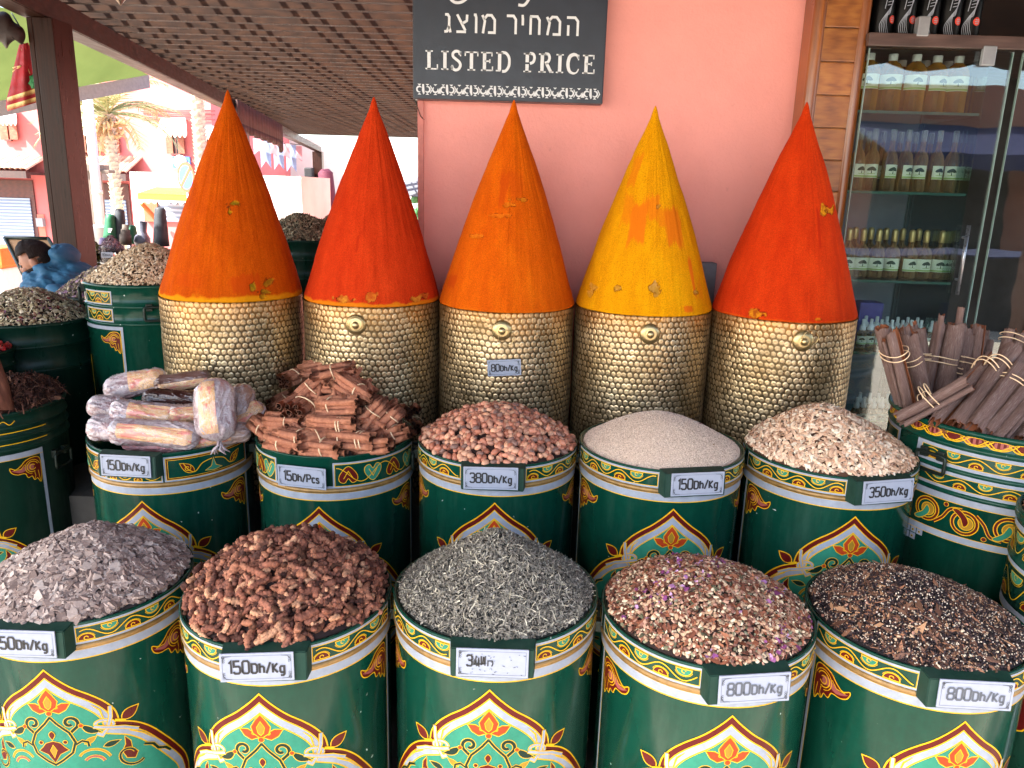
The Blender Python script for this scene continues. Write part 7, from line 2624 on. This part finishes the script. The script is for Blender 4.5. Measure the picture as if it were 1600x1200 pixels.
# white drain pipe and wooden post
mb = MB(); A_ = at(127, 60, 9.6); B_ = at(127, 300, 9.6); mb.tube([Vector((A_.x, 9.6, -.8)), Vector((A_.x, 9.6, A_.z))], .055, 16, 0); mb.tube([Vector((A_.x, 9.6, B_.z - .02)), Vector((A_.x, 9.6, B_.z + .03))], .062, 16, 0)
tag(mb.build('white_pole', flat('pole_white', '#d6d3cc', .5), None), 'white painted pole just right of the dark pergola post', 'pole')
wp = thing('wooden_post', 'weathered grey wooden post with a bracket top near the palm', 'post', at(147, 380, 13.0))
mb = MB(); A_ = at(147, 268, 13.0); mb.box(A_.x - .085, A_.x + .085, 12.92, 13.08, -.8, A_.z, 0, bev=.01); o = mb.build('shaft', wood('grey_post_wood', '#4c4039', '#63554b', '#7c6c60', (8, 8, 1), .8), wp); o.location = -Vector(wp.location)
mb = MB(); mb.box(A_.x - .17, A_.x + .16, 12.84, 13.2, A_.z, A_.z + .11, 0, bev=.01); mb.box(A_.x + .02, A_.x + .30, 12.9, 13.1, A_.z - .02, A_.z + .03, 0, bev=.01); o = mb.build('bracket', MATS['grey_post_wood'], wp); o.location = -Vector(wp.location)


# ------------------------------------------------------------------ palms
frond_mat = NT('palm_frond')
g = frond_mat.n("ShaderNodeNewGeometry")
c = frond_mat.ramp(g.outputs['Random Per Island'], [(0, C('#77804f')), (.35, C('#8f9464')), (.7, C('#aaa778')), (1, C('#b8b089'))])
frond_mat.bsdf(c, .6)
dry_mat = flat('dry_frond', '#c3a077', .8, 0, .3, 6)
trunk_mat = flat('palm_trunk', '#b0a18f', .9, 0, .3, 12, bump=.5, bscale=30)


def palm(base, top, r, label, nf=34, length=2.0, seed=0, dry=26):
    rg = random.Random(seed)
    t = thing('palm_tree', label, 'palm tree', base)
    H = (top - base).z
    mb = MB()
    n = int(H / 0.085)
    for i in range(n):
        z = H * i / n
        k = 10
        rr = r * (1.05 + .10 * (i % 2)) * (1.25 if z < .3 else 1)
        a0 = i * .6
        vs = [((rr + .035 * (j % 2)) * cos(a0 + 2 * pi * j / k), (rr + .035 * (j % 2)) * sin(a0 + 2 * pi * j / k), z + H / n * (1.05 if j % 2 else .8)) for j in range(k)]
        vb = [(rr * .86 * cos(a0 + 2 * pi * j / k), rr * .86 * sin(a0 + 2 * pi * j / k), z - .01) for j in range(k)]
        mb.add(vs + vb, [(k + j, k + (j + 1) % k, (j + 1) % k, j) for j in range(k)] + [tuple(range(k))], 0)
    mb.build('trunk', trunk_mat, t)
    def frond(mb, az, el, L, droop, w, mi=0):
        pts = []
        for i in range(15):
            q = i / 14
            e = el - droop * q * q
            pts.append(None)
        p_ = Vector((0, 0, H)); pts = [p_.copy()]
        e = el
        for i in range(14):
            e = el - droop * ((i + 1) / 14) ** 1.4
            p_ = p_ + Vector((cos(az) * cos(e), sin(az) * cos(e), sin(e))) * (L / 14)
            pts.append(p_.copy())
        mb.tube(pts, [.022 * (1 - i / 15) + .004 for i in range(15)], 5, mi)
        sd_ = Vector((-sin(az), cos(az), 0))
        for i in range(2, 15):
            for u_ in (0.0, 0.5):
                if i == 14 and u_: continue
                a = pts[i] if not u_ else pts[i].lerp(pts[min(14, i + 1)], .5)
                tg = (pts[min(14, i + 1)] - pts[i - 1]).normalized()
                ll = w * sin(pi * (0.12 + .82 * (i + u_) / 15)) * rg.uniform(.8, 1.1)
                for sg_ in (-1, 1):
                    d_ = (sd_ * sg_ * .8 + tg * .65 + Vector((0, 0, rg.uniform(-.25, .15)))).normalized()
                    e_ = a + d_ * ll + Vector((0, 0, -.12 * ll))
                    wv = tg * .016
                    mb.add([a - wv, a + wv, e_], [(0, 1, 2)], mi)
    mb = MB()
    for i in range(nf):
        frond(mb, rg.uniform(0, 6.28), rg.uniform(-.1, 1.25), length * rg.uniform(.8, 1.1), rg.uniform(.7, 1.5), .42)
    mb.build('crown', frond_mat.m, t, fixn=False)
    mb = MB()
    for i in range(dry):
        az = rg.uniform(0, 6.28)
        a = Vector((cos(az) * r, sin(az) * r, H - rg.uniform(.05, .5)))
        b = a + Vector((cos(az) * rg.uniform(.15, .45), sin(az) * rg.uniform(.15, .45), rg.uniform(-.55, .25)))
        mb.tube([a, a.lerp(b, .5) + Vector((cos(az), sin(az), 0)) * .08, b], [.035, .025, .008], 5, 0)
    mb.build('dry_stubs', dry_mat, t)
    return t


b = at(181, 300, 16.5); b.z = -.8
palm(b, at(181, 178, 16.5), .105, 'date palm with a pale trunk and low crown in front of the pink facade', 38, 1.5, 5)
b = at(318, 300, 18.5); b.z = -.8
palm(b, at(310, 70, 18.5), .13, 'second palm trunk rising beside the orange cone, crown above the beam', 24, 1.9, 9)
b = Vector((-19.5, 13.5, -.8))
palm(b, b + Vector((0, 0, 6.0)), .13, 'tall palm beyond the left edge casting its shadow on the facade', 34, 2.4, 19)

# ------------------------------------------------------------------ display table with goods behind the man
TY = 5.6
tz = at(150, 432, TY).z
dt = thing('display_table', 'low display table carrying jars and bags behind the seed barrel', 'table', (-2.35, TY + .1, 0))
mb = MB(); mb.box(-.65, .9, -.5, .5, tz - .04, tz, 0, bev=.006); mb.build('table_top', post_wood, dt)
for sx in (-.6, .85):
    for sy in (-.45, .45):
        mb = MB(); mb.box(sx - .03, sx + .03, sy - .03, sy + .03, 0, tz - .04, 0); mb.build('leg', post_wood, dt)
jar_glass = glass_mat('jar_glass', (.9, .95, .93), 1.0)
def spice_jar(px, w, ytop, label, cols, Yd=TY - .25, tagtext=True):
    P = at(px, 432, Yd); R_j = w / 2
    zt = at(px, ytop, Yd).z
    hgt = zt - tz
    t = thing('spice_jar', label, 'jar', (P.x, Yd, tz), 0, 'glass jars on the display table')
    mb = MB(); mb.lathe([(R_j, 0.0), (R_j, hgt), (R_j * 1.03, hgt + .006), (R_j * .98, hgt + .008)], 32, 0); mb.build('glass', jar_glass, t)
    mm = Mound(R_j * .95, .10, 1.3, 1, (0, 0), .006, 14, int(px))
    V, F = mound_base(mm, 14, 40, 0.0); V = V.copy(); V[:, 2] += hgt - .02
    gm = grain_mat('jar_fill', cols, .8)
    v2, f2 = scatter(mm, flk, 500, .010, .022, tilt=.5, lift=.01); v2 = v2.copy(); v2[:, 2] += hgt - .02
    # flakes pressed against the glass
    k = 700; aa = RNG.random(k) * 6.28; zz = RNG.random(k) * (hgt - .02)
    tv, tf = flk[0]
    Vw = []
    for a_, z_ in zip(aa, zz):
        sz = .012 + .014 * random.random()
        Vw.append(np.stack([R_j * .93 * sin(a_) + tv[:, 0] * cos(a_) * sz, -R_j * .93 * cos(a_) + tv[:, 0] * sin(a_) * sz, z_ + tv[:, 1] * sz * 1.4], 1))
    Vw = np.concatenate(Vw); Fw = np.concatenate([tf + i * len(tv) for i in range(k)])
    o = mesh_np('filling', np.concatenate([V, v2, Vw]), np.concatenate([F, f2 + len(V), Fw + len(V) + len(v2)]), gm, t, None, False)
    mb = MB(); mb.lathe([(R_j * 1.012, hgt * .54), (R_j * 1.012, hgt * .57)], 32, 0); mb.build('band', capw, t)
    pl = price_plate(t, '80Dh/Kg', R_j * 1.0, hgt * .16, (0.01, -R_j - .006, hgt * .80), ink=1, frame=False, name='price_tag')
    return t
spice_jar(141, .175, 385, 'glass jar of yellow green dried flowers with a purple heap, leftmost on the table', ['#8a8a34', '#6d7030', '#a39a4a', '#5a5a34', '#b8ab62', '#4a4a30', '#57424f'])
spice_jar(179, .165, 386, 'glass jar with a purple dried heap, right of the yellow flower jar', ['#6a5560', '#5a4450', '#8d7e80', '#7a6068', '#4b3a42'])
def cone_thing(name, px, ytop, ybot, w0, w1, mat, label, cat, Yd, lean=0.0, n=20, bulge=None):
    A_ = at(px, ybot, Yd); B_ = at(px + lean, ytop, Yd)
    mb = MB()
    ax = B_ - A_
    prof = bulge or [(0, 1.0), (.25, 1.0), (.5, 1.0), (.8, 1.0), (.95, .95), (1.0, .72)]
    mb.tube([A_ + ax * q for q, _ in prof], [w0 / 2 * k + (w1 - w0) / 2 * q * k for q, k in prof], n, 0)
    o = mb.build(name, mat, None)
    return tag(o, label, cat)
grn = flat('green_bag', '#0c5a3a', .6, 0, .2, 20)
o = cone_thing('green_paper_cone', 172, 335, 378, .10, .062, grn, 'tall green paper cone bag with white print on the table', 'bag', 5.75)
mb = MB()
for k in range(3):
    rect_px(mb, 169, 357 + k * 2.4, 175 - k, 358.3 + k * 2.4, 5.695, .004)
q = mb.build('white_print', capw, o)
slate = flat('slate_cone', '#2c3138', .7, 0, .2, 20)
cone_thing('dark_cone', 187, 327, 378, .095, .068, slate, 'tall dark grey cone just right of the green paper cone', 'cone', 5.8)
cone_thing('dark_cone', 252, 324, 384, .115, .075, slate, 'tallest dark grey cone beside the orange powder cone', 'cone', 5.7, -2)
cone_thing('green_bag', 207, 352, 380, .09, .05, grn, 'short green bag between the two dark cones', 'bag', 5.9)
cone_thing('brown_pot', 196, 351, 382, .085, .075, flat('pot_brown', '#4a4038', .7), 'squat brown pot with a narrower neck left of the short green bag', 'pot', 5.7, 0, 20, [(0, 1), (.5, 1), (.52, .8), (.75, .8), (.77, .6), (1, .6)])
cone_thing('grey_flask', 222, 346, 384, .12, .10, flat('flask_grey', '#575966', .4), 'grey long necked flask on the table', 'flask', 5.8, 2, 24, [(0, .8), (.15, 1), (.35, .95), (.5, .6), (.6, .5), (.98, .55), (1, .6)])
cone_thing('white_bucket', 158, 353, 380, .10, .13, flat('bucket_white', '#b6b6bc', .5), 'white bucket with a dark rim left of the green cone', 'bucket', 6.0, 0, 24, [(0, .85), (.9, 1.0), (.92, 1.06), (1, 1.06)])
mb = MB()
for k in range(4):
    P = at(141, 378 - k * 6, 6.0); mb.lathe([(.06, 0), (.07, .012), (.07, .018), (.0, .018)], 24, 0, mat=Matrix.Translation(P) @ Matrix.Rotation(radians(12), 4, 'Y'))
tag(mb.build('plate_stack', flat('plate_yellow', '#b8b48c', .5), None), 'stack of yellowish dishes behind the leftmost jar', 'dishes')
cone_thing('purple_bag', 163, 372, 398, .10, .06, flat('bag_purple', '#5c4f78', .5, 0, .3, 10), 'small purple packet between the two jars', 'packet', 5.55)

# leaning framed board behind the man
mb = MB()
c4 = [at(8, 372, 5.05), at(76, 373, 5.05), at(122, 452, 4.80), at(48, 452, 4.80)]
nrm = (c4[1] - c4[0]).cross(c4[3] - c4[0]).normalized()
if nrm.y > 0: nrm = -nrm
lb = thing('leaning_board', 'dark framed brown board leaning behind the seated man', 'board', c4[3])
LB = -Vector(c4[3])
cen = sum(c4, Vector()) / 4
mb = MB(); mb.add([q for q in c4] + [q - nrm * .02 for q in c4], [(0, 3, 2, 1), (4, 5, 6, 7), (0, 1, 5, 4), (1, 2, 6, 5), (2, 3, 7, 6), (3, 0, 4, 7)], 0)
o = mb.build('panel', flat('board_tan', '#8a6d50', .8, 0, .12, 6), lb); o.location = LB
mb = MB()
for i in range(4): mb.tube([c4[i] + nrm * .004, c4[(i + 1) % 4] + nrm * .004], .012, 6, 0)
o = mb.build('frame', iron_mat, lb); o.location = LB
# orange topped stand far left
st = thing('orange_stand', 'small stand with an orange cover out in the sun at the left edge', 'stand', at(8, 430, 8.2))
mb = MB(); P = at(6, 385, 8.2); mb.box(P.x - .25, P.x + .09, 8.0, 8.5, P.z - .22, P.z, 0, bev=.04); o = mb.build('cover', flat('cover_orange', '#d5722c', .7), st); o.location = -Vector(st.location)
mb = MB(); mb.box(P.x - .23, P.x + .06, 8.02, 8.48, 0, P.z - .22, 0, bev=.02); o = mb.build('base', capw, st); o.location = -Vector(st.location)
# ------------------------------------------------------------------ the seated man
def skin_obj(joints, edges, name):
    """joints: (point, radius x, radius y)"""
    me = bpy.data.meshes.new(name)
    me.from_pydata([j[0] for j in joints], edges, [])
    o = bpy.data.objects.new(name, me); COL.objects.link(o)
    o.modifiers.new('s', 'SKIN'); sb = o.modifiers.new('u', 'SUBSURF'); sb.levels = 2; sb.render_levels = 2
    for i, j in enumerate(joints):
        o.data.skin_vertices[0].data[i].radius = (j[1], j[2])
        o.data.skin_vertices[0].data[i].use_root = (i == 0)
    return o


def baked(objs, voxel=None):
    """evaluate modifiers, join, and fuse into one continuous surface"""
    dg = bpy.context.evaluated_depsgraph_get()
    bm = bmesh.new()
    for o in objs:
        e = o.evaluated_get(dg); m_ = e.to_mesh()
        tmp = m_.copy(); tmp.transform(o.matrix_world)
        bm.from_mesh(tmp); e.to_mesh_clear(); bpy.data.meshes.remove(tmp)
    for o in objs: bpy.data.objects.remove(o)
    me = bpy.data.meshes.new('b'); bm.to_mesh(me); bm.free()
    if voxel:
        o = bpy.data.objects.new('b', me); COL.objects.link(o)
        r = o.modifiers.new('r', 'REMESH'); r.mode = 'VOXEL'; r.voxel_size = voxel; r.use_smooth_shade = True
        s = o.modifiers.new('s', 'SMOOTH'); s.iterations = 3; s.factor = .5
        dg = bpy.context.evaluated_depsgraph_get()
        me = bpy.data.meshes.new_from_object(o.evaluated_get(dg))
        bpy.data.objects.remove(o)
    me.polygons.foreach_set('use_smooth', [True] * len(me.polygons))
    return me


HC = at(58, 409, 4.38)                                   # centre of the head
hf = Vector((-0.90, -0.22, -0.40)).normalized()            # looking down to the left
hs = hf.cross(Vector((0, 0, 1))).normalized()
hu = hs.cross(hf).normalized()


def head_point(x, y, z, grow=0.0):
    """unit sphere point (x forward, y side, z up) -> head surface in head axes"""
    f = 0.088 * x; s = 0.070 * y; u = 0.108 * z
    if z < 0:
        k = 1 + 0.30 * z
        s *= k; f = f * (1 + .10 * z) + 0.014 * (-z) * max(0, x)
    if x > .2: f *= 0.97
    if x < 0 and z > -.2: f *= 1.06
    ln = sqrt(f * f + s * s + u * u)
    g = 1 + grow / max(ln, .01)
    return Vector((f * g, s * g, u * g))


def to_world(p): return HC + hf * p.x + hs * p.y + hu * p.z


def head_shell(name, grow, keep=None, n=40, m=30):
    vs, fs = [], []
    for j in range(m + 1):
        t_ = pi * j / m
        for i in range(n):
            a = 2 * pi * i / n
            x, y, z = sin(t_) * cos(a), sin(t_) * sin(a), cos(t_)
            g = grow(x, y, z) if callable(grow) else grow
            vs.append(to_world(head_point(x, y, z, g)))
    for j in range(m):
        for i in range(n):
            a, b = j * n + i, j * n + (i + 1) % n
            t_ = pi * (j + .5) / m; q = 2 * pi * (i + .5) / n
            if keep is None or keep(sin(t_) * cos(q), sin(t_) * sin(q), cos(t_)):
                fs.append((a, b, b + n, a + n))
    me = bpy.data.meshes.new(name); me.from_pydata(vs, [], fs)
    o = bpy.data.objects.new(name, me); COL.objects.link(o)
    return o


def blob(c, r, axes=None, name='blob'):
    """ellipsoid in head axes"""
    bm = bmesh.new(); bmesh.ops.create_uvsphere(bm, u_segments=16, v_segments=10, radius=1)
    for v in bm.verts:
        p_ = Vector((c[0] + v.co.x * r[0], c[1] + v.co.y * r[1], c[2] + v.co.z * r[2]))
        v.co = to_world(p_)
    me = bpy.data.meshes.new(name); bm.to_mesh(me); bm.free()
    o = bpy.data.objects.new(name, me); COL.objects.link(o)
    return o


pelvis = Vector((-2.40, 4.46, .50)); chest = Vector((-2.555, 4.43, .89)); neckb = Vector((-2.615, 4.41, 1.005))
nk = HC - hu * .07 - hf * .03
shl, shr = Vector((-2.56, 4.24, .955)), Vector((-2.54, 4.62, .955))
ell, elr = Vector((-2.60, 4.17, .70)), Vector((-2.62, 4.66, .70))
hnl, hnr = Vector((-2.83, 4.27, .66)), Vector((-2.84, 4.52, .66))
knl, knr = Vector((-2.80, 4.30, .52)), Vector((-2.80, 4.60, .52))
anl, anr = Vector((-2.76, 4.30, .09)), Vector((-2.76, 4.60, .09))
tol, tor = Vector((-2.95, 4.29, .05)), Vector((-2.95, 4.61, .05))
J = [(pelvis, .15, .12), ((pelvis + chest) / 2, .14, .11), (chest, .15, .11), (neckb, .07, .065), (nk, .055, .055),
     (shl, .06, .06), (ell, .045, .045), (hnl, .028, .028), (shr, .06, .06), (elr, .045, .045), (hnr, .028, .028),
     (pelvis + Vector((-.08, -.10, -.02)), .09, .09), (knl, .065, .065), (anl, .04, .04), (tol, .035, .03),
     (pelvis + Vector((-.08, .12, -.02)), .09, .09), (knr, .065, .065), (anr, .04, .04), (tor, .035, .03)]
E_ = [(0, 1), (1, 2), (2, 3), (3, 4), (2, 5), (5, 6), (6, 7), (2, 8), (8, 9), (9, 10), (0, 11), (11, 12), (12, 13), (13, 14), (0, 15), (15, 16), (16, 17), (17, 18)]
parts = [skin_obj(J, E_, 'bodyskin')]
parts.append(head_shell('head', 0.0))
parts.append(blob((.088, 0, -.012), (.017, .012, .024)))                 # nose
parts.append(blob((.079, 0, .006), (.014, .008, .03)))
parts.append(blob((.074, 0, .024), (.015, .041, .010)))                 # brow
parts.append(blob((.082, 0, -.047), (.012, .022, .006))); parts.append(blob((.080, 0, -.057), (.012, .020, .007)))   # lips
parts.append(blob((.066, 0, -.083), (.026, .026, .020)))                # chin
for s_ in (-1, 1):
    parts.append(blob((-.006, s_ * .072, -.006), (.020, .008, .032)))     # ears
    parts.append(blob((.063, s_ * .034, -.018), (.02, .022, .016)))      # cheekbones
for hnd, sgn in ((hnl, 1), (hnr, -1)):
    d_ = Vector((-1, 0.1 * sgn, -.15)).normalized(); sd2 = Vector((0, 1, 0))
    pj = [(hnd, .024, .030), (hnd + d_ * .05, .018, .034), (hnd + d_ * .085, .014, .032)]
    parts.append(skin_obj(pj, [(0, 1), (1, 2)], 'palm'))
    for k in range(4):
        b0 = hnd + d_ * .08 + sd2 * (.026 - .0175 * k)
        L_f = (.034, .040, .037, .028)[k]
        fj = [(b0, .0085, .0085), (b0 + d_ * L_f, .008, .008), (b0 + d_ * (L_f * 1.5) + Vector((0, 0, -.022)), .0072, .0072), (b0 + d_ * (L_f * 1.55) + Vector((0, 0, -.042)), .006, .006)]
        parts.append(skin_obj(fj, [(0, 1), (1, 2), (2, 3)], 'finger'))
    b0 = hnd + d_ * .025 + sd2 * (.03 * sgn)
    parts.append(skin_obj([(b0, .011, .011), (b0 + d_ * .03 + sd2 * .02 * sgn, .0095, .0095), (b0 + d_ * .058 + sd2 * .024 * sgn + Vector((0, 0, -.012)), .008, .008)], [(0, 1), (1, 2)], 'thumb'))
bpy.context.view_layer.update()
body_me = baked(parts, 0.0055)
st_ = NT('skin')
_c = st_.coord()
st_.bsdf(st_.ramp(st_.noise(14, 4, .6, _c), [(0.3, C('#6b4332')), (0.7, C('#825540'))]), .55, 0, st_.bump(st_.noise(160, 3, .6, _c), .15, .002))
body_me.materials.clear(); body_me.materials.append(st_.m)
man = tag(bpy.data.objects.new('person', body_me), 'seated man with dark hair and beard in a blue hooded jacket, looking down', 'person')
COL.objects.link(man)
# hooded jacket
JJ = [(pelvis + Vector((0, 0, -.03)), .175, .15), ((pelvis + chest) / 2, .18, .15), (chest, .20, .16), (neckb + Vector((.03, 0, -.02)), .105, .10),
      (shl, .085, .085), (ell, .068, .068), (hnl + Vector((.03, 0, 0)), .045, .045), (shr, .085, .085), (elr, .068, .068), (hnr + Vector((.03, 0, 0)), .045, .045)]
jp = [skin_obj(JJ, [(0, 1), (1, 2), (2, 3), (2, 4), (4, 5), (5, 6), (2, 7), (7, 8), (8, 9)], 'jk')]
hood = at(100, 404, 4.44)
for (c_, r_) in ((Vector((-2.63, 4.36, .86)), (.16, .18, .15)), (Vector((-2.66, 4.33, .76)), (.15, .17, .16)), (at(70, 446, 4.36), (.12, .14, .09)), (hood, (.075, .11, .070)), (hood + Vector((.01, -.02, .03)), (.075, .10, .06)), (hood + Vector((-.055, -.03, -.055)), (.10, .13, .06)), (hood + Vector((-.11, -.02, -.10)), (.07, .10, .045)), (hood + Vector((.04, 0, -.10)), (.10, .15, .08))):
    bm = bmesh.new(); bmesh.ops.create_uvsphere(bm, u_segments=20, v_segments=12, radius=1)
    for v in bm.verts: v.co = Vector((c_.x + v.co.x * r_[0], c_.y + v.co.y * r_[1], c_.z + v.co.z * r_[2]))
    me = bpy.data.meshes.new('h'); bm.to_mesh(me); bm.free()
    o = bpy.data.objects.new('h', me); COL.objects.link(o); jp.append(o)
bpy.context.view_layer.update()
jk_me = baked(jp, 0.009)
co_ = np.zeros(len(jk_me.vertices) * 3, dtype=np.float32); jk_me.vertices.foreach_get('co', co_); co_ = co_.reshape(-1, 3)
nr_ = np.array([v.normal[:] for v in jk_me.vertices])
fold = (fbm(co_[:, 0] * 9 + co_[:, 2] * 6, co_[:, 1] * 7 + co_[:, 2] * 12, 3) - .47)
fold2 = np.sin(co_[:, 2] * 42 + co_[:, 0] * 16 + fold * 9)
jk_me.vertices.foreach_set('co', (co_ + nr_ * (fold * .05 + fold2 * .008 - np.exp(-(np.abs(fold) / .02) ** 2) * .008)[:, None]).astype(np.float32).ravel())
jk = flat('blue_jacket_cloth', '#164e70', .75, 0, .18, 9, bump=.25, bscale=240)
jk_me.materials.clear(); jk_me.materials.append(jk)
link_mesh('jacket', jk_me, man)
tr_p = skin_obj([(pelvis + Vector((0, 0, -.05)), .165, .14), (pelvis + Vector((-.08, -.10, -.03)), .105, .105), (knl, .08, .08), (anl + Vector((0, 0, .03)), .06, .06), (pelvis + Vector((-.08, .12, -.03)), .105, .105), (knr, .08, .08), (anr + Vector((0, 0, .03)), .06, .06)],
                [(0, 1), (1, 2), (2, 3), (0, 4), (4, 5), (5, 6)], 'tr')
bpy.context.view_layer.update()
tr_me = baked([tr_p], .010); tr_me.materials.clear(); tr_me.materials.append(flat('dark_trousers', '#22242c', .85, 0, .2, 20))
link_mesh('trousers', tr_me, man)
hair_mat = NT('dark_hair')
_c = hair_mat.coord(); n_ = hair_mat.noise(180, 3, .7, hair_mat.mapping(_c, (1, 1, .3)))
hair_mat.bsdf(hair_mat.ramp(n_, [(0.3, C('#0d0a0a')), (0.7, C('#241a18'))]), .7, 0, hair_mat.bump(n_, .8, .004), spec=.12)
rough_ = lambda x, y, z: 0.011 + 0.010 * vnoise(np.array([x * 7 + 9]), np.array([y * 7 + z * 9]), 4)[0]
def hair_keep(x, y, z):
    if z > .50 and x < .62: return True
    if x < -.38 and z > -.28: return True
    return x < -.02 and z > .24
def beard_keep(x, y, z):
    if x < .0: return False
    if z < -.62 and x > .15: return True
    return -.95 < z < -.22 and abs(y) > .42 and x > .08 or (-.50 < z < -.36 and x > .6)
hp = head_shell('hair', lambda x, y, z: rough_(x, y, z) + .012 * max(0, z) * (1 if x > 0 else .6), hair_keep)
bp = head_shell('beard', lambda x, y, z: .008 + .010 * max(0, -z - .3), beard_keep)
for o_, nm in ((hp, 'hair'), (bp, 'beard')):
    so = o_.modifiers.new('t', 'SOLIDIFY'); so.thickness = .012; so.offset = -1
    bpy.context.view_layer.update()
    me = baked([o_]); me.materials.clear(); me.materials.append(hair_mat.m)
    link_mesh(nm, me, man)
for s_ in (-1, 1):
    o_ = blob((.075, s_ * .028, .006), (.010, .013, .010)); me = baked([o_]); me.materials.clear(); me.materials.append(flat('eye_dark', '#1a1210', .2)); link_mesh('eye', me, man)
stl = thing('stool', 'low dark stool under the seated man', 'stool', (-2.40, 4.46, 0))
mb = MB(); mb.lathe([(0, .38), (.17, .38), (.18, .36), (.17, .34), (0, .34)], 28, 0); mb.build('seat', post_wood, stl)
for k in range(4):
    a = pi / 4 + k * pi / 2
    mb = MB(); mb.tube([(.12 * cos(a), .12 * sin(a), .345), (.17 * cos(a), .17 * sin(a), 0)], .018, 8, 0); mb.build('leg', post_wood, stl)

# ------------------------------------------------------------------ the shop across the square behind the viewer: what the cabinet glass mirrors
ob = thing('opposite_shop', 'ochre shop front with a dark awning across the square behind the viewer', 'building', (11, -9, 0))
mb = MB(); mb.box(-5.5, 9, -4, 0, 0, 3.6, 0); mb.build('wall', stucco('ochre_wall', '#9a6a58', .08, .6, .3), ob)
mb = MB()
for k in range(4): mb.box(-4.6 + k * 3.2, -2.2 + k * 3.2, 0, .05, 0, 2.3, 0)
mb.build('shop_front', dark_room, ob)
mb = MB(); mb.add([(-5.2, .02, 2.9), (8.6, .02, 2.9), (8.6, 1.6, 2.35), (-5.2, 1.6, 2.35), (8.6, 1.6, 2.1), (-5.2, 1.6, 2.1)], [(0, 3, 2, 1), (3, 5, 4, 2)], 0); aw_ = mb.build('awning', flat('awning_indigo', '#23264a', .8), ob)
so = aw_.modifiers.new('t', 'SOLIDIFY'); so.thickness = .03

mc = thing('reflection_darkener', 'long dark counter added unseen behind the viewer to darken the cabinet reflection', 'counter', (7.0, -5.2, 0))  # invented counter covering the sunlit paving that the cabinet glass would mirror
mb = MB(); mb.box(-2.6, 3.2, -.7, .7, 0, .92, 0); mb.build('frame', dark_room, mc)
mb = MB(); mb.box(-2.64, 3.24, -.74, .74, .925, .95, 0, bev=.01); mb.build('cloth', flat('darkener_cloth', '#1f2340', .8, 0, .2, 6), mc)
